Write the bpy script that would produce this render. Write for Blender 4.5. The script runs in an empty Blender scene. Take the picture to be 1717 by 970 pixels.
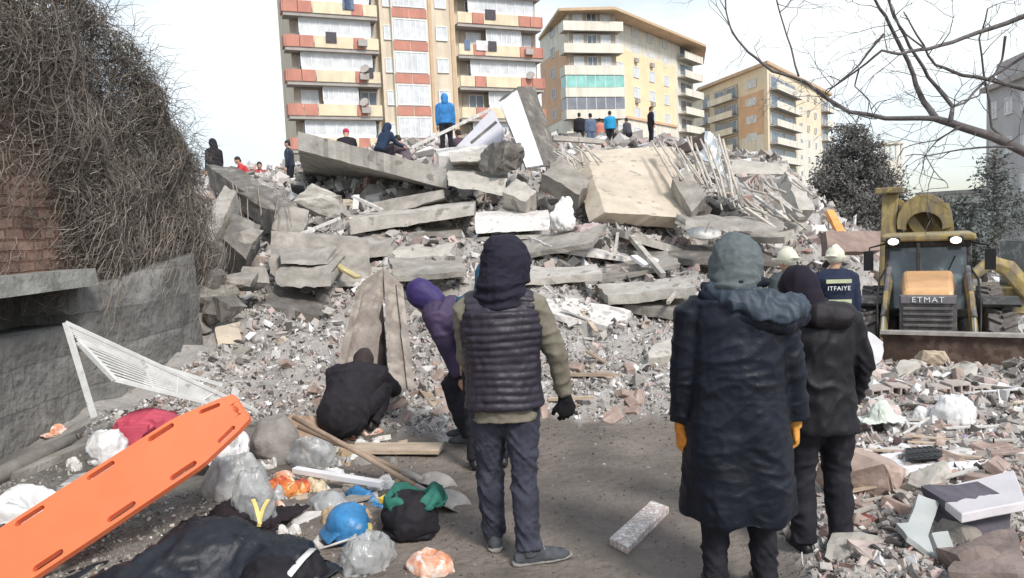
import bpy, bmesh, math, random
import numpy as np
from mathutils import Vector, Matrix, noise, Quaternion, Euler
R = math.radians
random.seed(7)
rng = np.random.default_rng(7)
sc = bpy.context.scene
COL = sc.collection

# ---------------------------------------------------------------- camera
PITCH, ROLL, EYE, FPX = R(4.6), R(-2.5), 1.78, 1250.0
CAMM = Matrix.Translation((0, 0, EYE)) @ Matrix.Rotation(R(90) - PITCH, 4, 'X') @ Matrix.Rotation(ROLL, 4, 'Z')
cam_d = bpy.data.cameras.new('camera'); cam = bpy.data.objects.new('camera', cam_d); COL.objects.link(cam)
cam.matrix_world = CAMM
cam_d.sensor_width = 36; cam_d.lens = FPX / 1717 * 36; cam_d.clip_end = 5000; cam_d.clip_start = 0.05
sc.camera = cam

# ---------------------------------------------------------------- world, sun, exposure
SUN_EL, SUN_AZ = R(44), R(148)          # azimuth clockwise from +Y: behind the camera, to the right
world = bpy.data.worlds.new('World'); sc.world = world; world.use_nodes = True
wn = world.node_tree; wn.nodes.clear()
wo = wn.nodes.new('ShaderNodeOutputWorld'); bg = wn.nodes.new('ShaderNodeBackground')
sky = wn.nodes.new('ShaderNodeTexSky'); sky.sky_type = 'NISHITA'; sky.sun_disc = False
sky.sun_elevation = SUN_EL; sky.sun_rotation = SUN_AZ
tc = wn.nodes.new('ShaderNodeTexCoord'); mp = wn.nodes.new('ShaderNodeMapping'); mp.inputs['Scale'].default_value = (1, 1, 2.6)
nz = wn.nodes.new('ShaderNodeTexNoise'); nz.inputs['Scale'].default_value = 1.7; nz.inputs['Detail'].default_value = 6
nz.inputs['Roughness'].default_value = .5
rp = wn.nodes.new('ShaderNodeValToRGB'); rp.color_ramp.elements[0].position = .46; rp.color_ramp.elements[1].position = .62
rp.color_ramp.elements[0].color = (.36, .36, .36, 1)
mx = wn.nodes.new('ShaderNodeMix'); mx.data_type = 'RGBA'
mx.inputs['B'].default_value = (6.7, 7.15, 7.3, 1)
wn.links.new(tc.outputs['Generated'], mp.inputs['Vector']); wn.links.new(mp.outputs[0], nz.inputs['Vector'])
wn.links.new(nz.outputs['Fac'], rp.inputs['Fac']); wn.links.new(rp.outputs['Color'], mx.inputs['Factor'])
wn.links.new(sky.outputs[0], mx.inputs['A']); wn.links.new(mx.outputs['Result'], bg.inputs['Color'])
wn.links.new(bg.outputs[0], wo.inputs['Surface']); bg.inputs['Strength'].default_value = .085
sun_d = bpy.data.lights.new('sun', 'SUN'); sun_d.energy = 1.7; sun_d.angle = R(13); sun_d.color = (1, .95, .89)
sun = bpy.data.objects.new('sun', sun_d); COL.objects.link(sun)
sv = Vector((math.sin(SUN_AZ) * math.cos(SUN_EL), math.cos(SUN_AZ) * math.cos(SUN_EL), math.sin(SUN_EL)))
sun.rotation_euler = sv.to_track_quat('Z', 'Y').to_euler()
sc.view_settings.view_transform = 'Standard'; sc.view_settings.look = 'None'
sc.view_settings.exposure = .96; sc.view_settings.gamma = 1
sc.cycles.max_bounces = 5; sc.cycles.diffuse_bounces = 3; sc.cycles.transparent_max_bounces = 6

# ---------------------------------------------------------------- helpers
def W(px, py, d):
    """a point d metres ahead of the camera in the direction of a photo pixel"""
    return CAMM @ Vector(((px - 858.5) / FPX * d, -(py - 485) / FPX * d, -d))

def horizon(px): return 385 + (858 - px) * math.tan(-ROLL)
def dground(py, px, z=0.): return (EYE - z) * FPX / (py - horizon(px))
def G(px, py, z=0.):
    o = CAMM.translation; p = W(px, py, 1.0); v = p - o
    t = (z - o.z) / v.z
    return o + v * t

MATS = {}
def M(name, col, rough=.85, var=.2, scale=5., bump=.25, bscale=40., metal=0., tint=False, col2=None, spot=None,
      spec=.3, bdist=.01, alpha=None, trans=0., emit=None, wave=None, coat=0., brick=None, streak=None):
    if name in MATS: return MATS[name]
    m = bpy.data.materials.new(name); m.use_nodes = True; MATS[name] = m
    nt = m.node_tree; N = nt.nodes; L = nt.links; b = N['Principled BSDF']
    tcn = N.new('ShaderNodeTexCoord'); co = tcn.outputs['Object']
    n1 = N.new('ShaderNodeTexNoise'); n1.inputs['Scale'].default_value = scale; n1.inputs['Detail'].default_value = 8
    n1.inputs['Roughness'].default_value = .62; L.new(co, n1.inputs['Vector'])
    r1 = N.new('ShaderNodeValToRGB'); L.new(n1.outputs['Fac'], r1.inputs['Fac'])
    c = Vector(col); a = c * (1 - var); z = Vector(col2) if col2 else c * (1 + var)
    r1.color_ramp.elements[0].position = .36; r1.color_ramp.elements[1].position = .66
    r1.color_ramp.elements[0].color = (*a, 1); r1.color_ramp.elements[1].color = (*[min(1, q) for q in z], 1)
    out = r1.outputs['Color']
    if spot:                                     # stains / chips with a shape of their own
        sc_, lo, scol, amt = spot
        n2 = N.new('ShaderNodeTexNoise'); n2.inputs['Scale'].default_value = sc_; n2.inputs['Detail'].default_value = 6
        L.new(co, n2.inputs['Vector'])
        r2 = N.new('ShaderNodeValToRGB'); r2.color_ramp.elements[0].position = lo; r2.color_ramp.elements[1].position = lo + .06
        r2.color_ramp.elements[1].color = (amt, amt, amt, 1); L.new(n2.outputs['Fac'], r2.inputs['Fac'])
        mm = N.new('ShaderNodeMix'); mm.data_type = 'RGBA'; L.new(r2.outputs['Color'], mm.inputs['Factor'])
        L.new(out, mm.inputs['A']); mm.inputs['B'].default_value = (*scol, 1); out = mm.outputs['Result']
    if streak:
        mpn = N.new('ShaderNodeMapping'); mpn.inputs['Scale'].default_value = streak[0]; L.new(co, mpn.inputs['Vector'])
        n3 = N.new('ShaderNodeTexNoise'); n3.inputs['Scale'].default_value = 1; n3.inputs['Detail'].default_value = 5
        L.new(mpn.outputs[0], n3.inputs['Vector'])
        r3 = N.new('ShaderNodeValToRGB'); r3.color_ramp.elements[0].position = .45; r3.color_ramp.elements[1].position = .65
        r3.color_ramp.elements[1].color = (streak[2],) * 3 + (1,); L.new(n3.outputs['Fac'], r3.inputs['Fac'])
        mm = N.new('ShaderNodeMix'); mm.data_type = 'RGBA'; L.new(r3.outputs['Color'], mm.inputs['Factor'])
        L.new(out, mm.inputs['A']); mm.inputs['B'].default_value = (*streak[1], 1); out = mm.outputs['Result']
    if tint:
        at = N.new('ShaderNodeAttribute'); at.attribute_name = 'tint'
        mm = N.new('ShaderNodeMix'); mm.data_type = 'RGBA'; mm.blend_type = 'MULTIPLY'; mm.inputs['Factor'].default_value = 1
        L.new(out, mm.inputs['A']); L.new(at.outputs['Color'], mm.inputs['B']); out = mm.outputs['Result']
    hgt = None
    nb = N.new('ShaderNodeTexNoise'); nb.inputs['Scale'].default_value = bscale; nb.inputs['Detail'].default_value = 6
    L.new(co, nb.inputs['Vector']); hgt = nb.outputs['Fac']
    if brick:
        bw, bh, mort, mcol, axes = brick
        sx = N.new('ShaderNodeSeparateXYZ'); L.new(co, sx.inputs[0]); cb = N.new('ShaderNodeCombineXYZ')
        L.new(sx.outputs[axes[0]], cb.inputs[0]); L.new(sx.outputs[axes[1]], cb.inputs[1])
        dn = N.new('ShaderNodeTexNoise'); dn.inputs['Scale'].default_value = 3; L.new(co, dn.inputs['Vector'])
        va = N.new('ShaderNodeVectorMath'); va.operation = 'MULTIPLY_ADD'; va.inputs[1].default_value = (.05, .05, 0)
        L.new(dn.outputs['Color'], va.inputs[0]); L.new(cb.outputs[0], va.inputs[2])
        bt = N.new('ShaderNodeTexBrick'); bt.inputs['Scale'].default_value = 1; bt.inputs['Brick Width'].default_value = bw
        bt.inputs['Row Height'].default_value = bh; bt.inputs['Mortar Size'].default_value = mort
        bt.inputs['Mortar Smooth'].default_value = .35
        bt.inputs['Color1'].default_value = (1, 1, 1, 1); bt.inputs['Color2'].default_value = (.62, .62, .62, 1)
        bt.inputs['Mortar'].default_value = (*mcol, 1); L.new(va.outputs[0], bt.inputs['Vector'])
        mm = N.new('ShaderNodeMix'); mm.data_type = 'RGBA'; mm.blend_type = 'MULTIPLY'; mm.inputs['Factor'].default_value = 1
        L.new(out, mm.inputs['A']); L.new(bt.outputs['Color'], mm.inputs['B']); out = mm.outputs['Result']
        ms = N.new('ShaderNodeMath'); ms.operation = 'MULTIPLY_ADD'; ms.inputs[1].default_value = -2.; L.new(bt.outputs['Fac'], ms.inputs[0])
        L.new(nb.outputs['Fac'], ms.inputs[2]); hgt = ms.outputs[0]
    L.new(out, b.inputs['Base Color'])
    if wave:
        mpn = N.new('ShaderNodeMapping'); mpn.inputs['Scale'].default_value = wave[0]; L.new(co, mpn.inputs['Vector'])
        wv = N.new('ShaderNodeTexWave'); wv.inputs['Scale'].default_value = 1; wv.inputs['Distortion'].default_value = wave[1]
        L.new(mpn.outputs[0], wv.inputs['Vector'])
        ad = N.new('ShaderNodeMath'); ad.operation = 'MULTIPLY_ADD'; ad.inputs[1].default_value = wave[2]
        L.new(wv.outputs['Fac'], ad.inputs[0]); L.new(hgt, ad.inputs[2]); hgt = ad.outputs[0]
    bp = N.new('ShaderNodeBump'); bp.inputs['Strength'].default_value = bump; bp.inputs['Distance'].default_value = bdist
    L.new(hgt, bp.inputs['Height']); L.new(bp.outputs[0], b.inputs['Normal'])
    b.inputs['Roughness'].default_value = rough; b.inputs['Metallic'].default_value = metal
    b.inputs['Specular IOR Level'].default_value = spec
    if coat: b.inputs['Coat Weight'].default_value = coat
    if alpha is not None: b.inputs['Alpha'].default_value = alpha
    if trans: b.inputs['Transmission Weight'].default_value = trans
    if emit: b.inputs['Emission Color'].default_value = (*emit[0], 1); b.inputs['Emission Strength'].default_value = emit[1]
    return m

# colours -----------------------------------------------------------
CONC = M('concrete', (.30, .275, .245), var=.28, scale=3, bump=.6, bscale=26, bdist=.02, spot=(2.2, .60, (.42, .39, .35), .7))
CONC_L = M('concrete_light', (.46, .43, .385), var=.22, scale=2.5, bump=.5, bscale=22, bdist=.02, spot=(3, .60, (.24, .215, .19), .8))
CONC_D = M('concrete_dark', (.17, .155, .14), var=.3, scale=4, bump=.7, bscale=24, bdist=.02, spot=(4, .58, (.30, .28, .25), .6))
PLASTER = M('tan_plaster', (.55, .475, .38), var=.14, scale=2.2, bump=.4, bscale=30, spot=(5, .62, (.30, .26, .22), .8))
WHITE = M('white_paint', (.76, .75, .76), rough=.5, var=.08, scale=4, bump=.1, spot=(6, .66, (.45, .42, .38), .6))
WHITE_DIRTY = M('dusty_white', (.64, .61, .58), rough=.6, var=.16, scale=7, bump=.3, spot=(9, .58, (.34, .30, .27), .7))
WOOD = M('weathered_wood', (.36, .28, .205), rough=.8, var=.25, scale=4, bump=.5, streak=((2, 40, 40), (.2, .15, .11), .6))
WOOD_L = M('pale_wood', (.52, .42, .32), rough=.75, var=.18, scale=4, bump=.4, streak=((3, 30, 30), (.34, .26, .19), .5))
BROWN = M('brown_board', (.20, .155, .125), rough=.7, var=.3, scale=2.5, bump=.4, spot=(4, .55, (.32, .27, .225), .7))
STEEL = M('rusty_rod', (.30, .25, .21), rough=.6, var=.3, metal=.3, scale=20)
ROD_L = M('dusty_rod', (.52, .47, .41), rough=.8, var=.2, scale=12)
BLACKM = M('black_plastic', (.02, .02, .022), rough=.45, var=.2, bump=.1)

def V3(*a): return Vector(a)
class MB:
    def __init__(s): s.v = []; s.f = []; s.t = []; s.tv = (1, 1, 1)
    def add(s, vs, fs):
        o = len(s.v); s.v += [Vector(v) for v in vs]; s.f += [tuple(i + o for i in f) for f in fs]; s.t += [s.tv] * len(vs)
        return s
    def hexa(s, p):          # p: bottom 4 then top 4
        return s.add(p, [(3, 2, 1, 0), (4, 5, 6, 7), (0, 1, 5, 4), (1, 2, 6, 5), (2, 3, 7, 6), (3, 0, 4, 7)])
    def box(s, c, d, m=None):
        x, y, z = d[0] / 2, d[1] / 2, d[2] / 2
        p = [Vector(q) for q in ((-x, -y, -z), (x, -y, -z), (x, y, -z), (-x, y, -z), (-x, -y, z), (x, -y, z), (x, y, z), (-x, y, z))]
        if m is not None: p = [m @ q for q in p]
        return s.hexa([q + Vector(c) for q in p])
    def span(s, x0, x1, y0, y1, z0, z1): return s.box(((x0 + x1) / 2, (y0 + y1) / 2, (z0 + z1) / 2), (abs(x1 - x0), abs(y1 - y0), abs(z1 - z0)))
    def tube(s, pts, rad, n=8, side=None, caps=True):
        pts = [Vector(p) for p in pts]; k = len(pts)
        if not isinstance(rad, (list, tuple)): rad = [rad] * k
        vs = []; ref = None
        for i, p in enumerate(pts):
            t = (pts[min(i + 1, k - 1)] - pts[max(i - 1, 0)])
            if t.length < 1e-9: t = Vector((0, 0, 1))
            t.normalize()
            if side is not None:
                a = Vector(side) - t * Vector(side).dot(t)
                if a.length < 1e-4: a = t.orthogonal()
            elif ref is None: a = t.orthogonal()
            else: a = ref - t * ref.dot(t); a = a if a.length > 1e-5 else t.orthogonal()
            a.normalize(); ref = a; b = t.cross(a)
            r = rad[i]; rx, ry = (r, r) if not isinstance(r, (list, tuple)) else r
            for j in range(n):
                an = 2 * math.pi * j / n; vs.append(p + a * (rx * math.cos(an)) + b * (ry * math.sin(an)))
        fs = [(i * n + j, i * n + (j + 1) % n, (i + 1) * n + (j + 1) % n, (i + 1) * n + j) for i in range(k - 1) for j in range(n)]
        if caps: fs += [tuple(range(n - 1, -1, -1)), tuple((k - 1) * n + j for j in range(n))]
        return s.add(vs, fs)
    def ball(s, c, r, m=None, n=12, k=8):
        if not isinstance(r, (list, tuple)): r = (r, r, r)
        c = Vector(c); pts = []
        for i in range(1, k):
            th = math.pi * i / k
            for j in range(n):
                a = 2 * math.pi * j / n
                q = Vector((r[0] * math.sin(th) * math.cos(a), r[1] * math.sin(th) * math.sin(a), r[2] * math.cos(th)))
                pts.append(c + (m @ q if m is not None else q))
        top = Vector((0, 0, r[2])); bot = -top
        if m is not None: top = m @ top; bot = m @ bot
        pts += [c + top, c + bot]; T = len(pts) - 2
        fs = [(i * n + j, (i + 1) * n + j, (i + 1) * n + (j + 1) % n, i * n + (j + 1) % n) for i in range(k - 2) for j in range(n)]
        fs += [(T, j, (j + 1) % n) for j in range(n)] + [(T + 1, (k - 2) * n + (j + 1) % n, (k - 2) * n + j) for j in range(n)]
        return s.add(pts, fs)
    def disc(s, c, ax, r, h, n=24, r2=None):   # short cylinder
        ax = Vector(ax).normalized(); c = Vector(c)
        return s.tube([c - ax * h / 2, c + ax * h / 2], [r, r2 if r2 else r], n)
    def mesh(s, name):
        me = bpy.data.meshes.new(name); me.from_pydata([tuple(v) for v in s.v], [], s.f); me.update()
        bm = bmesh.new(); bm.from_mesh(me); bmesh.ops.recalc_face_normals(bm, faces=bm.faces); bm.to_mesh(me); bm.free()
        if any(t != (1, 1, 1) for t in s.t):
            at = me.color_attributes.new('tint', 'FLOAT_COLOR', 'POINT')
            at.data.foreach_set('color', np.array([(*t, 1) for t in s.t], 'f').ravel())
        return me
    def build(s, name, mat, parent=None, smooth=False, bevel=0., seg=2, loc=None):
        me = s.mesh(name)
        return link(name, me, mat, parent, smooth, bevel, seg)

def link(name, me, mat, parent=None, smooth=False, bevel=0., seg=2):
    o = bpy.data.objects.new(name, me); COL.objects.link(o)
    if mat is not None and not me.materials: me.materials.append(mat)
    if smooth: me.polygons.foreach_set('use_smooth', [True] * len(me.polygons))
    if bevel:
        md = o.modifiers.new('bevel', 'BEVEL'); md.width = bevel; md.segments = seg; md.limit_method = 'ANGLE'; md.angle_limit = R(35)
    if parent is not None: o.parent = parent
    return o

def tag(o, label=None, cat=None, group=None, kind=None):
    if label: o['label'] = label
    if cat: o['category'] = cat
    if group: o['group'] = group
    if kind: o['kind'] = kind
    return o

def empty(name, loc=(0, 0, 0), rz=0., label=None, cat=None, group=None):
    o = bpy.data.objects.new(name, None); COL.objects.link(o); o.location = loc; o.rotation_euler = (0, 0, rz); o.empty_display_size = .1
    return tag(o, label, cat, group)

def rebase(o, loc):
    """move an object's origin to loc without moving its mesh"""
    loc = Vector(loc); o.data.transform(Matrix.Translation(-loc)); o.location = loc; return o

def remeshed(mb, voxel, smooth=4, disp=None, name='m'):
    """union of overlapping closed volumes -> one continuous skin"""
    me = mb.mesh(name); o = bpy.data.objects.new('tmp', me); COL.objects.link(o)
    md = o.modifiers.new('r', 'REMESH'); md.mode = 'VOXEL'; md.voxel_size = voxel; md.use_smooth_shade = True
    if smooth: ms = o.modifiers.new('s', 'SMOOTH'); ms.factor = .5; ms.iterations = smooth
    dg = bpy.context.evaluated_depsgraph_get(); dg.update()
    m2 = bpy.data.meshes.new_from_object(o.evaluated_get(dg)); m2.name = name
    bpy.data.objects.remove(o); bpy.data.meshes.remove(me)
    if disp:
        n = len(m2.vertices); co = np.empty(n * 3, 'f'); m2.vertices.foreach_get('co', co)
        no = np.empty(n * 3, 'f'); m2.vertex_normals.foreach_get('vector', no)
        co = co.reshape(-1, 3); no = no.reshape(-1, 3)
        d = np.array([disp(Vector(p), Vector(q)) for p, q in zip(co.tolist(), no.tolist())], 'f')
        m2.vertices.foreach_set('co', (co + no * d[:, None]).ravel()); m2.update()
    return m2

def fbm(p, o=3):
    s = 0; a = 1
    for i in range(o): s += a * noise.noise(p); p = p * 2.03; a *= .5
    return s

def folds(amp=.012, fx=7, fy=7, fz=3, seed=0, tw=1.2):
    off = Vector((seed * 3.1, seed * 1.7, seed * 5.3))
    def f(p, n):
        q = Vector((p.x * fx, p.y * fy, p.z * fz)) + off
        w = noise.noise(p * 3 + off) * tw
        a = 1 - abs(noise.noise(q + Vector((w, w, w)))) * 2.2
        b = 1 - abs(noise.noise(q * 2.1 + Vector((w, -w, w)))) * 2.2
        return amp * (a * a * .8 + b * .35 - .5)
    return f

def slab(name, c4, thick, mat, nu=10, nv=6, jag=.05, rough=.012, tdir=None, seed=0, label=None, cat='slab', group=None, bevel=0, parent=None):
    """broken slab: four world corners of the seen face, solid behind it, ragged edges"""
    c = [Vector(p) for p in c4]; o0 = sum(c, Vector()) / 4
    n = (c[1] - c[0]).cross(c[3] - c[0]).normalized()
    if n.dot(o0 - CAMM.translation) < 0: n = -n
    t = (Vector(tdir).normalized() if tdir is not None else n) * thick
    rnd = random.Random(seed + len(name) * 7 + int(abs(o0.x) * 1000))
    off = Vector((rnd.random() * 50, rnd.random() * 50, 0)); top = []
    for j in range(nv + 1):
        for i in range(nu + 1):
            u, v = i / nu, j / nv
            p = (c[0] * (1 - u) + c[1] * u) * (1 - v) + (c[3] * (1 - u) + c[2] * u) * v
            e = 0
            if i in (0, nu) or j in (0, nv):
                k = jag * (noise.noise(p * 4 + off) + .7 * noise.noise(p * 11 + off)); e = k
            p = p + (p - o0).normalized() * e + n * (rough * fbm(p * 3 + off, 3))
            top.append(p)
    vs = [p - o0 for p in top] + [p + t + (p - o0).normalized() * (jag * .6 * noise.noise(p * 6 - off)) - o0 for p in top]; m = len(top); w = nu + 1
    fs = []
    for j in range(nv):
        for i in range(nu):
            a = j * w + i; fs.append((a, a + 1, a + 1 + w, a + w)); fs.append((a + m, a + w + m, a + 1 + w + m, a + 1 + m))
    ring = [i for i in range(nu)] + [nu + j * w for j in range(nv)] + [nv * w + i for i in range(nu, 0, -1)] + [j * w for j in range(nv, 0, -1)]
    for i in range(len(ring)):
        a, b = ring[i], ring[(i + 1) % len(ring)]; fs.append((a, b, b + m, a + m))
    mb = MB(); mb.add(vs, fs); ob = mb.build(name, mat, parent, bevel=bevel); ob.location = o0
    if label: tag(ob, label, cat, group)
    return ob

def hull(size, n=14, seed=0, boxy=.6):
    """irregular broken block, origin at its centre"""
    rnd = random.Random(seed); bm = bmesh.new()
    for i in range(n):
        p = [rnd.uniform(-1, 1) for _ in range(3)]
        mxx = max(abs(q) for q in p); q = [a / mxx for a in p]
        p = [a * boxy + b * (1 - boxy) for a, b in zip(q, p)]
        bm.verts.new([p[k] * size[k] / 2 for k in range(3)])
    r = bmesh.ops.convex_hull(bm, input=bm.verts)
    bmesh.ops.delete(bm, geom=[v for v in bm.verts if not v.link_faces], context='VERTS')
    bmesh.ops.dissolve_limit(bm, angle_limit=.12, verts=bm.verts, edges=bm.edges)
    return bm

def rock_mesh(name, size, seed, cuts=2, amp=.03, n=14, boxy=.6):
    bm = hull(size, n, seed, boxy); bmesh.ops.triangulate(bm, faces=bm.faces)
    bmesh.ops.subdivide_edges(bm, edges=bm.edges, cuts=cuts, use_grid_fill=True)
    s = max(size); off = Vector((seed * 1.3, seed * 2.1, seed * .7))
    for v in bm.verts:
        v.co += v.normal * (amp * s * fbm(v.co * (5 / s) + off, 3))
    bmesh.ops.recalc_face_normals(bm, faces=bm.faces)
    me = bpy.data.meshes.new(name); bm.to_mesh(me); bm.free(); return me

def rock(name, loc, size, rot, mat, seed, label=None, cat='concrete block', group=None, cuts=2, amp=.03, boxy=.7, parent=None):
    o = link(name, rock_mesh(name, size, seed, cuts, amp, boxy=boxy), mat, parent); o.location = loc
    o.rotation_euler = [R(a) for a in rot]
    if label: tag(o, label, cat, group)
    return o

def bar(name, a, b, w, h, mat, label=None, cat=None, group=None, bevel=0, parent=None, n=8, up=(0, 0, 1), bend=.0):
    """straight beam / plank between two points"""
    a, b = Vector(a), Vector(b); o0 = (a + b) / 2; t = (b - a).normalized()
    s_ = t.cross(Vector(up)); s_ = s_.normalized() if s_.length > 1e-4 else t.orthogonal().normalized(); u_ = s_.cross(t)
    mb = MB(); vs = []; 
    for i in range(n + 1):
        p = a.lerp(b, i / n) - o0 + u_ * (bend * math.sin(math.pi * i / n)); k = 1 + .04 * noise.noise(p * 5 + a)
        for sx, sy in ((-1, -1), (1, -1), (1, 1), (-1, 1)): vs.append(p + s_ * (sx * w / 2 * k) + u_ * (sy * h / 2 * k))
    fs = [(i * 4 + j, i * 4 + (j + 1) % 4, i * 4 + 4 + (j + 1) % 4, i * 4 + 4 + j) for i in range(n) for j in range(4)]
    fs += [(3, 2, 1, 0), tuple(n * 4 + j for j in range(4))]
    mb.add(vs, fs); ob = mb.build(name, mat, parent, bevel=bevel); ob.location = o0
    if label: tag(ob, label, cat, group)
    return ob

def copy_tree(o, parent=None):
    c = o.copy(); COL.objects.link(c); c.parent = parent
    for ch in list(o.children): copy_tree(ch, c)
    return c
# ---------------------------------------------------------------- crumpled bags and cloths: settled once with the cloth solver, then kept as plain meshes
def settle(name, bm_fn, shrink=-.2, pressure=0., frames=22, stiff=2., bend=.05, humps=(), selfc=False, mass=.15, seed=1, drop=0.):
    bm = bmesh.new(); bm_fn(bm); rr = random.Random(seed); off = Vector((seed * 3.3, seed, 0))
    for v in bm.verts: v.co += Vector((noise.noise(v.co * 6 + off), noise.noise(v.co * 6 - off), noise.noise(v.co * 5 + off * 2))) * .012
    me = bpy.data.meshes.new(name); bm.to_mesh(me); bm.free(); o = bpy.data.objects.new('sim', me); COL.objects.link(o)
    cm = o.modifiers.new('c', 'CLOTH'); st = cm.settings; st.quality = 5; st.mass = mass; st.tension_stiffness = stiff; st.compression_stiffness = stiff; st.shear_stiffness = stiff * .5; st.bending_stiffness = bend
    st.shrink_min = shrink; st.shrink_max = shrink; st.air_damping = 1.5
    if pressure: st.use_pressure = True; st.uniform_pressure_force = pressure
    cm.collision_settings.distance_min = .008; cm.collision_settings.collision_quality = 2
    cm.collision_settings.use_self_collision = selfc; cm.collision_settings.self_distance_min = .006
    cm.point_cache.frame_start = 1; cm.point_cache.frame_end = frames
    col = []
    pm = MB(); pm.box((0, 0, -.1), (6, 6, .2))
    for c, rad in humps: pm.ball(c, rad, n=16, k=10)
    fl = pm.build('floor_tmp', None); fl.modifiers.new('k', 'COLLISION'); fl.collision.thickness_outer = .012; fl.collision.cloth_friction = 15
    for f in range(1, frames + 1): sc.frame_set(f)
    dg = bpy.context.evaluated_depsgraph_get(); m2 = bpy.data.meshes.new_from_object(o.evaluated_get(dg)); m2.name = name
    for q in (o, fl): bpy.data.objects.remove(q)
    sc.frame_set(1); return m2
def f_bag(sx, sy, sz, div=26):
    def fn(bm):
        bmesh.ops.create_icosphere(bm, subdivisions=5, radius=.5)
        for v in bm.verts:
            p = v.co; k = max(abs(p.x), abs(p.y), abs(p.z)) / .5; q = p / max(k, .01); q = p * .4 + q * .6
            t = max(0, (q.z - .15) / .35); q.x *= 1 - .55 * t; q.y *= 1 - .55 * t     # gathered neck
            v.co = Vector((q.x * sx, q.y * sy, (q.z + .52) * sz))
    return fn
def f_sheet(sx, sy, z, n=52, rot=0.):
    def fn(bm):
        bmesh.ops.create_grid(bm, x_segments=n, y_segments=int(n * sy / sx), size=.5)
        for v in bm.verts: v.co = Vector((v.co.x * sx, v.co.y * sy, z))
    return fn
BAGS = [settle('bag', f_bag(.5, .4, .42), -.30, 5, 14, seed=1), settle('bag', f_bag(.45, .42, .34), -.38, 3.5, 14, seed=2), settle('bag', f_bag(.6, .4, .26), -.40, 2.2, 16, seed=3), settle('bag', f_bag(.38, .36, .5), -.28, 7, 12, seed=4)]
TARPS = [settle('tarp', f_sheet(1.5, 1.1, .42, 60), -.10, 0, 30, stiff=5, bend=.5, humps=(((.1, .1, .1), (.30, .22, .24)), ((-.35, -.1, .05), (.25, .2, .16)), ((.45, -.2, .05), (.2, .2, .15))), seed=7),
         settle('jacket', f_sheet(.8, .6, .3, 46), -.28, 0, 24, stiff=3, bend=.2, humps=(((0, 0, .06), (.18, .14, .14)),), seed=8)]
def settled(name, src, loc, dims, rz, mat, label, cat, seed, amp=.012, fr=11, parent=None, tilt=(0, 0), group=None):
    """a fresh mesh from a settled shape, scaled to real size, with its own fine creases"""
    me = src.copy(); me.name = name; n = len(me.vertices); co = np.empty(n * 3, 'f'); me.vertices.foreach_get('co', co); co = co.reshape(-1, 3)
    lo, hi = co.min(0), co.max(0); sc_ = np.array(dims) / np.maximum(hi - lo, 1e-4); co = (co - np.array([(lo[0] + hi[0]) / 2, (lo[1] + hi[1]) / 2, lo[2]])) * sc_
    me.vertices.foreach_set('co', co.ravel().astype('f')); me.update()
    no = np.empty(n * 3, 'f'); me.vertex_normals.foreach_get('vector', no); no = no.reshape(-1, 3); f1 = folds(amp, fr, fr, fr * .8, seed, 2.); f2 = folds(amp * .35, fr * 3, fr * 3, fr * 3, seed + 5, 1.5)
    d = np.array([f1(Vector(p), None) + f2(Vector(p), None) for p in co.tolist()], 'f'); me.vertices.foreach_set('co', (co + no * d[:, None]).ravel().astype('f')); me.update()
    me.materials.clear(); o = link(name, me, mat, parent, True); o.location = loc; o.rotation_euler = (tilt[0], tilt[1], rz)
    if src in TARPS: md = o.modifiers.new('s', 'SOLIDIFY'); md.thickness = .006; md.offset = 1
    if label: tag(o, label, cat, group)
    return o
# ---------------------------------------------------------------- terrain heights
COLS = [-900, 60, 300, 500, 700, 900, 1100, 1300, 1420, 1520, 1700, 2100, 3200]
YS = [0.5, 3.0, 4.5, 6.8, 8.0, 10, 12, 14, 17, 20, 25, 32, 40, 46]
PY = {  # photo height of the heap's surface by column and distance; ('z', v) gives a height in metres
 -900: [('z', 0)] * 8 + [('z', .5), ('z', 1), ('z', 2), ('z', 2), ('z', 2), ('z', 1)],
 60:   [('z', 0), ('z', 0), ('z', .03), ('z', .02), ('z', .1), ('z', .3), ('z', .6), ('z', 1), ('z', 1.8), ('z', 2.4), ('z', 3), ('z', 3), ('z', 3), ('z', 2)],
 300:  [('z', 0), ('z', .02), ('z', .08), ('z', .12), 655, 585, 520, 450, 370, 318, 305, 310, 320, 330],
 500:  [('z', 0), ('z', 0), ('z', .03), 728, 662, 590, 525, 455, 372, 312, 293, 296, 302, 305],
 700:  [('z', 0), ('z', 0), ('z', 0), 722, 657, 575, 505, 440, 355, 285, 255, 252, 252, 255],
 900:  [('z', 0), ('z', 0), ('z', 0), 712, 650, 570, 500, 430, 350, 285, 248, 243, 243, 245],
 1100: [('z', 0), ('z', 0), ('z', 0), 718, 655, 580, 510, 445, 368, 305, 266, 250, 242, 243],
 1300: [('z', 0), ('z', 0), ('z', 0), 735, 690, 625, 560, 505, 430, 370, 310, 285, 275, 275],
 1420: [('z', 0), ('z', .02), ('z', .04), ('z', .02), ('z', -.02), ('z', -.25), ('z', -.2), ('z', .1), ('z', .5), ('z', .9), ('z', 1.2), ('z', 1.2), ('z', 1), ('z', .6)],
 1520: [('z', 0), ('z', .03), ('z', .05), ('z', .06), ('z', .02), ('z', -.5), ('z', -1.05), ('z', -1.05), ('z', -.9), ('z', -.7), ('z', -.6), ('z', -.6), ('z', -.7), ('z', -.8)],
 1700: [('z', 0), ('z', .03), ('z', .08), ('z', .07), ('z', -.03), ('z', -.7)] + [('z', -1.05)] * 8,
 2100: [('z', 0), ('z', .03), ('z', .08), ('z', .05), ('z', -.2), ('z', -.9)] + [('z', -1.05)] * 8,
 3200: [('z', 0)] * 4 + [('z', -.2), ('z', -.9)] + [('z', -1.05)] * 8}
ZT = np.zeros((len(COLS), len(YS)))
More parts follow.
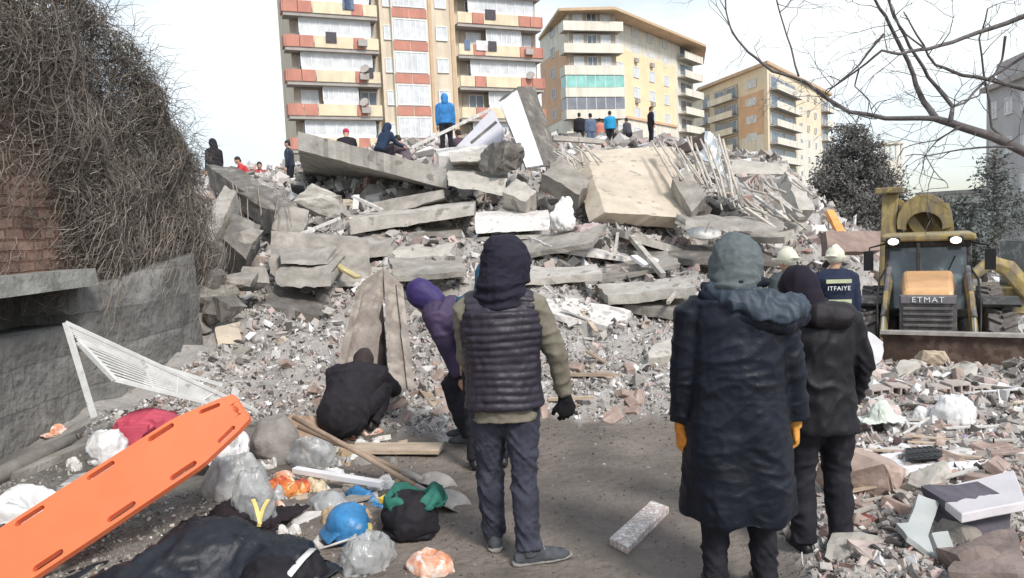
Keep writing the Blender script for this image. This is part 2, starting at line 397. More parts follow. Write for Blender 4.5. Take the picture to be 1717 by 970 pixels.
for i, c in enumerate(COLS):
    for j, y in enumerate(YS):
        e = PY[c][j]; ZT[i, j] = e[1] if isinstance(e, tuple) else W(c, e, y).z
UC = np.array([(c - 858) / FPX for c in COLS]); YC = np.array(YS)

def _sm(t): return t * t * (3 - 2 * t) * .5 + t * .5
def zbase(x, y):
    x = np.asarray(x, float); y = np.asarray(y, float); yy = np.clip(y, YC[0], YC[-1]); u = np.clip(x / np.maximum(yy, 3.), UC[0], UC[-1])
    i = np.clip(np.searchsorted(UC, u) - 1, 0, len(UC) - 2); j = np.clip(np.searchsorted(YC, yy) - 1, 0, len(YC) - 2)
    a = _sm((u - UC[i]) / (UC[i + 1] - UC[i])); b = (yy - YC[j]) / (YC[j + 1] - YC[j])
    return (ZT[i, j] * (1 - a) + ZT[i + 1, j] * a) * (1 - b) + (ZT[i, j + 1] * (1 - a) + ZT[i + 1, j + 1] * a) * b

def rubmask(x, y):
    """1 where rubble lies, 0 on the trodden dirt"""
    u = np.asarray(x) / np.maximum(y, .5); y = np.asarray(y, float)
    edge = 6.75 + .25 * np.sin(x * 2.1) + .15 * np.sin(x * 5.3 + 1)
    edge = edge + .12 * np.sin(x * 13.7) * np.sin(y * 9) + .08 * np.sin(x * 31)
    m1 = np.clip((y - edge) / .28 + .5, 0, 1)
    m2 = np.clip((u - (.37 + .02 * np.sin(y * 4))) / .03 + .5, 0, 1) * np.clip((y - 2) / .4, 0, 1)
    return np.maximum(m1, m2)

def znoise(x, y):
    s = min(1., max(0., (y - 6) / 6))
    q = Vector((x * .9, y * .9, 3.1)); q2 = Vector((x * 3.1, y * 3.1, 7.7))
    mk = float(rubmask(x, y))
    far = max(.35, min(1., (34 - y) / 16)) if y > 18 else 1
    return (mk * (noise.noise(q) * (.10 + .34 * s) + noise.noise(q2) * (.05 + .17 * s) + abs(noise.noise(q2 * 2.3)) * (.06 + .10 * s)) * far
            + (1 - mk) * (.018 * noise.noise(q * 2) + .012 * noise.noise(q2 * 2)))

def Z(x, y): return float(zbase(x, y)) + znoise(x, y)
def onheap(px, py, d0=3., d1=45.):
    """first point of the heap's surface under a photo pixel"""
    d = d0
    while d < d1:
        p = W(px, py, d)
        if p.z <= Z(p.x, p.y): return p
        d += .05 if d < 14 else .15
    return W(px, py, d1)

xs = np.sign(np.linspace(-1, 1, 380)) * np.abs(np.linspace(-1, 1, 380)) ** 1.8 * 34
ys = -5 + 53 * np.linspace(0, 1, 420) ** 1.5
X, Y = np.meshgrid(xs, ys); Zg = zbase(X, Y)
Zn = np.array([[znoise(x, y) for x in xs] for y in ys.tolist()])
Zg = Zg + Zn
edge = np.maximum(np.clip((np.abs(X) - 30) / 4, 0, 1), np.clip((Y - 44) / 4, 0, 1)); Zg = Zg * (1 - edge) + (-1.6) * edge
nx, ny = len(xs), len(ys)
me = bpy.data.meshes.new('ground')
co = np.stack([X, Y, Zg], -1).reshape(-1, 3)
idx = (np.arange(ny - 1)[:, None] * nx + np.arange(nx - 1)[None, :]).ravel()
fs = np.stack([idx, idx + 1, idx + 1 + nx, idx + nx], -1)
me.from_pydata(co.tolist(), [], fs.tolist()); me.update()
mk = rubmask(X, Y).ravel(); at = me.color_attributes.new('tint', 'FLOAT_COLOR', 'POINT')
dirt = np.array([.205, .175, .152]); rub = np.array([.42, .395, .37]); grav = np.array([.20, .185, .165])
gl = np.clip((-X.ravel() / np.maximum(Y.ravel(), 1) - .32) / .1, 0, 1)[:, None] * (1 - mk[:, None])
tcol = dirt * (1 - mk[:, None]) * (1 - gl) + grav * gl + rub * mk[:, None]
wet = np.array([noise.noise(Vector((x * .8, y * 1.6, 2))) + .5 * noise.noise(Vector((x * 3, y * 5, 2))) for x, y in zip(X.ravel().tolist(), Y.ravel().tolist())])[:, None]
tcol = tcol * (1 + .32 * np.clip(wet, -1, 1) * (1 - mk[:, None] * .5))
at.data.foreach_set('color', np.concatenate([tcol, np.ones((len(tcol), 1))], 1).astype('f').ravel())
GM = M('ground_mix', (1, 1, 1), rough=.95, var=.30, scale=2.4, bump=.9, bscale=16, bdist=.03, tint=True, spot=(11, .60, (.62, .60, .58), .8))
g = link('ground', me, GM, None, True); tag(g, kind='structure')
mb = MB(); mb.add([(-3000, -600, -1.65), (3000, -600, -1.65), (3000, 4000, -1.65), (-3000, 4000, -1.65)], [(0, 1, 2, 3)])
tag(mb.build('street', M('far_ground', (.16, .15, .14), var=.2, scale=.05, bump=.1)), kind='structure')

# ---------------------------------------------------------------- loose rubble nobody could count
def protos(n, k, lo=6, boxy=.55, flat=(.25, 1)):
    out = []
    for s in range(k):
        rr = random.Random(1000 + s + n)
        bm = bmesh.new(); d3 = (1, rr.uniform(.3, .95), rr.choice([rr.uniform(.08, .2), rr.uniform(.2, .6)]))
        if s % 6 == 5: d3 = (1.6, rr.uniform(.07, .16), rr.uniform(.05, .12))
        for sx in (-1, 1):
            for sy in (-1, 1):
                for sz in (-1, 1):
                    if rr.random() < .12: continue
                    bm.verts.new([sx * d3[0] / 2 * rr.uniform(.55, 1.1), sy * d3[1] / 2 * rr.uniform(.6, 1.1), sz * d3[2] / 2 * rr.uniform(.75, 1.1)])
        bmesh.ops.convex_hull(bm, input=bm.verts)
        bmesh.ops.delete(bm, geom=[v for v in bm.verts if not v.link_faces], context='VERTS')
        bmesh.ops.triangulate(bm, faces=bm.faces)
        bmesh.ops.recalc_face_normals(bm, faces=bm.faces); bm.verts.ensure_lookup_table(); bm.verts.index_update()
        out.append((np.array([v.co[:] for v in bm.verts]), np.array([[v.index for v in f.verts] for f in bm.faces]))); bm.free()
    return out
PR = protos(10, 24)
def scatter(name, pts, sizes, tints, mat, pr=PR, flat=1., seed=1):
    r = np.random.default_rng(seed); V = []; F = []; T = []; o = 0
    for (p, s, t) in zip(pts, sizes, tints):
        v, f = pr[r.integers(len(pr))]
        q = r.normal(size=4); q /= np.linalg.norm(q); a, b, c, d = q
        Rm = np.array([[1 - 2 * (c * c + d * d), 2 * (b * c - a * d), 2 * (b * d + a * c)], [2 * (b * c + a * d), 1 - 2 * (b * b + d * d), 2 * (c * d - a * b)],
                       [2 * (b * d - a * c), 2 * (c * d + a * b), 1 - 2 * (b * b + c * c)]])
        V.append((v * s) @ Rm.T * np.array([1, 1, flat]) + p); F.append(f + o); o += len(v); T.append(np.tile(t, (len(v), 1)))
    V = np.concatenate(V); F = np.concatenate(F); T = np.concatenate(T)
    me = bpy.data.meshes.new(name); me.vertices.add(len(V)); me.vertices.foreach_set('co', V.astype('f').ravel())
    me.loops.add(F.size); me.loops.foreach_set('vertex_index', F.astype('i').ravel())
    me.polygons.add(len(F)); me.polygons.foreach_set('loop_start', np.arange(0, F.size, 3, dtype='i')); me.update(); me.polygons.foreach_set('use_smooth', [False] * len(F)); me.validate()
    at = me.color_attributes.new('tint', 'FLOAT_COLOR', 'POINT'); at.data.foreach_set('color', np.concatenate([T, np.ones((len(T), 1))], 1).astype('f').ravel())
    return link(name, me, mat)
RUBM = M('rubble_pieces', (1, 1, 1), rough=.92, var=.22, scale=9, bump=.6, bscale=60, tint=True, bdist=.012)
def tintpick(r, n, pal, w):
    k = r.choice(len(pal), n, p=np.array(w) / sum(w)); c = np.array(pal)[k] * r.uniform(.72, 1.25, (n, 1)); return np.clip(c, 0, .85)
PAL = [(.42, .385, .355), (.25, .23, .215), (.58, .54, .51), (.78, .755, .74), (.42, .28, .24), (.075, .068, .065), (.50, .42, .375), (.54, .41, .38)]  # near-black tint: dark debris, plus more to imitate shaded gaps
def inwall(x, y): return x < -3.95 and y < 11.3

def field(name, n, ylo, yhi, smin, smax, pal, w, mfun, seed, sexp=2.2, ulo=-.72, uhi=.75, lift=.25):
    r = np.random.default_rng(seed); P = []; S = []
    while len(P) < n:
        y = ylo * (yhi / ylo) ** r.random(); u = r.uniform(ulo, uhi); x = u * y
        if inwall(x, y): continue
        if r.random() > mfun(x, y, u): continue
        s = (smin + (smax - smin) * r.random() ** sexp) * y * (min(1, max(.6, (y - 4.) / 9)) if name == 'rubble' else 1)
        P.append((x, y, Z(x, y) + s * lift * r.uniform(-.3, 1))); S.append(s)
    o = scatter(name, P, S, tintpick(r, n, pal, w), RUBM, seed=seed)
    return o
tag(field('rubble', 84000, 6.5, 42, .0022, .027, PAL, [9, 5, 8, 5.5, .9, 2.2, 2.6, 1.3],
    lambda x, y, u: float(rubmask(x, y)) * (1 if u < .42 or y < 9 else .25) * (.45 + .9 * max(0, noise.noise(Vector((x * .5, y * .5, 1))) + .4)), 11, 6.5), 'heap of small broken masonry, plaster and brick over the slope', 'rubble', kind='stuff')
tag(field('mortar_crumbs', 60000, 6.6, 17, .0012, .0075, PAL, [7, 4, 9, 8, .8, 3, 2.6, 1.6],
    lambda x, y, u: float(rubmask(x, y)) * (1 if u < .42 else .4), 15, 2.2), 'fine pale mortar crumbs and splinters dusting the slope between larger pieces', 'mortar crumbs', kind='stuff')
tag(field('debris', 24000, 2.6, 9.5, .0018, .024, PAL, [7, 3, 5, 4, 1.8, 1.6, 3, 2],
    lambda x, y, u: float(rubmask(x, y)) * (u > .36), 12, 5., .34, .8), 'small broken tiles, brick and plaster on the right of the path', 'debris', kind='stuff')
tag(field('gravel', 5200, 3.0, 8, .002, .008, [(.34, .32, .29), (.5, .47, .43), (.2, .18, .16), (.3, .2, .16), (.66, .64, .6)], [5, 3, 3, 1, 1.5],
    lambda x, y, u: min(1, max(0, (-.12 - u) / .3)) * (.5 + noise.noise(Vector((x * 1.5, y * 1.5, 0)))), 13, 2.4, -.8, -.1), 'gravel and mortar crumbs at the foot of the stone wall', 'gravel', kind='stuff')
tag(field('pebbles', 9000, 2.6, 7.3, .0009, .0055, [(.16, .135, .115), (.22, .19, .165), (.36, .33, .3)], [6, 4, 1.5],
    lambda x, y, u: .35 + max(0, (y - 5.8) * .6) + max(0, noise.noise(Vector((x * 1.3, y * 1.3, 5)))), 14, 3.5, -.34, .4, .12), 'small pebbles trodden into the dirt path', 'pebbles', kind='stuff')
# ---------------------------------------------------------------- apartment blocks behind the heap
CREAM = M('cream_render', (.74, .64, .50), var=.07, scale=.6, bump=.1, streak=((1.6, 1.6, .12), (.50, .42, .34), .55), spot=(1.2, .62, (.6, .5, .38), .5))
CREAM_L = M('pale_render', (.80, .76, .66), var=.06, scale=.6, bump=.1, streak=((1.6, 1.6, .15), (.58, .52, .44), .5))
REDP = M('red_panel', (.58, .26, .20), var=.12, scale=.7, bump=.1, streak=((2, 2, .5), (.42, .22, .18), .5))
YELP = M('yellow_panel', (.80, .68, .49), var=.08, scale=.8, bump=.1, streak=((2, 2, .5), (.60, .50, .38), .5))
ORANGE = M('orange_and_shade_render', (.72, .47, .31), var=.08, scale=.5, bump=.1)  # orange trim, also the shade colour of the corner block's left face
YELLOW = M('sunlit_yellow_render', (.86, .70, .46), var=.07, scale=.5, bump=.1)  # corner block's right face, sunlight put into the colour
SOFFIT = M('soffit_grey', (.42, .39, .36), var=.12, scale=1, bump=.1)
FRAMEW = M('window_white', (.80, .80, .80), rough=.5, var=.04, bump=.05)
GLASS = M('window_glass', (.16, .19, .22), rough=.12, var=.35, scale=.8, bump=.02, spec=.6)
GLASS_L = M('curtained_glass', (.66, .68, .70), rough=.25, var=.15, scale=1.2, bump=.02, spec=.5)
TEAL = M('teal_glass', (.28, .58, .53), rough=.2, var=.2, scale=.8, bump=.02, spec=.5)
GREYG = M('grey_glass', (.24, .25, .29), rough=.2, var=.2, scale=.8, bump=.02, spec=.5)
SHADE_IN = M('shaded_recess_wall', (.48, .42, .35), var=.12, scale=.8, bump=.1)  # cream render darkened, balcony shade put into the colour
TILE_R = M('roof_edge', (.62, .45, .30), var=.1, scale=1)

def face(A, B):
    """local frame on a facade: x along it, y into the building, z up"""
    A, B = Vector((*A, 0)), Vector((*B, 0)); ln = (B - A).length; a = math.atan2(B.y - A.y, B.x - A.x)
    m = Matrix.Translation(A) @ Matrix.Rotation(a, 4, 'Z')
    def s_of(px):
        u = (px - 858) / FPX; c, s = math.cos(a), math.sin(a); return (u * A.y - A.x) / (c - u * s)
    return m, ln, s_of
def fbox(mb, m, x0, x1, y0, y1, z0, z1):
    p = [(x0, y0, z0), (x1, y0, z0), (x1, y1, z0), (x0, y1, z0), (x0, y0, z1), (x1, y0, z1), (x1, y1, z1), (x0, y1, z1)]
    mb.hexa([m @ Vector(q) for q in p])
def part(root, name, mat, m, boxes, parent=None):
    mb = MB()
    for b in boxes: fbox(mb, m, *b)
    o = mb.build(name, mat, parent or root); return o
def window(root, m, x0, x1, z0, z1, glass=None, y=0., mull=2):
    t = .07; bx = [(x0, x1, y - .06, y + .06, z0, z0 + t), (x0, x1, y - .06, y + .06, z1 - t, z1), (x0, x0 + t, y - .06, y + .06, z0 + t, z1 - t), (x1 - t, x1, y - .06, y + .06, z0 + t, z1 - t)]
    for k in range(1, mull): xm = x0 + (x1 - x0) * k / mull; bx.append((xm - t / 2, xm + t / 2, y - .05, y + .05, z0 + t, z1 - t))
    w = part(root, 'window', FRAMEW, m, bx)
    part(root, 'pane', glass or GLASS, m, [(x0 + t, x1 - t, y - .015, y + .02, z0 + t, z1 - t)], w); return w
rb = random.Random(5)

# block with red and yellow balcony parapets
b1 = empty('apartment_building', (0, 0, 0), 0, 'long apartment block with red and cream balcony parapets, behind the slab crest', 'building')
m1, L1, s1 = face((-18.4, 65), (3.9, 74))
ZP = 19.1; FH = 2.9; floors = [ZP + FH * k for k in range(-6, 3)]
xl, xm0, xm1, xr = s1(657), s1(680), s1(738), s1(787)
part(b1, 'wall', CREAM, m1, [(0.9, L1, 1.3, 13, -1.6, 27.6)])
part(b1, 'roof', TILE_R, m1, [(.3, L1 + .3, -.2, 13.4, 27.6, 28.0)])
part(b1, 'stair_tower', CREAM, m1, [(xl + .3, xm0, .35, 1.3, -1.6, 27.55), (xm1, xr - .2, .1, 1.3, -1.6, 27.55)])
part(b1, 'projecting_bay', CREAM_L, m1, [(xm0, xm1, -.1, 1.3, -1.6, 27.5)])
part(b1, 'pilaster', TILE_R, m1, [(xm1 + .15, xm1 + .45, -.02, .1, -1.6, 27.5)]); part(b1, 'pilaster', TILE_R, m1, [(xr - .65, xr - .3, -.02, .1, -1.6, 27.5)])
for k, zp in enumerate(floors):
    if zp < 8: continue
    for (a, b, pat) in ((0., xl, 'rrYrY'), (xr, L1, 'YrYrr')):
        bal = part(b1, 'balcony', SOFFIT, m1, [(a, b, -.1, 1.3, zp - 1.28, zp - 1.0)])
        n = {'rrYrY': [.0, .15, .30, .72, .84, 1.], 'YrYrr': [0, .17, .30, .72, .86, 1.]}[pat]
        for j in range(5):
            x0, x1 = a + (b - a) * n[j] + .03, a + (b - a) * n[j + 1] - .03
            part(b1, 'parapet_panel', REDP if pat[j] == 'r' else YELP, m1, [(x0, x1, -.2, -.06, zp - .98, zp)], bal)
        part(b1, 'parapet_return', REDP, m1, [(a - .12 if a == 0 else b, a if a == 0 else b + .12, -.2, 1.3, zp - .98, zp)], bal)
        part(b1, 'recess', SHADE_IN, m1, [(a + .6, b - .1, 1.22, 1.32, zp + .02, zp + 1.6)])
        # white enclosure or laundry screens standing behind the parapet
        x0, x1 = (a + 1.3, b - .6) if rb.random() < .75 else (a + 3, b - 2)
        if rb.random() < .8:
            e = part(b1, 'balcony_enclosure', FRAMEW, m1, [(x0, x1, .35, .45, zp - 1, zp + .35)] + [(x0 + (x1 - x0) * q / 7 - .04, x0 + (x1 - x0) * q / 7 + .04, .34, .46, zp + .35, zp + 1.55) for q in range(8)] + [(x0, x1, .34, .46, zp + 1.5, zp + 1.62)])
            part(b1, 'pane', GLASS_L, m1, [(x0, x1, .39, .41, zp + .35, zp + 1.5)], e)
        for q in range(rb.randint(0, 3)):
            lx = rb.uniform(a + .5, b - 1.5); part(b1, 'laundry', M(['laundry_dark', 'laundry_blue', 'laundry_white', 'laundry_red'][q % 4], [(.10, .09, .10), (.16, .22, .34), (.75, .74, .72), (.45, .14, .12)][q % 4]), m1, [(lx, lx + rb.uniform(.5, 1.1), -.30, -.26, zp - .55, zp + .35)])
        if rb.random() < .5: part(b1, 'air_conditioner', SOFFIT, m1, [(b - 1.9, b - 1.1, -.55, -.22, zp - .75, zp - .2)])
        for q in range(3):
            xx = a + 1.2 + q * 2.6
            window(b1, m1, xx, xx + 1.5, zp - .1, zp + 1.4, GLASS if rb.random() < .6 else GLASS_L, 1.16)
    # centre bay: red spandrel and white window wall
    for (x0, x1) in ((xm0 + .05, (xm0 + xm1) / 2 - .04), ((xm0 + xm1) / 2 + .04, xm1 - .05)):
        part(b1, 'spandrel_panel', REDP, m1, [(x0, x1, -.18, -.08, zp - .85, zp - .05)])
    window(b1, m1, xm0 + .15, xm1 - .15, zp + .05, zp + 1.9, GLASS_L, -.16, 6)
    window(b1, m1, xl + .6, xl + 1.5, zp + .1, zp + 1.4, GLASS_L, .28)
    window(b1, m1, xm1 + .8, xm1 + 1.9, zp + .2, zp + 1.5, GLASS_L, .03)
# satellite dishes on the parapets
for (px, k) in ((626, 4), (900, 5), (630, 5)):
    x = s1(px); z = ZP + FH * (k - 6)
    md = MB(); q = m1 @ Vector((x, -.5, z + .2)); md.disc(q, (-.3, -1, .5), .42, .05, 16); md.tube([q, m1 @ Vector((x, -.1, z - .3))], .03, 5)
    md.build('satellite_dish', SOFFIT, b1)

# corner block: orange carries its shaded face, yellow its sunlit one
b2 = empty('apartment_building', (0, 0, 0), 0, 'corner apartment block, sunlit side yellow and shaded side orange, with teal glazed balcony', 'building')
def P2(px, d): return ((px - 858) / FPX * d, d)
cA, cB, cC, cD = P2(921, 113), P2(968, 100), P2(1046, 101.5), P2(1187, 124)
mL, LL, sL = face(cA, cB); mC, LC, sC = face(cB, cC); mR, LR, sR = face(cC, cD)
ZQ = 25.5; F2 = 2.83
mbw = MB(); q1, q2, q3 = (mR @ Vector(v) for v in ((.3, 1.3, 0), (LR * .74, 1.3, 0), (LR, 1.7, 0)))
base = [(*cA, -1.6), (*cB, -1.6), (q1.x, q1.y, -1.6), (q2.x, q2.y, -1.6), (q3.x, q3.y, -1.6), (cD[0] + 2, 140, -1.6), (cA[0] + 8, 140, -1.6)]
top = [(p[0], p[1], 29.4) for p in base]; nb = len(base)
mbw.add(base + top, [tuple(range(nb - 1, -1, -1)), tuple(range(nb, 2 * nb))] + [(i, (i + 1) % nb, (i + 1) % nb + nb, i + nb) for i in range(nb)])
mbw.build('wall', CREAM_L, b2)
mbr = MB(); ctr = Vector((sum(p[0] for p in base) / nb, sum(p[1] for p in base) / nb, 0))
rb_ = [Vector((*cA, 29.45)), Vector((*P2(955, 98.5), 29.45)), Vector((*P2(1046, 99), 29.45)), Vector((*P2(1192, 122), 29.45)), Vector((cD[0] + 3, 135, 29.45)), Vector((cA[0] + 7, 135, 29.45))]
rb_ = [p + (p - ctr - Vector((0, 0, 29.45))).normalized() * .2 for p in rb_]
mbr.add(rb_ + [p + Vector((0, 0, .35)) for p in rb_] , [tuple(range(5, -1, -1)), tuple(range(6, 12))] + [(i, (i + 1) % 6, (i + 1) % 6 + 6, i + 6) for i in range(6)])
mbr.build('roof', TILE_R, b2)
part(b2, 'orange_wall_band', ORANGE, mL, [(0.05, LL - .05, -.08, .0, 16.5, 25.9)])
part(b2, 'orange_wall_band', YELLOW, mR, [(.6, LR * .72, 1.2, 1.29, 16.9, 25.9)])
part(b2, 'cornice', ORANGE, mR, [(.5, LR * .73, 1.05, 1.29, 16.5, 16.85)])
for k in range(-5, 2):
    z = ZQ + F2 * k
    if z < 8: continue
    window(b2, mL, LL * .42, LL * .42 + 1.7, z - .1, z + 1.3, GLASS, -.1)
    bal = part(b2, 'balcony', SOFFIT, mC, [(-.9, LC + .6, -1.1, 1.0, z - 1.2, z - .95)])
    part(b2, 'parapet', CREAM_L, mC, [(-.9, LC + .6, -1.2, -1.08, z - 1.25, z - .05), (-1., -.9, -1.2, 1.0, z - 1.25, z - .05)], bal)
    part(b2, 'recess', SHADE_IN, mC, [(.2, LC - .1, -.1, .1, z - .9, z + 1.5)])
    for q in range(3): window(b2, mC, .6 + q * 1.9, 2. + q * 1.9, z - .5, z + 1.3, GLASS if q % 2 else GLASS_L, -.16)
    if k in (-2, -3):
        e = part(b2, 'balcony_enclosure', FRAMEW, mC, [(-.85 + (LC + 1.4) * q / 6 - .03, -.85 + (LC + 1.4) * q / 6 + .03, -1.14, -1.06, z, z + 1.55) for q in range(7)])
        part(b2, 'pane', TEAL if k == -2 else GREYG, mC, [(-.85, LC + .55, -1.12, -1.09, z - .0, z + 1.5), (-.95, -.92, -1.1, .8, z, z + 1.5)], e)
    for q in range(4):
        x = LR * (.07 + .17 * q)
        window(b2, mR, x, x + 1.7, z - .2, z + 1.3, GLASS_L, 1.14 if 16.9 < z < 25 else 1.22)
        if q in (1, 2) and k % 2 == 0: part(b2, 'air_conditioner', SOFFIT, mR, [(x + .3, x + 1.1, .75, 1.1, z - .95, z - .35)])
    b_ = part(b2, 'balcony', SOFFIT, mR, [(LR * .76, LR, .0, 1.6, z - 1.2, z - 1.0)])
    part(b2, 'parapet', CREAM_L, mR, [(LR * .76, LR, -.1, .02, z - 1.2, z - .1)], b_)
    window(b2, mR, LR * .8, LR * .95, z - .5, z + 1.2, GLASS, 1.42)

# further block
b3 = empty('apartment_building', (0, 0, 0), 0, 'farther cream and orange apartment block rising between the rubble and the conifer', 'building')
dA, dB, dC = P2(1184, 146), P2(1293, 124), P2(1392, 158)
mA, LA, sA = face(dA, dB); mD, LD, sD = face(dB, dC)
mbw = MB(); base = [(*dA, -1.6), (*dB, -1.6), (*dC, -1.6), (dC[0] + 1, 176, -1.6), (dA[0] + 4, 176, -1.6)]
mbw.add(base + [(p[0], p[1], 26.6) for p in base], [(4, 3, 2, 1, 0), (5, 6, 7, 8, 9)] + [(i, (i + 1) % 5, (i + 1) % 5 + 5, i + 5) for i in range(5)])
mbw.build('wall', M('pale_yellow_render', (.82, .70, .52), var=.07, scale=.5, bump=.1), b3)
ce = Vector((sum(p[0] for p in base) / 5, sum(p[1] for p in base) / 5, 0))
rr = [Vector((p[0], p[1], 26.65)) for p in base]; rr = [p + (p - ce - Vector((0, 0, 26.65))).normalized() * 1.1 for p in rr]
mbr = MB(); mbr.add(rr + [p + Vector((0, 0, .5)) for p in rr], [(4, 3, 2, 1, 0), (5, 6, 7, 8, 9)] + [(i, (i + 1) % 5, (i + 1) % 5 + 5, i + 5) for i in range(5)]); mbr.build('roof', TILE_R, b3)
part(b3, 'orange_wall_band', ORANGE, mA, [(LA * .62, LA * .95, -.1, 0, 15.8, 22.9)]); part(b3, 'pale_wall_band', CREAM_L, mA, [(LA * .62, LA * .95, -.1, 0, 5, 15.7)])
part(b3, 'pale_wall_band', CREAM_L, mD, [(LD * .42, LD, -.1, 0, 2, 17.5)])
for k in range(7):
    z = 23.9 - 2.95 * k
    if z < 6: break
    for (m_, a, b) in ((mA, LA * .22, LA * .60), (mA, LA * .02, LA * .14), (mD, LD * .02, LD * .4), (mD, LD * .86, LD * 1.)):
        b_ = part(b3, 'balcony', SOFFIT, m_, [(a, b, -1.3, 0, z - 1.2, z - 1.)])
        part(b3, 'parapet', CREAM_L, m_, [(a, b, -1.4, -1.28, z - 1.2, z - .1)], b_)
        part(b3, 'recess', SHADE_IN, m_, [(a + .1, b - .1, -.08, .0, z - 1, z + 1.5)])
        n = 2 if b - a > 5 else 1
        for q in range(n): window(b3, m_, a + .5 + q * (b - a) / n, a + (b - a) / n * (q + 1) - .5, z - .7, z + 1.2, GREYG if k in (1, 3) and m_ is mA else GLASS, -.14)
    window(b3, mA, LA * .72, LA * .86, z - .1, z + 1.2, GLASS_L, -.14)
    for q in range(3): window(b3, mD, LD * (.47 + .13 * q), LD * (.47 + .13 * q) + 1.3, z - .1, z + 1.1, GLASS, -.14)

# grey building on the far right and low houses
b4 = empty('grey_building', (0, 0, 0), 0, 'plain pale grey building at the right edge behind bare branches', 'building')
GREYW = M('grey_render', (.50, .49, .50), var=.08, scale=.5)
m4, L4, s4 = face(P2(1655, 62), P2(1790, 50))
part(b4, 'wall', GREYW, m4, [(0, L4, 0, 10, -1.6, 11.2)]); part(b4, 'roof', SOFFIT, m4, [(-.4, L4 + .4, -.4, 10.4, 11.2, 11.6)])
part(b4, 'gable', GREYW, m4, [(1.3, L4, .2, 9, 11.6, 13.2)])
for k in range(3):
    for q in range(3): window(b4, m4, .8 + q * 2.6, 2.0 + q * 2.6, 8.9 - 3 * k, 10.2 - 3 * k, GLASS_L, -.05)
b5 = empty('low_house', (0, 0, 0), 0, 'low white house with flat roof beyond the yellow digger', 'building')
m5, L5, s5 = face(P2(1545, 70), P2(1640, 66))
part(b5, 'wall', CREAM_L, m5, [(0, L5, 0, 6, -1.6, 3.2)]); part(b5, 'roof', SOFFIT, m5, [(-.3, L5 + .3, -.3, 6.3, 3.2, 3.5)])
for q in range(3): window(b5, m5, .8 + q * 1.6, 1.8 + q * 1.6, 1.2, 2.4, GLASS, -.05)
b6 = empty('water_tank_tower', (0, 0, 0), 0, 'white columned roof shelter seen beside the conifer top', 'roof shelter')
m6, L6, s6 = face(P2(1478, 90), P2(1516, 90))
part(b6, 'base', CREAM_L, m6, [(0, L6, 0, 3, -1.6, 8.0)]); part(b6, 'roof', CREAM_L, m6, [(-.2, L6 + .2, -.2, 3.2, 9.9, 10.2)])
for q in range(5): part(b6, 'column', CREAM_L, m6, [(q * L6 / 4.3, q * L6 / 4.3 + .22, 0, .22, 8.0, 9.9)])
# ---------------------------------------------------------------- conifers behind the digger
FOL = M('conifer_needles', (.17, .165, .155), rough=.9, var=.35, scale=1.5, bump=.1)
FOL2 = M('cedar_needles', (.15, .165, .155), rough=.9, var=.35, scale=1.5, bump=.1)
BARK = M('bark', (.16, .135, .12), var=.3, scale=9, bump=.8, bscale=30)
def conifer(px, d, h, rad, label, mat, n=9000, seed=0, z0=-1.4, lift=.12, shape=.9):
    p = P2(px, d); t = empty('conifer_tree', (p[0], p[1], z0), 0, label, 'tree')
    r = np.random.default_rng(seed)
    mb = MB(); mb.tube([(0, 0, 0), (.1, 0, h * .5), (.05, .05, h * .97)], [.22, .14, .02], 8)
    limbs = []
    for i in range(60):
        k = (i + .5) / 60; z = h * (lift + (1 - lift) * k); a = i * 2.4 + r.normal() * .3; L_ = rad * (1 - k) ** shape * r.uniform(.55, 1.15) + .25
        e = Vector((math.cos(a) * L_, math.sin(a) * L_, z + L_ * r.uniform(-.05, .35)))
        mb.tube([(0, 0, z), tuple(Vector((0, 0, z)).lerp(e, .5) + Vector((0, 0, .1))), tuple(e)], [.05, .035, .01], 4); limbs.append((Vector((0, 0, z)), e, L_))
    mb.build('trunk', BARK, t)
    V = []; F = []
    wts = np.array([l[2] for l in limbs]) ** 1.6; wts /= wts.sum(); ks = r.choice(len(limbs), n, p=wts)
    for i in range(n):
        a, b, L_ = limbs[ks[i]]; f = r.random() ** .6; c = a.lerp(b, f) + Vector(r.normal(size=3)) * (.08 + .11 * L_ * (1 - abs(f - .7)))
        u = Vector(r.normal(size=3)).normalized() * r.uniform(.05, .16); v = Vector(r.normal(size=3)).normalized() * r.uniform(.03, .08)
        o = len(V); V += [c - u, c + v, c + u, c - v]; F += [(o, o + 1, o + 2, o + 3)]
    mb = MB(); mb.v = V; mb.f = F; mb.t = [(1, 1, 1)] * len(V); me = bpy.data.meshes.new('crown'); me.from_pydata([tuple(v) for v in V], [], F)
    link('crown', me, mat, t); return t
conifer(1432, 44, 8.3, 3.0, 'dark grey-green conifer standing in front of the farthest apartment block', FOL, 32000, 1, -1.4, .2, .5)
conifer(1484, 47, 6.2, 1.5, 'lower dark conifer just right of the tall one, above the digger arm', FOL, 5500, 2, -1.4, .15, .8)
conifer(1618, 30, 3.4, 1.3, 'small blue-green cedar behind the digger cab', FOL2, 5000, 3, -1.2, .1, .8)
conifer(1668, 40, 6.0, 1.8, 'sparse bush-like conifer against the grey building', FOL2, 3500, 4, -1.2, .2, .7)
conifer(1578, 55, 4.2, 2.4, 'broad low conifer far behind the yellow boom', FOL2, 5000, 5, -1.4, .1, .6)

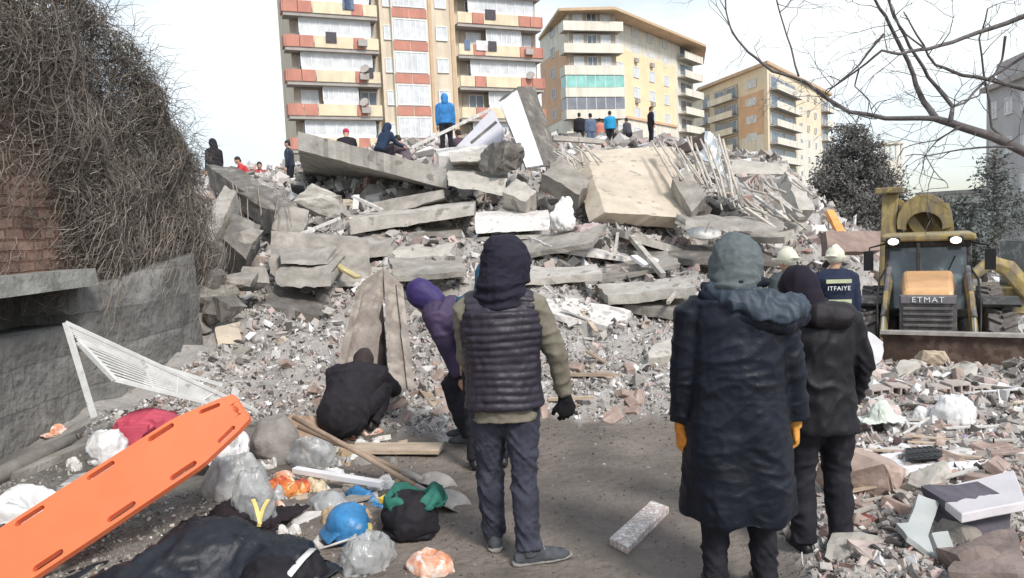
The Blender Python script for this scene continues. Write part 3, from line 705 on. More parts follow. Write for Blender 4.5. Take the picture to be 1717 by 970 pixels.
# ---------------------------------------------------------------- bare tree whose branches reach in from the right
bt = empty('bare_tree', (10.5 * .8, 9.6, -.9), 0, 'leafless tree reaching in from the right above the digger', 'tree')
BB = M('bare_bark', (.13, .115, .11), var=.3, scale=12, bump=.6)
BP = [([(1900, 700), (1880, 480), (1820, 330), (1760, 275), (1689, 242), (1613, 212), (1570, 200), (1548, 173), (1531, 126), (1500, 56), (1474, 15), (1455, -30)], .095, .014, 9.2),
      ([(1570, 200), (1483, 197), (1422, 186), (1366, 149), (1340, 134), (1297, 119), (1254, 89), (1228, 56), (1217, 19), (1214, -20)], .032, .008, 8.8),
      ([(1594, 205), (1597, 178), (1557, 130), (1526, 78), (1500, 26), (1480, -20)], .033, .012, 9.0),
      ([(1760, 160), (1689, 139), (1613, 126), (1570, 108), (1535, 61), (1515, 20)], .034, .008, 8.9),
      ([(1760, 10), (1689, 39), (1617, 65), (1557, 82), (1509, 89), (1479, 87), (1440, 113), (1397, 147), (1385, 152)], .034, .006, 8.4),
      ([(1689, 242), (1665, 215), (1652, 150), (1645, 65), (1656, 15)], .022, .008, 9.1),
      ([(1340, 128), (1327, 78), (1305, 22), (1300, -15)], .013, .007, 8.6),
      ([(1483, 56), (1440, 108), (1397, 147), (1375, 168)], .017, .005, 8.9),
      ([(1740, 80), (1689, 110), (1655, 134), (1620, 168), (1598, 180)], .022, .012, 9.0),
      ([(1689, 60), (1680, 100), (1665, 130), (1640, 160), (1600, 178)], .018, .008, 8.8),
      ([(1700, 246), (1613, 249), (1557, 260), (1518, 262)], .014, .005, 8.7),
      ([(1613, 212), (1570, 235), (1515, 249)], .012, .005, 8.6),
      ([(1605, 214), (1570, 240), (1550, 262), (1575, 300), (1590, 315)], .010, .004, 8.5),
      ([(1366, 149), (1400, 178), (1440, 192), (1470, 200)], .012, .006, 8.4),
      ([(1440, 113), (1432, 145), (1455, 170), (1463, 190)], .010, .004, 8.3),
      ([(1548, 82), (1520, 60), (1500, 30), (1490, -10)], .012, .006, 8.3)]
mb = MB(); ends = []; r = random.Random(3)
def brn(mb, pts, r0, r1, n=6, tw=2):
    k = len(pts); mb.tube(pts, [r0 + (r1 - r0) * (i / (k - 1)) ** .7 for i in range(k)], n)
tr = MB(); brn(tr, [W(1950, 850, 9.6), W(1915, 700, 9.5), W(1890, 560, 9.4), W(1880, 470, 9.3), W(1820, 330, 9.2)], .24, .13, 10)
tro = tr.build('trunk', BB, bt)
def densify(P, w=.03):
    out = []
    for i in range(len(P) - 1):
        a, b = P[i], P[i + 1]
        for q in range(3):
            p = a.lerp(b, q / 3); out.append(p + Vector((noise.noise(p * 3), noise.noise(p * 3 + Vector((9, 9, 9))), noise.noise(p * 3 + Vector((4, 1, 7))))) * w)
    return out + [P[-1]]
allp = []
for pts, r0, r1, d in BP:
    P = densify([W(x, y, d + .25 * math.sin(i)) for i, (x, y) in enumerate(pts)]); brn(mb, P, r0, r1); allp.append(P)
def twig(p, dr, L_, rd, lv):
    pts = [p]; q = p.copy(); dd = dr.normalized()
    for i in range(4):
        dd = (dd + Vector([r.gauss(0, .22) for _ in range(3)])).normalized(); q = q + dd * L_ / 4; pts.append(q.copy())
        if lv > 0 and i > 0 and r.random() < .8:
            s = dd.cross(Vector([r.gauss(0, 1) for _ in range(3)])).normalized(); twig(q, dd + s * r.uniform(.6, 1.2), L_ * .55, rd * .6, lv - 1)
    mb.tube(pts, [rd * (1 - .2 * i) for i in range(5)], 4)
for P in allp:
    for i in range(4, len(P), 2):
        if r.random() < .97:
            t = (P[min(i + 1, len(P) - 1)] - P[i - 1]).normalized(); s = t.cross(Vector([r.gauss(0, 1), r.gauss(0, .4), r.gauss(0, 1)])).normalized()
            twig(P[i], t * r.uniform(.2, 1) + s, r.uniform(.3, .9), .0062, 2)
inv = Matrix.Translation(-Vector(bt.location))
tro.data.transform(inv); br = mb.build('branches', BB, bt, True); br.data.transform(inv)

# ---------------------------------------------------------------- garden wall on the left, with its dead creeper
STONE = M('stone_wall_face', (.235, .225, .21), var=.25, scale=2.2, bump=1., bscale=9, bdist=.05, brick=(1.3, .38, .006, (.82, .81, .80), (1, 2)), spot=(1.6, .57, (.17, .16, .145), .7))
BRICK = M('red_brick_wall', (.34, .22, .175), var=.25, scale=3, bump=.9, bscale=20, bdist=.02, brick=(.24, .10, .012, (.55, .45, .40), (1, 2)), spot=(2.5, .58, (.22, .17, .14), .8))
LEDGE = M('mossy_ledge', (.29, .285, .265), var=.25, scale=4, bump=.8, bscale=18, bdist=.02, spot=(5, .56, (.15, .15, .13), .7))
gw = empty('garden_wall', (-4.4, 6.5, 0), 0, 'old stone retaining wall with brick above, overgrown, left of the heap', 'wall')
def prism(mb, poly, z0f, z1f, nz=8, amp=.03, f=2.2):
    """closed horizontal outline raised between two heights, its faces lumpy"""
    P = []
    for i in range(len(poly)):
        a, b = Vector((*poly[i], 0)), Vector((*poly[(i + 1) % len(poly)], 0)); k = max(1, int((b - a).length / .16))
        P += [a.lerp(b, q / k) for q in range(k)]
    n = len(P); vs = []; c = sum(P, Vector()) / n
    for j in range(nz + 1):
        for p in P:
            z0, z1 = z0f(p), z1f(p); q = Vector((p.x, p.y, z0 + (z1 - z0) * j / nz)); d = (p - c).normalized()
            vs.append(q + d * amp * fbm(q * f, 3))
    fs = [(j * n + i, j * n + (i + 1) % n, (j + 1) * n + (i + 1) % n, (j + 1) * n + i) for j in range(nz) for i in range(n)]
    o = len(vs); vs += [Vector((c.x, c.y, z0f(c))), Vector((c.x, c.y, z1f(c)))]
    fs += [(o, (i + 1) % n, i) for i in range(n)] + [(o + 1, nz * n + i, nz * n + (i + 1) % n) for i in range(n)]
    mb.add(vs, fs)
def place(o, root): o.data.transform(Matrix.Translation(-Vector(root.location))); return o
mb = MB(); prism(mb, [(-4.45, .5), (-4.40, 7.55), (-4.42, 7.8), (-6.2, 7.8), (-6.2, .5)], lambda p: -.1, lambda p: 1.02, 10, .05)
place(mb.build('stone_base', STONE, gw, True), gw)
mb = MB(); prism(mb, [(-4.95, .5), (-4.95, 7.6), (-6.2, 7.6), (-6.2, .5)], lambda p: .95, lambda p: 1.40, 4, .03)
place(mb.build('dark_recess', M('shaded_stone', (.12, .11, .10), var=.3, scale=4, bump=.8), gw, True), gw)  # stone colour darkened to hold the shade under the ledge
mb = MB(); prism(mb, [(-4.38, 7.5), (-4.25, 8.0), (-4.18, 9.2), (-4.28, 10.1), (-4.6, 10.7), (-6.2, 10.9), (-6.2, 7.5)], lambda p: -.1, lambda p: 1.42 + .1 * (p.y - 8), 14, .07)
place(mb.build('stone_pier', STONE, gw, True), gw)
mb = MB(); prism(mb, [(-4.15, .5), (-4.14, 7.45), (-4.9, 7.6), (-6.2, 7.6), (-6.2, .5)], lambda p: 1.40, lambda p: 1.57, 3, .035, 4)
place(mb.build('concrete_ledge', LEDGE, gw), gw)
mb = MB(); prism(mb, [(-4.55, .5), (-4.50, 7.4), (-4.66, 9.0), (-4.85, 10.6), (-6.4, 10.8), (-6.4, .5)], lambda p: 1.5 if p.y < 7.7 else 1.4 + .1 * (p.y - 8), lambda p: 4.1 - max(0, p.y - 7.3) * .42, 16, .04)
place(mb.build('brick_wall', BRICK, gw), gw)
mb = MB(); mb.tube([(-4.1, 1.0, .05), (-3.98, 5.2, .07), (-3.95, 6.9, .10)], [.07, .075, .06], 8, side=(0, 0, 1)); 
tag(rebase(mb.build('fallen_pole', M('old_wood_grey', (.27, .245, .215), var=.2, scale=5, bump=.5), None, True), (-4, 4, 0)), 'grey round timber lying along the foot of the stone wall', 'pole')

CRP = M('dead_creeper_stems', (1, 1, 1), rough=.95, var=.25, scale=8, bump=.1, tint=True)
CRL = M('dead_creeper_leaves', (1, 1, 1), rough=.95, var=.3, scale=5, bump=.1, tint=True)
cr = empty('dead_creeper', (-4.5, 8, 1.5), 0, 'mass of dry leafless creeper hanging over the brick wall', 'creeper')
r = random.Random(9)
def wtop(y): return 4.75 - max(0, y - 7.2) * .47
def csurf(y, z, dep):
    """point on the creeper mass: y along the wall, dep depth inside"""
    lump = .16 + .26 * (fbm(Vector((y * .8, z * .9, 2)), 3) + .35)
    k = min(1, max(0, (z - 1.2) / 1.2)); x = -4.42 + lump * (0.35 + .65 * k) * (1.0 if y > 7.2 else .65 * k + .1) - .04 * (y - 6)
    zt = wtop(y); 
    if z > zt: x -= (z - zt) * 1.2
    return Vector((x - dep, y, z))
V = []; F = []; T = []
def stem_(pts, r0, col):
    n = 3; k = len(pts); o = len(V)
    for i, p in enumerate(pts):
        t = (pts[min(i + 1, k - 1)] - pts[max(i - 1, 0)]).normalized(); a = t.orthogonal().normalized(); b = t.cross(a); rd = r0 * (1 - .6 * i / k)
        for j in range(n): an = 2.094 * j; V.append(p + a * (rd * math.cos(an)) + b * (rd * math.sin(an))); T.append(col)
    for i in range(k - 1):
        for j in range(n): F.append((o + i * n + j, o + i * n + (j + 1) % n, o + (i + 1) * n + (j + 1) % n, o + (i + 1) * n + j))
def vdens(y, z):       # bare brick shows low down near the camera
    if y < 7.5 and z < 3.3: return .07 + max(0, (z - 2.2) / 1.1) * .6 + max(0, y - 6.9) * .25
    return 1.
cnt = 0
while cnt < 15000:
    y = r.uniform(5.2, 11.1); z = r.uniform(1.35, wtop(y) + .15)
    if r.random() > vdens(y, z): continue
    cnt += 1; ang = r.uniform(-3.9, .8); ln = r.uniform(.2, .8); n = 9; pts = []; dep = r.random() ** 1.4 * .34
    for i in range(n):
        y += math.cos(ang) * ln / n; z += math.sin(ang) * ln / n; ang += r.gauss(0, .45); dep = max(-.05, dep + r.gauss(0, .03))
        if z < 1.1: break
        pts.append(csurf(y, z, dep))
    if len(pts) < 3: continue
    g = r.uniform(.6, 1.15) * (.45 if r.random() < .4 else 1); stem_(pts, r.uniform(.0015, .0048), (.34 * g, .295 * g, .255 * g))
for i in range(26):     # thicker hanging stems
    y = r.uniform(5.2, 11.); z = wtop(y) - r.random() ** 2 * 2; pts = []; ang = -1.57 + r.gauss(0, .25)
    for k in range(16):
        y += math.cos(ang) * .14; z += math.sin(ang) * .14; ang = -1.57 + (ang + 1.57) * .9 + r.gauss(0, .2)
        if z < 1.0: break
        pts.append(csurf(y, z, -.03 + .03 * math.sin(k)))
    if len(pts) > 3: stem_(pts, r.uniform(.005, .010), (.17, .15, .13))
for i in range(420):    # wispy ends against the sky
    y = r.uniform(7.0, 11.1); z = wtop(y) + r.uniform(-.3, .15); p = csurf(y, z, r.uniform(-.15, .2)); d = Vector((r.uniform(.1, 1), r.gauss(0, .6), r.uniform(-.2, 1))).normalized(); pts = [p]
    for k in range(7): d = (d + Vector((r.gauss(0, .3), r.gauss(0, .3), r.gauss(-.1, .3)))).normalized(); p = p + d * r.uniform(.03, .09); pts.append(p)
    stem_(pts, .0035, (.20, .18, .16))
for i in range(60):     # trailing over the pier and onto the stones
    y = r.uniform(7.5, 10.9); z = r.uniform(1.5, 2.4); pts = []
    for k in range(10):
        y += r.gauss(0, .05); z -= r.uniform(.05, .12); p = csurf(y, max(z, 1.2), -.12); p.z = z; p.x = max(p.x, -4.12 - .02 * k) if y < 10.4 else p.x + .2; pts.append(p)
        if z < .5: break
    stem_(pts, .004, (.30, .26, .22))
def tinted(name, V, F, T, mat, parent, off):
    me = bpy.data.meshes.new(name); me.from_pydata([tuple(v - off) for v in V], [], F); at = me.color_attributes.new('tint', 'FLOAT_COLOR', 'POINT')
    at.data.foreach_set('color', np.array([(*t, 1) for t in T], 'f').ravel()); return link(name, me, mat, parent)
tinted('stems', V, F, T, CRP, cr, Vector(cr.location))
V = []; F = []; T = []; cnt = 0
while cnt < 46000:
    y = r.uniform(5.2, 11.1); z = r.uniform(1.35, wtop(y) + .05)
    if r.random() > vdens(y, z) * (.25 if fbm(Vector((y, z, 9)) * 1.6) < -.12 else 1): continue
    cnt += 1; c = csurf(y, z, .03 + r.random() * .33); s = r.uniform(.008, .026)
    u = Vector((r.gauss(0, 1), r.gauss(0, 1), r.gauss(0, 1))).normalized() * s; v = Vector((r.gauss(0, 1), r.gauss(0, 1), r.gauss(0, 1))).normalized() * s * .7
    o = len(V); V += [c - u, c + v, c + u * .9, c - v]; F.append((o, o + 1, o + 2, o + 3))
    k = r.uniform(.6, 1.3); gr = noise.noise(Vector((y, z, 4)) * 1.2)
    col = (.175 * k, .152 * k, .128 * k) if gr < .22 else (.17 * k, .16 * k, .09 * k)
    if r.random() < .15: col = (.075, .05, .045)
    T += [col] * 4
tinted('withered_leaves', V, F, T, CRL, cr, Vector(cr.location))
# ---------------------------------------------------------------- named slabs and beams of the collapsed floors
def SL(name, c, thick, mat, label, tdir=None, nu=12, nv=6, jag=.05, rough=.015, cat='slab', group=None, seed=0, bevel=0):
    return slab(name, [W(*p) for p in c], thick, mat, nu, nv, jag, rough, tdir, seed, label, cat, group, bevel)
SL('concrete_slab', [(498, 251, 17.2), (748, 316, 16.4), (690, 314, 20.4), (512, 296, 20.4)], .42, CONC_L, 'long grey floor slab tilting down to the right at the heap crest, smooth underside showing', (.05, -.05, 1), 22, 8, .07, .01)
SL('concrete_slab', [(586, 368, 14.9), (794, 345, 14.9), (796, 361, 14.9), (590, 393, 14.9)], 1.3, CONC_L, 'long pale beam-like slab lying level below the crest slab', (0, 1, .12), 20, 4, .05, .012)
SL('concrete_slab', [(660, 421, 13.9), (762, 414, 13.8), (762, 437, 13.6), (664, 441, 13.6)], .9, CONC_L, 'short light slab with square end, in front of the long pale beam', (0, 1, .1), 12, 4, .05, .02)
SL('concrete_slab', [(570, 412, 13.8), (655, 408, 13.9), (660, 430, 13.7), (572, 432, 13.6)], .8, CONC, 'grey cracked slab beside the short light slab', (0, 1, .15), 10, 4, .07, .03)
SL('concrete_slab', [(455, 388, 13.2), (475, 392, 13.2), (470, 470, 12.5), (452, 460, 12.5)], 1.5, CONC, 'upright pointed slab fragment left of the wreckage, above the layered slab', (1, .3, -.12), 6, 10, .06, .02)
SL('concrete_slab', [(470, 424, 12.6), (552, 428, 12.7), (548, 444, 12.4), (470, 444, 12.2)], 1.1, CONC, 'layered slab edge resting left of the heap centre', (0, 1, .2), 12, 3, .06, .03)
SL('concrete_slab', [(462, 455, 12.0), (556, 452, 12.2), (552, 480, 11.9), (470, 482, 11.7)], 1.0, CONC, 'thicker crumbling slab below the layered slab edge', (0, 1, .2), 12, 4, .09, .05)
SL('concrete_slab', [(376, 310, 13.6), (396, 322, 13.4), (338, 446, 11.5), (306, 440, 11.6)], .35, CONC, 'long grey slab leaning steeply against the creeper at the wall end', None, 5, 14, .06, .03)
SL('concrete_slab', [(392, 356, 12.9), (436, 378, 12.8), (412, 434, 12.2), (374, 400, 12.3)], .5, CONC_D, 'square dark block face tipped on its corner near the leaning slab', None, 8, 8, .05, .02)
SL('concrete_slab', [(345, 276, 17.5), (400, 282, 17.5), (508, 352, 15.5), (452, 352, 15.3)], .55, CONC_D, 'dark road-like slab sliding down from the creeper towards the heap', (0, .3, -1), 14, 8, .08, .04)
SL('concrete_slab', [(470, 346, 14.6), (520, 350, 14.8), (506, 398, 14.1), (456, 384, 14.0)], .35, CONC, 'flat grey plate propped below the dark sliding slab', None, 8, 8, .05, .02)
SL('concrete_slab', [(980, 252, 17.6), (1130, 246, 18.), (1157, 366, 14.9), (1014, 356, 14.6)], .42, PLASTER, 'big tan tilted floor plate facing the camera in the upper middle', (-.75, .55, -.45), 16, 16, .05, .02, bevel=.01)
SL('concrete_slab', [(1128, 300, 15.4), (1150, 284, 15.6), (1186, 328, 15.0), (1160, 356, 14.7)], .3, CONC, 'grey square panel standing on the right edge of the tan plate', None, 8, 8, .03, .01)
SL('concrete_slab', [(908, 292, 15.6), (940, 262, 16), (988, 305, 15.6), (972, 326, 15.2)], .45, CONC, 'grey slab with bent rods on top, left of the tan plate', None, 8, 8, .06, .03)
SL('concrete_slab', [(730, 250, 17.6), (848, 240, 17.8), (852, 268, 17.0), (735, 262, 17.0)], .3, WHITE_DIRTY, 'white painted slab lying flat below the blue-coated figure', (0, .2, -1), 12, 5, .03, .01)
SL('concrete_slab', [(752, 256, 16.6), (822, 252, 16.6), (820, 270, 16.2), (756, 272, 16.2)], .6, CONC_L, 'short cream block in front of the white painted slab', (0, 1, -.1), 8, 4, .03, .02)
SL('concrete_slab', [(750, 292, 16.0), (852, 300, 15.8), (846, 330, 15.6), (752, 312, 15.8)], .8, CONC_L, 'broken beam with bright top edge under the white slabs', (0, 1, .25), 14, 5, .05, .03)
SL('concrete_slab', [(866, 300, 15.2), (900, 320, 15.0), (882, 340, 14.8), (842, 322, 15.0)], .5, CONC_L, 'broken beam end jutting right beside the dark void', None, 8, 6, .05, .02)
SL('concrete_slab', [(796, 364, 14.6), (922, 362, 14.8), (922, 386, 14.5), (798, 392, 14.3)], .6, WHITE_DIRTY, 'whitish flat slab edge behind the hooded head in the vest', (0, 1, .2), 16, 4, .03, .01)
SL('concrete_slab', [(622, 340, 15.9), (745, 318, 16.2), (746, 332, 16.), (640, 362, 15.8)], .5, CONC, 'thin grey slab wedged between the crest slab and long beam', (0, 1, -.2), 14, 4, .05, .02)
SL('concrete_slab', [(1228, 270, 17.5), (1322, 276, 17.4), (1318, 292, 17.2), (1222, 292, 17.2)], 2.2, CONC_L, 'pale flat-topped slab with dark hollow beneath, right shoulder of heap', (0, 1, .12), 14, 4, .04, .02)
SL('concrete_slab', [(1318, 288, 16.8), (1340, 300, 16.8), (1368, 352, 15.6), (1340, 352, 15.6)], .35, CONC_L, 'tan slab strip sliding down the right shoulder of the heap', None, 5, 10, .06, .03)
SL('concrete_slab', [(1150, 368, 14.2), (1316, 374, 14.2), (1312, 388, 13.9), (1150, 384, 13.9)], .8, CONC, 'low brownish slab edge right of the tan plate, above the grey hood', (0, 1, .15), 16, 3, .08, .04)
SL('concrete_slab', [(1090, 576, 9.2), (1135, 568, 9.4), (1130, 596, 8.9), (1088, 600, 8.8)], .2, CONC_L, 'pale slab fragment at the left sleeve of the long coat', None, 6, 5, .05, .02)
SL('concrete_slab', [(1068, 625, 8.3), (1122, 648, 8.3), (1122, 680, 7.9), (1066, 655, 7.9)], .14, CONC, 'tilted grey slab fragment by the coat sleeve, lower down the slope', None, 6, 5, .04, .02)
SL('concrete_slab', [(985, 640, 8.2), (1040, 640, 8.2), (1055, 662, 7.8), (1000, 668, 7.8)], .16, WHITE_DIRTY, 'flat whitish fragment lying above the dirt path, right of the gloved hand', (0, 0, -1), 6, 5, .05, .02)
SL('concrete_slab', [(362, 548, 10.6), (404, 540, 10.8), (404, 578, 10.4), (364, 580, 10.3)], .3, PLASTER, 'pinkish square block at the foot of the rubble near the stone pier', None, 6, 6, .04, .02)
SL('concrete_slab', [(1385, 388, 15.3), (1478, 388, 15.8), (1478, 420, 15.2), (1388, 424, 14.9)], .3, M('ribbed_brown_sheet', (.30, .22, .19), var=.2, scale=4, bump=.8, wave=((1, 1, 6), 1, 1.5)), 'ribbed brown sheet metal strip between the firefighters and the digger', (0, 1, -.3), 14, 4, .02, .01, 'metal sheet')
# tall white-painted wall piece standing at the crest
ws = empty('wall_fragment', W(875, 280, 16.6), 0, 'tall white-painted wall fragment standing tilted at the crest', 'wall fragment')
def loc_to(o, root): o.location = Vector(o.location) - Vector(root.location); o.parent = root; return o
loc_to(slab('core', [W(836, 168, 17.1), W(869, 146, 17.1), W(914, 280, 16.3), (W(881, 284, 16.1))], .62, CONC_D, 8, 22, .05, .02, (.62, .75, .1)), ws)
loc_to(slab('painted_face', [W(838, 172, 17.05), W(867, 151, 17.05), W(911, 277, 16.25), (W(882, 281, 16.05))], .05, M('white_paint_cool', (.70, .71, .76), var=.06, scale=1.5, spot=(7, .67, (.4, .38, .36), .7)), 8, 20, .02, .004), ws)
SL('plaster_sheet', [(762, 250, 18.2), (826, 182, 18.4), (842, 214, 18.2), (838, 240, 17.9)], .18, M('lilac_white', (.60, .59, .64), var=.1, scale=2), 'grey-white tilted plaster sheet between the blue coat and tall white fragment', None, 10, 10, .03, .01, 'plaster sheet')
bar('long_pole', W(690, 248, 16.8), W(822, 184, 17.2), .07, .07, WHITE_DIRTY, 'long pale pole leaning up towards the tall white fragment', 'pole')
bar('steel_bar', W(790, 240, 16.9), W(832, 205, 17.1), .06, .06, CONC_D, 'short dark bar across the grey-white plaster sheet', 'bar')
rock('rubble_lump', W(848, 268, 16.0), (1.0, .8, .85), (10, 20, 30), CONC_D, 21, 'big dark rounded lump with holes at the foot of the tall white fragment', 'rubble lump', cuts=4, amp=.07)
rock('boulder', W(536, 338, 15.0), (.95, .7, .68), (0, 10, 5), CONC_L, 31, 'pale rounded boulder at the left shoulder of the heap', 'boulder', cuts=4, amp=.05, boxy=.3)
sheet = SL('metal_sheet', [(1150, 240, 18.2), (1182, 222, 18.6), (1204, 232, 18.4), (1215, 300, 17.2)], .03, M('dull_sheet_metal', (.55, .58, .60), metal=.6, rough=.4, var=.2, scale=3), 'crumpled light metal sheet hanging at the right end of the crest', None, 10, 10, .05, .12, 'metal sheet')
SL('dark_roofing_sheet', [(1132, 250, 18.0), (1182, 222, 18.4), (1180, 246, 18.0), (1150, 254, 17.8)], .05, M('dark_felt', (.06, .045, .04), var=.3, scale=3), 'dark torn roofing sheet peaked beside the crumpled metal sheet', None, 8, 6, .05, .06, 'roofing sheet')
# assorted blocks around the wall end, one by one
k = 0
for (px, py, d, s, rot, mat) in [(390, 468, 11.6, (.75, .5, .26), (5, 8, 10), CONC), (352, 470, 11.2, (.45, .5, .4), (30, 12, 0), CONC_D), (345, 500, 11.0, (.5, .35, .3), (0, 30, 50), CONC), (384, 516, 10.9, (.55, .4, .3), (20, 0, 70), CONC_D),
        (428, 470, 12.0, (.5, .4, .3), (40, 10, 20), CONC), (360, 528, 10.8, (.4, .3, .3), (10, 40, 80), CONC_D), (410, 400, 12.6, (.5, .5, .35), (20, 20, 0), CONC), (330, 540, 10.8, (.4, .35, .3), (10, 0, 20), CONC), (430, 340, 14.5, (.8, .5, .4), (0, 30, 10), CONC_D),
        (355, 430, 11.6, (.5, .4, .5), (50, 0, 10), CONC_D), (370, 492, 11.2, (.6, .3, .25), (0, 0, 20), CONC), (330, 470, 11.0, (.35, .3, .35), (0, 60, 20), CONC_D)]:
    rock('concrete_block', W(px, py, d), s, rot, mat, 60 + k, ['flat block lying level near the creeper end', 'upright dark block touching the creeper', 'tilted block below the upright dark one', 'dark block turned edge-on right of the tilted block', 'block steeply tipped beside the layered slab', 'dark block near the pinkish square block', 'squarish block high under the sliding slab', 'lowest small block against the stone pier', 'large dark block under the road-like slab', 'dark block tipped against the leaning slab foot', 'flat narrow block in the middle of the tumble', 'small dark block wedged at the pier corner'][k] + ', beyond the stone pier', 'concrete block', 'tumbled blocks beyond the stone pier'); k += 1

# ---------------------------------------------------------------- mid-size chunks, strewn in zones
r = random.Random(21)
CHM = [link('proto', rock_mesh('chunk', (1, r.uniform(.5, .9), r.uniform(.2, .6)), 100 + i, 2, .03, r.choice([9, 12]), .85), [CONC, CONC_L, CONC_D, CONC_L, PLASTER, CONC][i % 6]) for i in range(14)]
chm = [o.data for o in CHM]
for o in CHM: bpy.data.objects.remove(o)
ZONES = [('concrete_chunk', 46, (300, 560), (600, 420), 'chunk on the slope between the stone pier and the brown planks', 'chunks on the left slope', (.008, .030)),
         ('concrete_chunk', 90, (560, 1120), (690, 400), 'chunk on the open middle slope of the heap', 'chunks on the middle slope', (.006, .028)),
         ('concrete_chunk', 70, (480, 1330), (395, 268), 'chunk wedged among the big slabs near the crest', 'chunks among the crest slabs', (.008, .034)),
         ('concrete_chunk', 56, (1180, 1400), (600, 300), 'broken piece on the slope behind the helmets', 'chunks on the right slope', (.006, .028))]
for nm, n, (xa, xb), (ya, yb), lab, grp, (sa, sb) in ZONES:
    for i in range(n):
        px, py = r.uniform(xa, xb), r.uniform(yb, ya); p = onheap(px, py, 6.8, 30)
        if inwall(p.x, p.y): continue
        s = (sa + (sb - sa) * r.random() ** 2.2) * p.y
        o = bpy.data.objects.new(nm, r.choice(chm)); COL.objects.link(o); o.location = p + Vector((0, 0, s * .18)); o.scale = (s, s, s)
        o.rotation_euler = (r.gauss(0, .35), r.gauss(0, .35), r.uniform(0, 6.28))
        tone = {'concrete': 'mid-grey', 'concrete_light': 'pale', 'concrete_dark': 'dark grey', 'tan_plaster': 'tan'}[o.data.materials[0].name]; size = 'large ' if s / p.y > .017 else 'small '
        tag(o, size + tone + ' ' + lab, 'concrete chunk', grp)
# broken floor plates lying in layers through the upper slope
r2 = random.Random(99); PLL = ['under the right half of the long pale beam', 'touching the whitish flat slab edge from below', 'just right of the dark hood of the vest man', 'below the pink cloth bundle', 'beneath the lower edge of the tan plate', 'left of the grey hood, level with its middle', 'halfway between the two standing hooded men, upper one', 'halfway between the two standing hooded men, nearer the vest man', 'above the purple hood, lower of two', 'right beside the top of the brown planks', 'overlapping the top of the brown planks', 'left of the brown planks on the open slope', 'immediately beside the violet hood on its right', 'close to the left shoulder of the long coat', 'touching the left shoulder of the long coat', 'lowest one between the vest man and long coat', 'just above and right of the grey hood', 'behind the grey hood at its left edge']
for i, (px, py) in enumerate([(700, 392), (840, 410), (905, 425), (1000, 430), (1080, 412), (1130, 440), (1020, 470), (930, 470), (720, 462), (660, 480), (600, 470), (540, 520), (700, 520), (1080, 500), (1140, 520), (960, 530), (1240, 400), (1200, 440)]):
    p = onheap(px, py, 7, 30); L_ = r2.uniform(.5, 1.15) * (p.y / 13); wd = r2.uniform(.35, .7) * (p.y / 13); a = r2.gauss(0, .35); ti = r2.gauss(-.12, .16); tl_ = r2.gauss(0, .15)
    ex_ = V3(math.cos(a), math.sin(a), tl_).normalized() * L_; ey = V3(-math.sin(a) * .9, math.cos(a), ti + .28).normalized() * wd; c0 = p + V3(0, -.05, .10 + r2.uniform(0, .1)); mt = [CONC, CONC_L, CONC, WHITE_DIRTY, CONC_L, CONC_D][i % 6]
    tn = {'concrete': 'mid-grey', 'concrete_light': 'pale', 'dusty_white': 'whitish', 'concrete_dark': 'dark grey'}[mt.name]
    slab('floor_plate', [c0 - ex_ - ey, c0 + ex_ - ey, c0 + ex_ + ey, c0 - ex_ + ey], r2.uniform(.06, .15), mt, 12, 7, .07, .02, (0, 0, -1), i, tn + ' broken floor plate ' + PLL[i], 'floor plate', 'floor plates on the upper slope')
# boards, rods and strips sticking out of the heap
for i, (a, b, w, h, mat, lab, cat) in enumerate([
    ((486, 400, 13.4), (570, 366, 14.), .07, .05, WHITE_DIRTY, 'thin white batten slanting up at the left of the heap', 'batten'),
    ((1058, 398, 13.6), (1112, 462, 12.3), .09, .09, CONC_L, 'long pale bar leaning under the tan plate, right side', 'bar'),
    ((1036, 392, 13.6), (1030, 432, 13), .05, .05, CONC_L, 'short upright pale bar under the tan plate', 'bar'),
    ((1062, 430, 12.9), (1084, 446, 12.7), .16, .05, WHITE, 'short white board under the tan plate', 'board'),
    ((530, 408, 13.4), (566, 452, 12.6), .12, .06, WOOD, 'brown timber sloping down beside the layered slab', 'timber'),
    ((556, 440, 12.7), (600, 466, 12.3), .14, .04, M('yellowish_board', (.5, .42, .22), var=.2, scale=4), 'yellowish board just above the brown standing planks', 'board'),
    ((458, 616, 8.9), (542, 638, 8.5), .22, .04, WHITE, 'bright white board lying left of the crouching figure', 'board'),
    ((400, 608, 9.4), (458, 603, 9.6), .09, .05, WOOD_L, 'thin tan lath on the slope left of the white board', 'lath'),
    ((1120, 508, 10.8), (1150, 470, 11.6), .05, .05, ROD_L, 'thin pale stick near the long coat shoulder', 'stick'),
    ((592, 330, 15.6), (640, 352, 15.3), .10, .05, WHITE_DIRTY, 'bent white strip in front of the thin grey slab', 'strip'),
    ((596, 352, 15.4), (598, 328, 15.6), .12, .05, WHITE_DIRTY, 'upright white strip at the left of the bent strip', 'strip'),
    ((925, 232, 18.2), (1010, 238, 18.8), .2, .12, CONC_L, 'pale beam at the crest below the group of onlookers', 'beam'),
    ((1250, 350, 14.8), (1300, 384, 14.0), .08, .06, ROD_L, 'pale bar among dark gaps on the right shoulder', 'bar'),
    ((1286, 318, 16.), (1344, 366, 14.8), .14, .06, CONC_L, 'light plank sliding down beneath the flat-topped slab', 'plank'),
    ((1266, 330, 16.), (1320, 368, 14.9), .07, .05, WHITE_DIRTY, 'narrow white bar parallel to the light plank', 'bar')]):
    bar(cat.replace(' ', '_') if cat != 'bar' else 'loose_bar', W(*a), W(*b), w, h, mat, lab, cat)
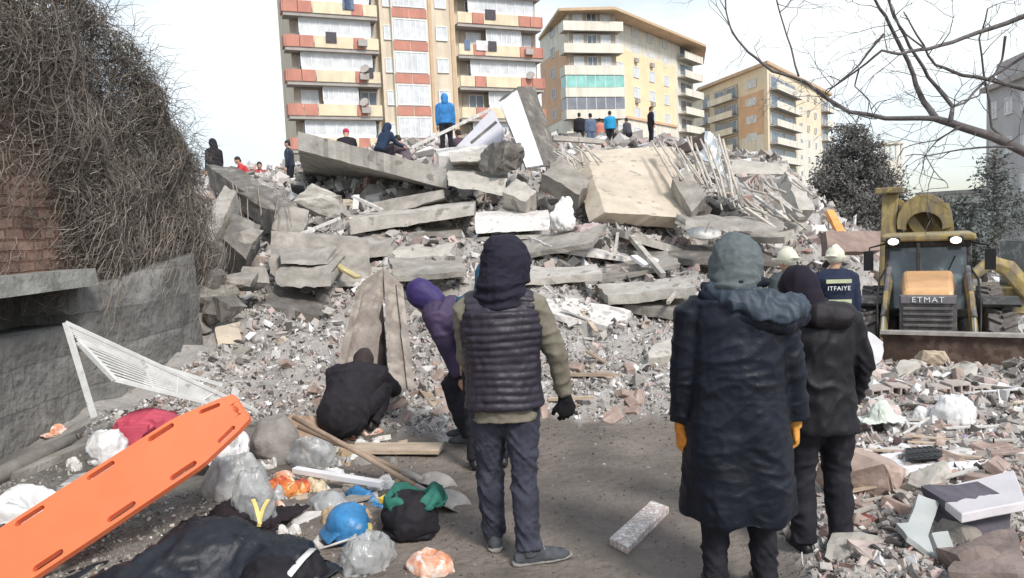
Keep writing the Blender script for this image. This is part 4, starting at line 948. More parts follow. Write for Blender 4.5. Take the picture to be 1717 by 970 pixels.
# reinforcement rods fanning out on the right of the tan plate
def rod(pts, rd, mat, label, group, name='reinforcing_rod', cat='rod', n=6):
    P = [W(*p) for p in pts]; o0 = P[0]; Q = []
    for i in range(len(P) - 1):
        for q in range(4):
            p = P[i].lerp(P[i + 1], q / 4); Q.append(p + .02 * Vector((noise.noise(p * 2), noise.noise(p * 2 + Vector((5, 5, 5))), noise.noise(p * 2 + Vector((9, 1, 3))))) - o0)
    Q.append(P[-1] - o0); m = MB(); m.tube(Q, rd, n); o = m.build(name, mat, None, True); o.location = o0; return tag(o, label, cat, group)
for i in range(17):
    x0 = 1092 + i * 7.5 + r.uniform(-3, 3); x1 = x0 + r.uniform(26, 48) - i * .3
    y0, y1 = 246 + r.uniform(-12, 14) - i * .6, 300 + r.uniform(-10, 30) + i * 2.2
    rod([(x0, y0, 17.0), ((x0 + x1) / 2 + r.uniform(-4, 4), (y0 + y1) / 2, 16.2), (x1, y1, 15.3)], r.uniform(.016, .038), ROD_L, 'dusty bent reinforcing rod in the fan hanging right of the tan plate', 'rods fanned right of the tan plate')
for i in range(10):
    x0 = 926 + i * 6 + r.uniform(-3, 3); y0 = 250 + r.uniform(-4, 14)
    rod([(x0, y0, 16.3), (x0 + 14, y0 + r.uniform(0, 14), 16.1), (x0 + 24 + r.uniform(-8, 8), y0 + 24, 15.9)], r.uniform(.014, .026), ROD_L, 'bent rod tangled over the grey slab left of the tan plate', 'rods tangled left of the tan plate')
for i in range(12):
    x0 = r.uniform(1240, 1330); y0 = r.uniform(300, 360)
    rod([(x0, y0, 15.6), (x0 + r.uniform(10, 22), y0 + 12, 15.2), (x0 + r.uniform(26, 44), y0 + r.uniform(18, 34), 14.6)], r.uniform(.015, .035), ROD_L, 'thin broken strip on the right shoulder below the flat-topped slab', 'strips on the right shoulder')
for i in range(8):
    x0 = r.uniform(372, 480); y0 = r.uniform(300, 350)
    rod([(x0, y0, 14.6), (x0 + r.uniform(0, 10), y0 + 25, 14.3), (x0 + r.uniform(-2, 14), y0 + 60, 13.8)], .012, STEEL, 'thin hanging wire in front of the dark hollow below the sliding slab', 'wires at the left hollow')
# planks strewn on the middle slope
for i in range(26):
    px, py = r.uniform(600, 1130), r.uniform(430, 690); p = onheap(px, py, 6.8, 30); L_ = r.uniform(.03, .10) * p.y; a = r.uniform(0, 3.14)
    dv = Vector((math.cos(a), math.sin(a) * .6, .25 * math.sin(a) + r.gauss(0, .15))) * L_ / 2
    bar('wood_strip', p - dv + Vector((0, 0, .04)), p + dv + Vector((0, 0, .06)), r.uniform(.03, .12), .025, r.choice([WOOD, WOOD_L, WHITE_DIRTY, CONC_L]), 'thin broken strip lying on the open middle slope', 'strip', 'strips on the middle slope')
# white torn insulation
def crumple(name, c, size, mat, label, cat, seed, n=26, amp=.35, rz=0., flat=1., parent=None, squash=.0, group=None, freq=1.6):
    """crumpled cloth or plastic heap: a closed lumpy sheet with folds"""
    bm = bmesh.new(); bmesh.ops.create_icosphere(bm, subdivisions=5 if n > 30 else 4, radius=1); off = Vector((seed * 3.7, seed * 1.3, 0))
    rr = random.Random(seed); PN = []
    for k in range(n):
        q = Vector([rr.gauss(0, 1) for _ in range(3)]).normalized(); PN.append((q, rr.uniform(.62, 1.0)))
    for v in bm.verts:
        p = v.co.normalized(); ds = []
        for q, h in PN:
            t = p.dot(q)
            if t > .15: ds.append(h / t)
        rad = min(min(ds) if ds else 1.2, 1.25)
        w = noise.noise(p * 1.7 + off) * 1.6
        a = abs(noise.noise(Vector((p.x * freq * 1.5 + w, p.y * freq * 1.5 - w, p.z * freq * .8)) + off)); b = abs(noise.noise(Vector((p.x * freq * 3.4 - w, p.y * freq * 3.4, p.z * freq * 2 + w)) + off))
        rad *= 1 - amp * (.55 * max(0, 1 - a * 5) ** 2 + .32 * max(0, 1 - b * 4.5) ** 2) + amp * .5 * noise.noise(p * 1.1 + off) + amp * .06 * noise.noise(p * 14)
        v.co = p * rad
        if v.co.z < -.35: v.co.z = -.35 + (v.co.z + .35) * .15
        v.co.x *= size[0] / 2; v.co.y *= size[1] / 2; v.co.z *= size[2] / 1.35
    me = bpy.data.meshes.new(name); bm.to_mesh(me); bm.free(); o = link(name, me, mat, parent, True); o.location = c; o.rotation_euler = (0, 0, rz)
    o.location.z += size[2] * .26
    if label: tag(o, label, cat, group)
    return o
crumple('insulation', W(945, 385, 13.9), (.55, .4, .75), M('white_foam', (.85, .84, .82), var=.05, scale=5), 'bright white torn insulation under the grey slab, below the crest', 'insulation', 4, 26, .6, freq=3)
crumple('cloth', W(990, 398, 13.9), (.75, .5, .35), M('pink_cloth', (.48, .28, .28), var=.4, scale=4, col2=(.6, .55, .52)), 'pinkish cloth bundle below the left corner of the tan plate', 'cloth', 5, 26, .4)
dish = empty('satellite_dish', W(1180, 392, 13.0), 0, 'pale round dish lying up-turned just left of the grey hood', 'satellite dish')
mb = MB(); mb.tube([(0, 0, -.10), (0, 0, -.07), (0, 0, -.02), (0, 0, .02), (0, 0, .0), (0, 0, -.05)], [.05, .16, .26, .30, .28, .1], 20); o = mb.build('bowl', WHITE_DIRTY, dish, True); o.rotation_euler = (R(20), 0, 0)
mb = MB(); mb.tube([(0, 0, -.05), (.12, .05, .2)], .012, 6); mb.build('feed_arm', STEEL, dish)
# ---------------------------------------------------------------- the yellow digger
YEL = M('digger_yellow', (.36, .275, .11), rough=.5, var=.2, scale=5, bump=.15, spot=(4, .52, (.24, .20, .14), .8), streak=((9, 9, 2), (.16, .13, .10), .7))
ORG = M('bonnet_orange', (.72, .42, .21), rough=.4, var=.1, scale=3, bump=.08, spot=(5, .6, (.55, .38, .22), .6))
DARKM = M('digger_dark', (.055, .052, .05), rough=.5, var=.35, scale=8, bump=.2, spot=(6, .58, (.16, .14, .12), .7))
GRIL = M('grille_grey', (.13, .12, .118), rough=.5, var=.25, scale=7, bump=.2, spot=(6, .55, (.24, .21, .19), .6))
CABG = M('cab_glass', (.10, .13, .14), rough=.08, var=.4, scale=1.5, bump=.02, spec=.8, spot=(3, .55, (.28, .33, .34), .6))
TYRE = M('dusty_tyre', (.15, .135, .125), rough=.9, var=.3, scale=9, bump=.4)
LAMPL = M('lit_work_lamp', (.9, .9, .85), rough=.3, var=.02, emit=((1, .93, .78), 1.6))
CHR = M('hydraulic_rod', (.6, .58, .55), rough=.3, metal=.8, var=.1)
DG = empty('backhoe_loader', ((1557 - 858) / FPX * 11.6, 11.6, -1.0), R(-29), 'yellow backhoe loader facing the camera at the right edge of the heap', 'digger'); DG.scale = (.86, 1, 1)
# local: x right, -y towards the camera
def D(name, fn, mat, parent=None, bevel=0., smooth=False):
    mb = MB(); fn(mb); return mb.build(name, mat, parent or DG, smooth, bevel)
def chassis(m): m.span(-.38, .38, -1.9, 1.3, .55, 1.0); m.span(-.75, .75, .1, 1.3, .6, 1.35)
D('chassis', chassis, DARKM, bevel=.02)
hood = D('bonnet', lambda m: m.hexa([(-.36, -1.95, 1.62), (.36, -1.95, 1.62), (.42, -.62, 1.62), (-.42, -.62, 1.62), (-.32, -1.88, 1.74), (.32, -1.88, 1.74), (.37, -.62, 1.90), (-.37, -.62, 1.90)]), ORG, bevel=.05)
D('bonnet_side', lambda m: m.span(-.38, .38, -1.9, -.6, .95, 1.62), YEL, bevel=.02)
gr = D('grille', lambda m: [m.span(-.39, .39, -2.0, -1.9, .78, 1.66)] + [m.span(-.34, .34, -2.03, -2.0, .86 + k * .076, .895 + k * .076) for k in range(9)], GRIL, bevel=.006)
D('nameplate', lambda m: m.span(-.37, .37, -2.045, -2.0, 1.555, 1.655), M('plate_grey', (.20, .19, .20), rough=.5, var=.1), gr, bevel=.005)
def letters(txt, size, mat, parent, loc, rot, depth=.004, spacing=1.1):
    cu = bpy.data.curves.new('lettering', 'FONT'); cu.body = txt; cu.size = size; cu.extrude = depth; cu.align_x = 'CENTER'; cu.align_y = 'CENTER'; cu.space_character = spacing
    t = bpy.data.objects.new('tmp', cu); COL.objects.link(t); dg = bpy.context.evaluated_depsgraph_get(); dg.update()
    me = bpy.data.meshes.new_from_object(t.evaluated_get(dg)); bpy.data.objects.remove(t); me.name = 'lettering'; me.materials.clear()
    o = link('lettering', me, mat, parent); o.location = loc; o.rotation_euler = rot; return o
LETW = M('letter_white', (.85, .85, .85), rough=.5, var=.03, bump=.02)
lt = letters('ETMAT', .10, LETW, gr, (0, -2.055, 1.605), (R(90), 0, 0), spacing=1.2); lt.scale = (1.25, 1, 1)
# cab
def cabf(m):
    for sx in (-1, 1):
        m.hexa([(sx * .66 - .035, -.62, 1.3), (sx * .66 + .035, -.62, 1.3), (sx * .66 + .035, -.54, 1.3), (sx * .66 - .035, -.54, 1.3), (sx * .62 - .035, -.42, 2.31), (sx * .62 + .035, -.42, 2.31), (sx * .62 + .035, -.34, 2.31), (sx * .62 - .035, -.34, 2.31)])
        m.span(sx * .64 - .04, sx * .64 + .04, .9, .98, 1.2, 2.31)
    m.span(-.70, .70, -.64, 1.0, 1.2, 1.32); m.span(-.17, -.11, -.60, -.40, 1.32, 2.31); m.span(-.66, .66, -.48, -.40, 2.25, 2.33)
D('cab_frame', cabf, DARKM, bevel=.01)
D('windscreen', lambda m: m.hexa([(-.64, -.57, 1.3), (.64, -.57, 1.3), (.64, -.55, 1.3), (-.64, -.55, 1.3), (-.60, -.385, 2.30), (.60, -.385, 2.30), (.60, -.365, 2.30), (-.60, -.365, 2.30)]), CABG)
D('side_window', lambda m: m.span(-.67, -.65, -.35, .9, 1.4, 2.25), CABG); D('side_window', lambda m: m.span(.65, .67, -.35, .9, 1.4, 2.25), CABG)
D('cab_back', lambda m: m.span(-.6, .6, .92, .96, 1.3, 2.25), DARKM)
D('seat', lambda m: (m.span(-.22, .26, .1, .5, 1.5, 1.62), m.span(-.2, .24, .48, .58, 1.6, 2.25)), BLACKM, bevel=.03)
D('wiper', lambda m: m.tube([(.1, -.60, 1.45), (.42, -.48, 2.1)], .012, 5), BLACKM)
roof = D('cab_roof', lambda m: m.span(-.72, .72, -.62, 1.05, 2.33, 2.43), YEL, bevel=.03)
for sx in (-.52, .42):
    hl = D('work_lamp', lambda m: m.span(sx - .11, sx + .11, -.72, -.6, 2.28, 2.40), BLACKM, bevel=.02)
    D('lens', lambda m: m.ball((sx, -.725, 2.34), (.085, .02, .05), n=12, k=6), LAMPL, hl, smooth=True)
for sx in (-1, 1):
    mr = D('mirror', lambda m: (m.span(sx * .92 - .08, sx * .92 + .08, -.62, -.58, 1.9, 2.2), m.tube([(sx * .66, -.5, 2.3), (sx * .9, -.6, 2.25), (sx * .92, -.58, 2.1)], .015, 5)), BLACKM)
def wheel(x, y, rad, w):
    root = D('wheel', lambda m: m.tube([(x - w / 2 + .04, y, rad), (x + w / 2 - .04, y, rad)], rad * .55, 20), YEL)
    def ty(m):
        m.tube([(x - w / 2, y, rad), (x - w / 2 + .03, y, rad), (x + w / 2 - .03, y, rad), (x + w / 2, y, rad)], [rad * .8, rad * .94, rad * .94, rad * .8], 36)
    t = D('tyre', ty, TYRE, root, bevel=.015)
    def lugs(m):
        for k in range(22):
            a = 2 * math.pi * k / 22
            for s_ in (-1, 1):
                c = Vector((x + s_ * w * .22, y + math.cos(a + s_ * .07) * rad * .95, rad + math.sin(a + s_ * .07) * rad * .95))
                m.box(c, (w * .5, .055, .06), Matrix.Rotation(a - math.pi / 2 + s_ * .0, 3, 'X') @ Matrix.Rotation(s_ * .5, 3, 'Z'))
    D('tread', lugs, TYRE, root, bevel=.008); return root
wheel(-.90, -1.25, .74, .38); wheel(1.0, -1.25, .74, .42); wheel(-.92, .75, .78, .42); wheel(1.0, .75, .78, .42)
for sx in (-1, 1):
    x = -.92 if sx < 0 else 1.0
    D('mudguard', lambda m: [m.hexa([(x - .25, -1.25 + .80 * math.cos(a), .74 + .80 * math.sin(a)), (x + .25, -1.25 + .80 * math.cos(a), .74 + .80 * math.sin(a)), (x + .25, -1.25 + .80 * math.cos(a + .3), .74 + .80 * math.sin(a + .3)), (x - .25, -1.25 + .80 * math.cos(a + .3), .74 + .80 * math.sin(a + .3)),
        (x - .25, -1.25 + .84 * math.cos(a), .74 + .84 * math.sin(a)), (x + .25, -1.25 + .84 * math.cos(a), .74 + .84 * math.sin(a)), (x + .25, -1.25 + .84 * math.cos(a + .3), .74 + .84 * math.sin(a + .3)), (x - .25, -1.25 + .84 * math.cos(a + .3), .74 + .84 * math.sin(a + .3))]) for a in [.5 + .3 * q for q in range(5)]], DARKM)
def arm(sx):
    m = lambda mb: [mb.tube([(sx * .60, -.35, 1.75), (sx * .60, -1.5, 1.55), (sx * .62, -2.05, 1.1), (sx * .62, -2.45, .62)], [(.06, .12), (.06, .13), (.06, .14), (.06, .09)], 6, side=(1, 0, 0))]
    a = D('loader_arm', m, YEL, bevel=.01)
    D('lift_ram', lambda mb: mb.tube([(sx * .50, -.7, 1.1), (sx * .52, -1.9, 1.05)], .05, 10), DARKM, a, smooth=False)
    D('tilt_ram', lambda mb: mb.tube([(sx * .58, -.9, 1.95), (sx * .62, -1.9, 1.35)], .045, 10), GRIL, a)
    D('ram_rod', lambda mb: mb.tube([(sx * .62, -1.9, 1.35), (sx * .62, -2.35, 1.0)], .025, 8), CHR, a)
    D('hose', lambda mb: mb.tube([(sx * .66, -.5, 1.9), (sx * .72, -1.1, 1.8), (sx * .72, -1.7, 1.5), (sx * .68, -2.2, 1.0)], .018, 6), BLACKM, a, smooth=True)
arm(-1); arm(1)
def buck(m):
    prof = [(-2.45, 1.20), (-2.40, 1.10), (-2.38, .60), (-2.45, .25), (-2.70, .08), (-3.3, .05), (-3.3, .02), (-2.68, .04), (-2.42, .22), (-2.33, .60), (-2.35, 1.12), (-2.38, 1.22)]
    x0, x1 = -.62, 1.55; n = len(prof); m.add([(x0, y, z) for y, z in prof] + [(x1, y, z + .0) for y, z in prof], [tuple(range(n)), tuple(range(2 * n - 1, n - 1, -1))] + [(i, i + n, (i + 1) % n + n, (i + 1) % n) for i in range(n)])
    for x in (x0, x1): m.add([(x - .02, y, z) for y, z in ((-2.4, 1.18), (-2.4, .1), (-3.3, .04), (-3.0, .6))] + [(x + .02, y, z) for y, z in ((-2.4, 1.18), (-2.4, .1), (-3.3, .04), (-3.0, .6))], [(0, 1, 2, 3), (7, 6, 5, 4), (0, 4, 5, 1), (1, 5, 6, 2), (2, 6, 7, 3), (3, 7, 4, 0)])
bk = D('front_bucket', buck, M('rusty_bucket', (.10, .065, .05), rough=.6, var=.4, scale=4, bump=.4, spot=(4, .56, (.20, .14, .11), .8)), bevel=.004)
D('bucket_rim', lambda m: m.span(-.64, 1.57, -2.47, -2.36, 1.19, 1.24), M('worn_steel', (.50, .46, .42), rough=.4, metal=.4, var=.2, scale=8), bk, bevel=.004)
# rear boom raised behind the cab, with its curved yellow bucket
boom = D('rear_boom', lambda m: (m.hexa([(-.90, 1.7, 1.3), (-.62, 1.7, 1.3), (-.62, 2.1, 1.3), (-.90, 2.1, 1.3), (-.82, 1.9, 3.12), (-.52, 1.9, 3.12), (-.52, 2.25, 3.12), (-.82, 2.25, 3.12)]), m.span(-.95, -.42, 1.75, 2.4, 3.12, 3.23)), YEL, bevel=.02)
D('boom_ram', lambda m: m.tube([(-.56, 1.9, 1.8), (-.50, 2.0, 2.9)], .06, 10), GRIL, boom)
def rb2(m):
    n = 12; P = []
    for i in range(n + 1):
        a = R(-12) + R(204) * i / n; P.append((math.cos(a) * .50, math.sin(a) * .50))
    x0 = -.05
    vs = [(x0 + px_ * 1.0, 1.8, 2.58 + pz) for px_, pz in P] + [(x0 + px_, 2.5, 2.58 + pz) for px_, pz in P]
    vs += [(x0 + px_ * .66, 1.8, 2.50 + pz * .52) for px_, pz in P] + [(x0 + px_ * .66, 2.5, 2.50 + pz * .52) for px_, pz in P]; k = n + 1
    fs = [(i, i + 1, k + i + 1, k + i) for i in range(n)] + [(2 * k + i, 3 * k + i, 3 * k + i + 1, 2 * k + i + 1) for i in range(n)] + [(i, 2 * k + i, 2 * k + i + 1, i + 1) for i in range(n)] + [(k + i, k + i + 1, 3 * k + i + 1, 3 * k + i) for i in range(n)]
    fs += [(0, k, 3 * k, 2 * k), (n, 2 * k + n, 3 * k + n, k + n)]; m.add(vs, fs)
    m.span(-.42, .42, 2.44, 2.5, 2.35, 2.9)
rbk = D('rear_bucket', rb2, YEL, bevel=.008)
D('dipper_arm', lambda m: m.hexa([(-.1, 1.95, 2.2), (.15, 1.95, 2.2), (.15, 2.2, 2.2), (-.1, 2.2, 2.2), (-.65, 1.95, 3.0), (-.45, 1.95, 3.0), (-.45, 2.2, 3.0), (-.65, 2.2, 3.0)]), YEL, bevel=.01)
D('bucket_link', lambda m: m.hexa([(.42, 1.9, 2.2), (.52, 1.9, 2.2), (.52, 2.1, 2.2), (.42, 2.1, 2.2), (.32, 1.9, 2.8), (.44, 1.9, 2.8), (.44, 2.1, 2.8), (.32, 2.1, 2.8)]), YEL, bevel=.01)
# second machine behind, only its arm in view
ex = empty('excavator', ((1670 - 858) / FPX * 17, 17, -1.2), 0, 'yellow-green excavator arm and body behind the digger, at the frame edge', 'excavator')
def E_(name, fn, mat): mb = MB(); fn(mb); return mb.build(name, mat, ex, bevel=.02)
E_('boom', lambda m: m.tube([(.9, 0, .9), (.3, 0, 1.6), (-.1, 0, 1.75), (-.5, 0, 1.45)], [(.12, .22), (.12, .22), (.12, .18), (.1, .12)], 6, side=(0, 1, 0)), YEL)
E_('body', lambda m: m.span(-.3, 1.9, .2, 2.0, .5, 1.1), YEL); E_('cab', lambda m: m.span(.9, 1.8, .1, 1.2, 1.1, 2.2), CABG); E_('tracks', lambda m: m.span(-.5, 2., .1, 2.1, 0, .5), DARKM)
# orange chute, mesh fence and parked car
oc = SL('orange_chute', [(1386, 352, 22), (1398, 352, 22), (1418, 388, 21), (1404, 390, 21)], .15, M('chute_orange', (.80, .35, .12), var=.15, scale=3), 'small orange plastic chute on the rubble edge beside the mesh fence', None, 4, 6, .02, .01, 'chute')
fe = empty('mesh_fence', (P2(1400, 24)[0], 24, -1.3), 0, 'white mesh fence panel beyond the heap, under the conifer', 'fence')
def fmesh(m):
    for i in range(12): m.span(i * .1, i * .1 + .012, 0, .012, 1.35, 2.15)
    for i in range(8): m.span(0, 1.15, -.012, 0, 1.35 + i * .11, 1.362 + i * .11)
mb = MB(); fmesh(mb); mb.build('mesh', WHITE, fe)
mb = MB(); [mb.span(x, x + .05, 0, .05, 0, 2.25) for x in (-.05, 1.15)]; mb.build('post', WHITE_DIRTY, fe)
car = empty('parked_car', (P2(1580, 34)[0], 34, -1.25), R(-8), 'dark parked car with pale roof far behind the digger cab', 'car')
mb = MB(); mb.hexa([(-1.9, -.8, .3), (1.9, -.8, .3), (1.9, .8, .3), (-1.9, .8, .3), (-1.85, -.78, .85), (1.85, -.78, .85), (1.85, .78, .85), (-1.85, .78, .85)]); mb.build('body', DARKM, car, bevel=.1)
mb = MB(); mb.hexa([(-1.2, -.72, .85), (1.3, -.72, .85), (1.3, .72, .85), (-1.2, .72, .85), (-.8, -.62, 1.4), (.9, -.62, 1.4), (.9, .62, 1.4), (-.8, .62, 1.4)]); mb.build('window_band', CABG, car, bevel=.05)
mb = MB(); mb.span(-.82, .92, -.62, .62, 1.40, 1.44); mb.build('roof', WHITE, car, bevel=.02)
for x in (-1.2, 1.2): mb = MB(); mb.disc((x, -.78, .32), (0, 1, 0), .32, .2, 18); mb.build('wheel', TYRE, car)
# ---------------------------------------------------------------- people
SKIN = M('skin', (.50, .30, .21), rough=.6, var=.1, scale=20, bump=.1)
def cloth(name, col, rough=.85, var=.15, scale=14, bump=.35, **k): return M(name, col, rough=rough, var=var, scale=scale, bump=bump, bscale=k.pop('bscale', 120), bdist=.004, **k)
def V3(*a): return Vector(a)
def skinpart(mb, name, mat, root, voxel, smooth=4, disp=None):
    return link(name, remeshed(mb, voxel, smooth, disp, name), mat, root, True)

def hand(mb, w, d, pn, side, s=1., curl=.5, glove=1.):
    """palm, four bent fingers and a thumb; w wrist, d pointing down the hand, pn palm normal, side = +1 thumb along +across"""
    d = d.normalized(); pn = (pn - d * pn.dot(d)).normalized(); ac = d.cross(pn) * side; g = .0088 * glove * s
    mb.tube([w - d * .03 * s, w + d * .02 * s, w + d * .06 * s, w + d * .092 * s], [(.024 * s * glove, .019 * s * glove), (.032 * s * glove, .017 * s * glove), (.042 * s * glove, .015 * s * glove), (.036 * s, .012 * s * glove)], 12, side=ac)
    for i, (o, L_) in enumerate(((.030, .074), (.011, .082), (-.010, .077), (-.029, .060))):
        p = w + d * .07 * s + ac * o * s; pts = [p]; dd = d + ac * (o * 1.5); a = 0
        for k, f in enumerate((.35, .36, .30)):
            a += curl * (.5 + .35 * k); v = (dd * math.cos(a) + pn * math.sin(a)).normalized(); p = p + v * L_ * f * s; pts.append(p)
        mb.tube(pts, [g * 1.08, g, g * .95, g * .75], 8)
    b = w + d * .025 * s + ac * .030 * s; t1 = b + (ac * .6 + d * .65 + pn * .35).normalized() * .042 * s; t2 = t1 + (ac * .15 + d * .9 + pn * .5).normalized() * .034 * s
    mb.tube([b - ac * .012 * s, b, t1, t2], [g * 1.4, g * 1.35, g * 1.15, g * .85], 8)

def shoe(mb, ank, fwd, s=1.):
    f = Vector((fwd[0], fwd[1], 0)).normalized(); a = Vector(ank); z = a.z
    sd = Vector((f.y, -f.x, 0))
    mb.tube([a - f * .075 * s + V3(0, 0, -.045 * s), a - f * .05 * s + V3(0, 0, -.045 * s), a + f * .02 * s + V3(0, 0, -.040 * s), a + f * .10 * s + V3(0, 0, -.052 * s), a + f * .17 * s + V3(0, 0, -.060 * s), a + f * .20 * s + V3(0, 0, -.064 * s)],
            [(.020 * s, .02 * s), (.036 * s, .044 * s), (.040 * s, .052 * s), (.047 * s, .038 * s), (.040 * s, .028 * s), (.018 * s, .014 * s)], 12, side=sd)
    mb.tube([a + V3(0, 0, .05 * s), a + V3(0, 0, -.03 * s)], [.046 * s, .05 * s], 12)

def head(mb, c, f, s=1.):
    """face with brow, nose, lips, chin, ears"""
    f = Vector(f).normalized(); u = V3(0, 0, 1); r_ = f.cross(u).normalized(); u = r_.cross(f); m = Matrix((r_, f, u)).transposed()
    mb.ball(c + u * .015 * s, (.077 * s, .095 * s, .108 * s), m, 18, 12)
    mb.ball(c + f * .035 * s - u * .055 * s, (.055 * s, .058 * s, .060 * s), m, 14, 10)
    mb.ball(c + f * .094 * s - u * .018 * s, (.012 * s, .018 * s, .022 * s), m, 8, 6)
    mb.ball(c + f * .080 * s - u * .058 * s, (.024 * s, .012 * s, .010 * s), m, 8, 6)
    for q in (-1, 1):
        mb.ball(c + r_ * .079 * q * s - f * .005 * s - u * .01 * s, (.010 * s, .018 * s, .030 * s), m, 8, 6)
        mb.ball(c + r_ * .031 * q * s + f * .078 * s + u * .022 * s, (.020 * s, .010 * s, .008 * s), m, 8, 6)
    mb.tube([c - u * .06 * s - f * .01 * s, c - u * .16 * s - f * .02 * s], [.052 * s, .06 * s], 14)

def pose(h=1.75, lean=0., side=0., twist=0., crouch=0., arms=None, legs=None, headf=None, shw=.19, hipd=None):
    """joint positions, local frame: x right, y forward, z up"""
    s = h / 1.75; J = {}; hip = V3(0, 0, .93 * s) if hipd is None else Vector(hipd); J['s'] = s; J['hip'] = hip
    up = V3(math.sin(side), math.sin(lean) * math.cos(side), math.cos(lean) * math.cos(side)).normalized(); J['up'] = up
    J['chest'] = hip + up * .36 * s; J['neck'] = hip + up * .53 * s
    rt = Matrix.Rotation(twist, 3, 'Z') @ V3(1, 0, 0); rt = (rt - up * rt.dot(up)).normalized(); J['rt'] = rt; J['fw'] = up.cross(rt)
    hf = Vector(headf) if headf else V3(0, 1, -.12); J['headf'] = hf.normalized(); J['head'] = J['neck'] + (up * .6 + V3(0, 0, .55) + hf.normalized() * .12).normalized() * .165 * s
    for k, sg in (('L', -1), ('R', 1)):
        sh = J['neck'] + rt * sg * shw * s - up * .055 * s; J['sh' + k] = sh
        a, b = (arms or {}).get(k, ((sg * .14, .02, -1), (sg * .02, .22, -1)))
        J['el' + k] = sh + Vector(a).normalized() * .29 * s; J['wr' + k] = J['el' + k] + Vector(b).normalized() * .255 * s; J['hd' + k] = Vector(b).normalized()
        kn, an = (legs or {}).get(k, ((sg * .11, .03, .50), (sg * .12, -.01, .09)))
        J['hp' + k] = hip + V3(sg * .095 * s, 0, -.03 * s); J['kn' + k] = Vector(kn) * s; J['an' + k] = Vector(an) * s
    return J

def trousers_mb(J, r=1.):
    s = J['s']; mb = MB(); hip = J['hip']; up = J['up']
    mb.tube([hip + up * .10 * s, hip + up * .02 * s, hip - V3(0, 0, .08 * s)], [(.155 * s * r, .115 * s * r), (.172 * s * r, .13 * s * r), (.14 * s, .115 * s)], 18, side=J['rt'])
    for k in 'LR':
        a, b, c = J['hp' + k], J['kn' + k], J['an' + k]; m1, m2 = a.lerp(b, .35), b.lerp(c, .35)
        mb.tube([a + V3(0, 0, .02 * s), m1, b, m2, c.lerp(b, .12), c + (c - b).normalized() * .01], [.096 * s * r, .092 * s * r, .068 * s * r, .070 * s * r, .060 * s * r, .062 * s * r], 16)
    return mb
def jacket_mb(J, r=1., hem=.0, sleeve=1., arm=True, puff=1.):
    s = J['s']; mb = MB(); hip, ch, nk, up, rt = J['hip'], J['chest'], J['neck'], J['up'], J['rt']
    if J.get('tuck'): mb.ball(hip - up * hem * s * .6 + V3(0, .0, -.02), (.172 * s * r, .145 * s * r, .15 * s * r), n=18, k=12)
    mb.tube([hip - up * (.04 + hem) * s, hip + up * .08 * s, hip + up * .2 * s, ch, ch + up * .1 * s, nk - up * .01 * s, nk + up * .05 * s],
            [(.178 * s * r, .138 * s * r), (.168 * s * r, .130 * s * r), (.168 * s * r, .125 * s * r), (.19 * s * r, .135 * s * r), (.185 * s * r, .125 * s * r), (.10 * s, .085 * s), (.07 * s, .07 * s)], 22, side=rt)
    mb.tube([J['shL'] + up * .0, nk - up * .03 * s, J['shR']], [(.072 * s * r), (.085 * s * r), (.072 * s * r)], 14)
    if arm:
        for k in 'LR':
            a, b, c = J['sh' + k], J['el' + k], J['wr' + k]
            mb.tube([a + (nk - a) * .2, a, a.lerp(b, .5), b, b.lerp(c, .5), c + (c - b) * .02], [.070 * s * puff, .074 * s * puff, .064 * s * puff, .056 * s * puff, .050 * s * puff, .042 * s * puff], 14)
    return mb
def hood_mb(J, r=1., f=None):
    s = J['s']; mb = MB(); c = J['head']; f = J['headf']; u = V3(0, 0, 1); r_ = f.cross(u).normalized(); u = r_.cross(f); m = Matrix((r_, f, u)).transposed()
    mb.ball(c - f * .012 * s + u * .012 * s, (.108 * s * r, .122 * s * r, .138 * s * r), m, 20, 14)
    mb.tube([c - u * .03 * s - f * .03 * s, c - u * .12 * s - f * .03 * s, J['neck'] - J['up'] * .01], [(.10 * s * r, .11 * s * r), (.10 * s * r, .11 * s * r), (.13 * s * r, .115 * s * r)], 18, side=r_)
    return mb

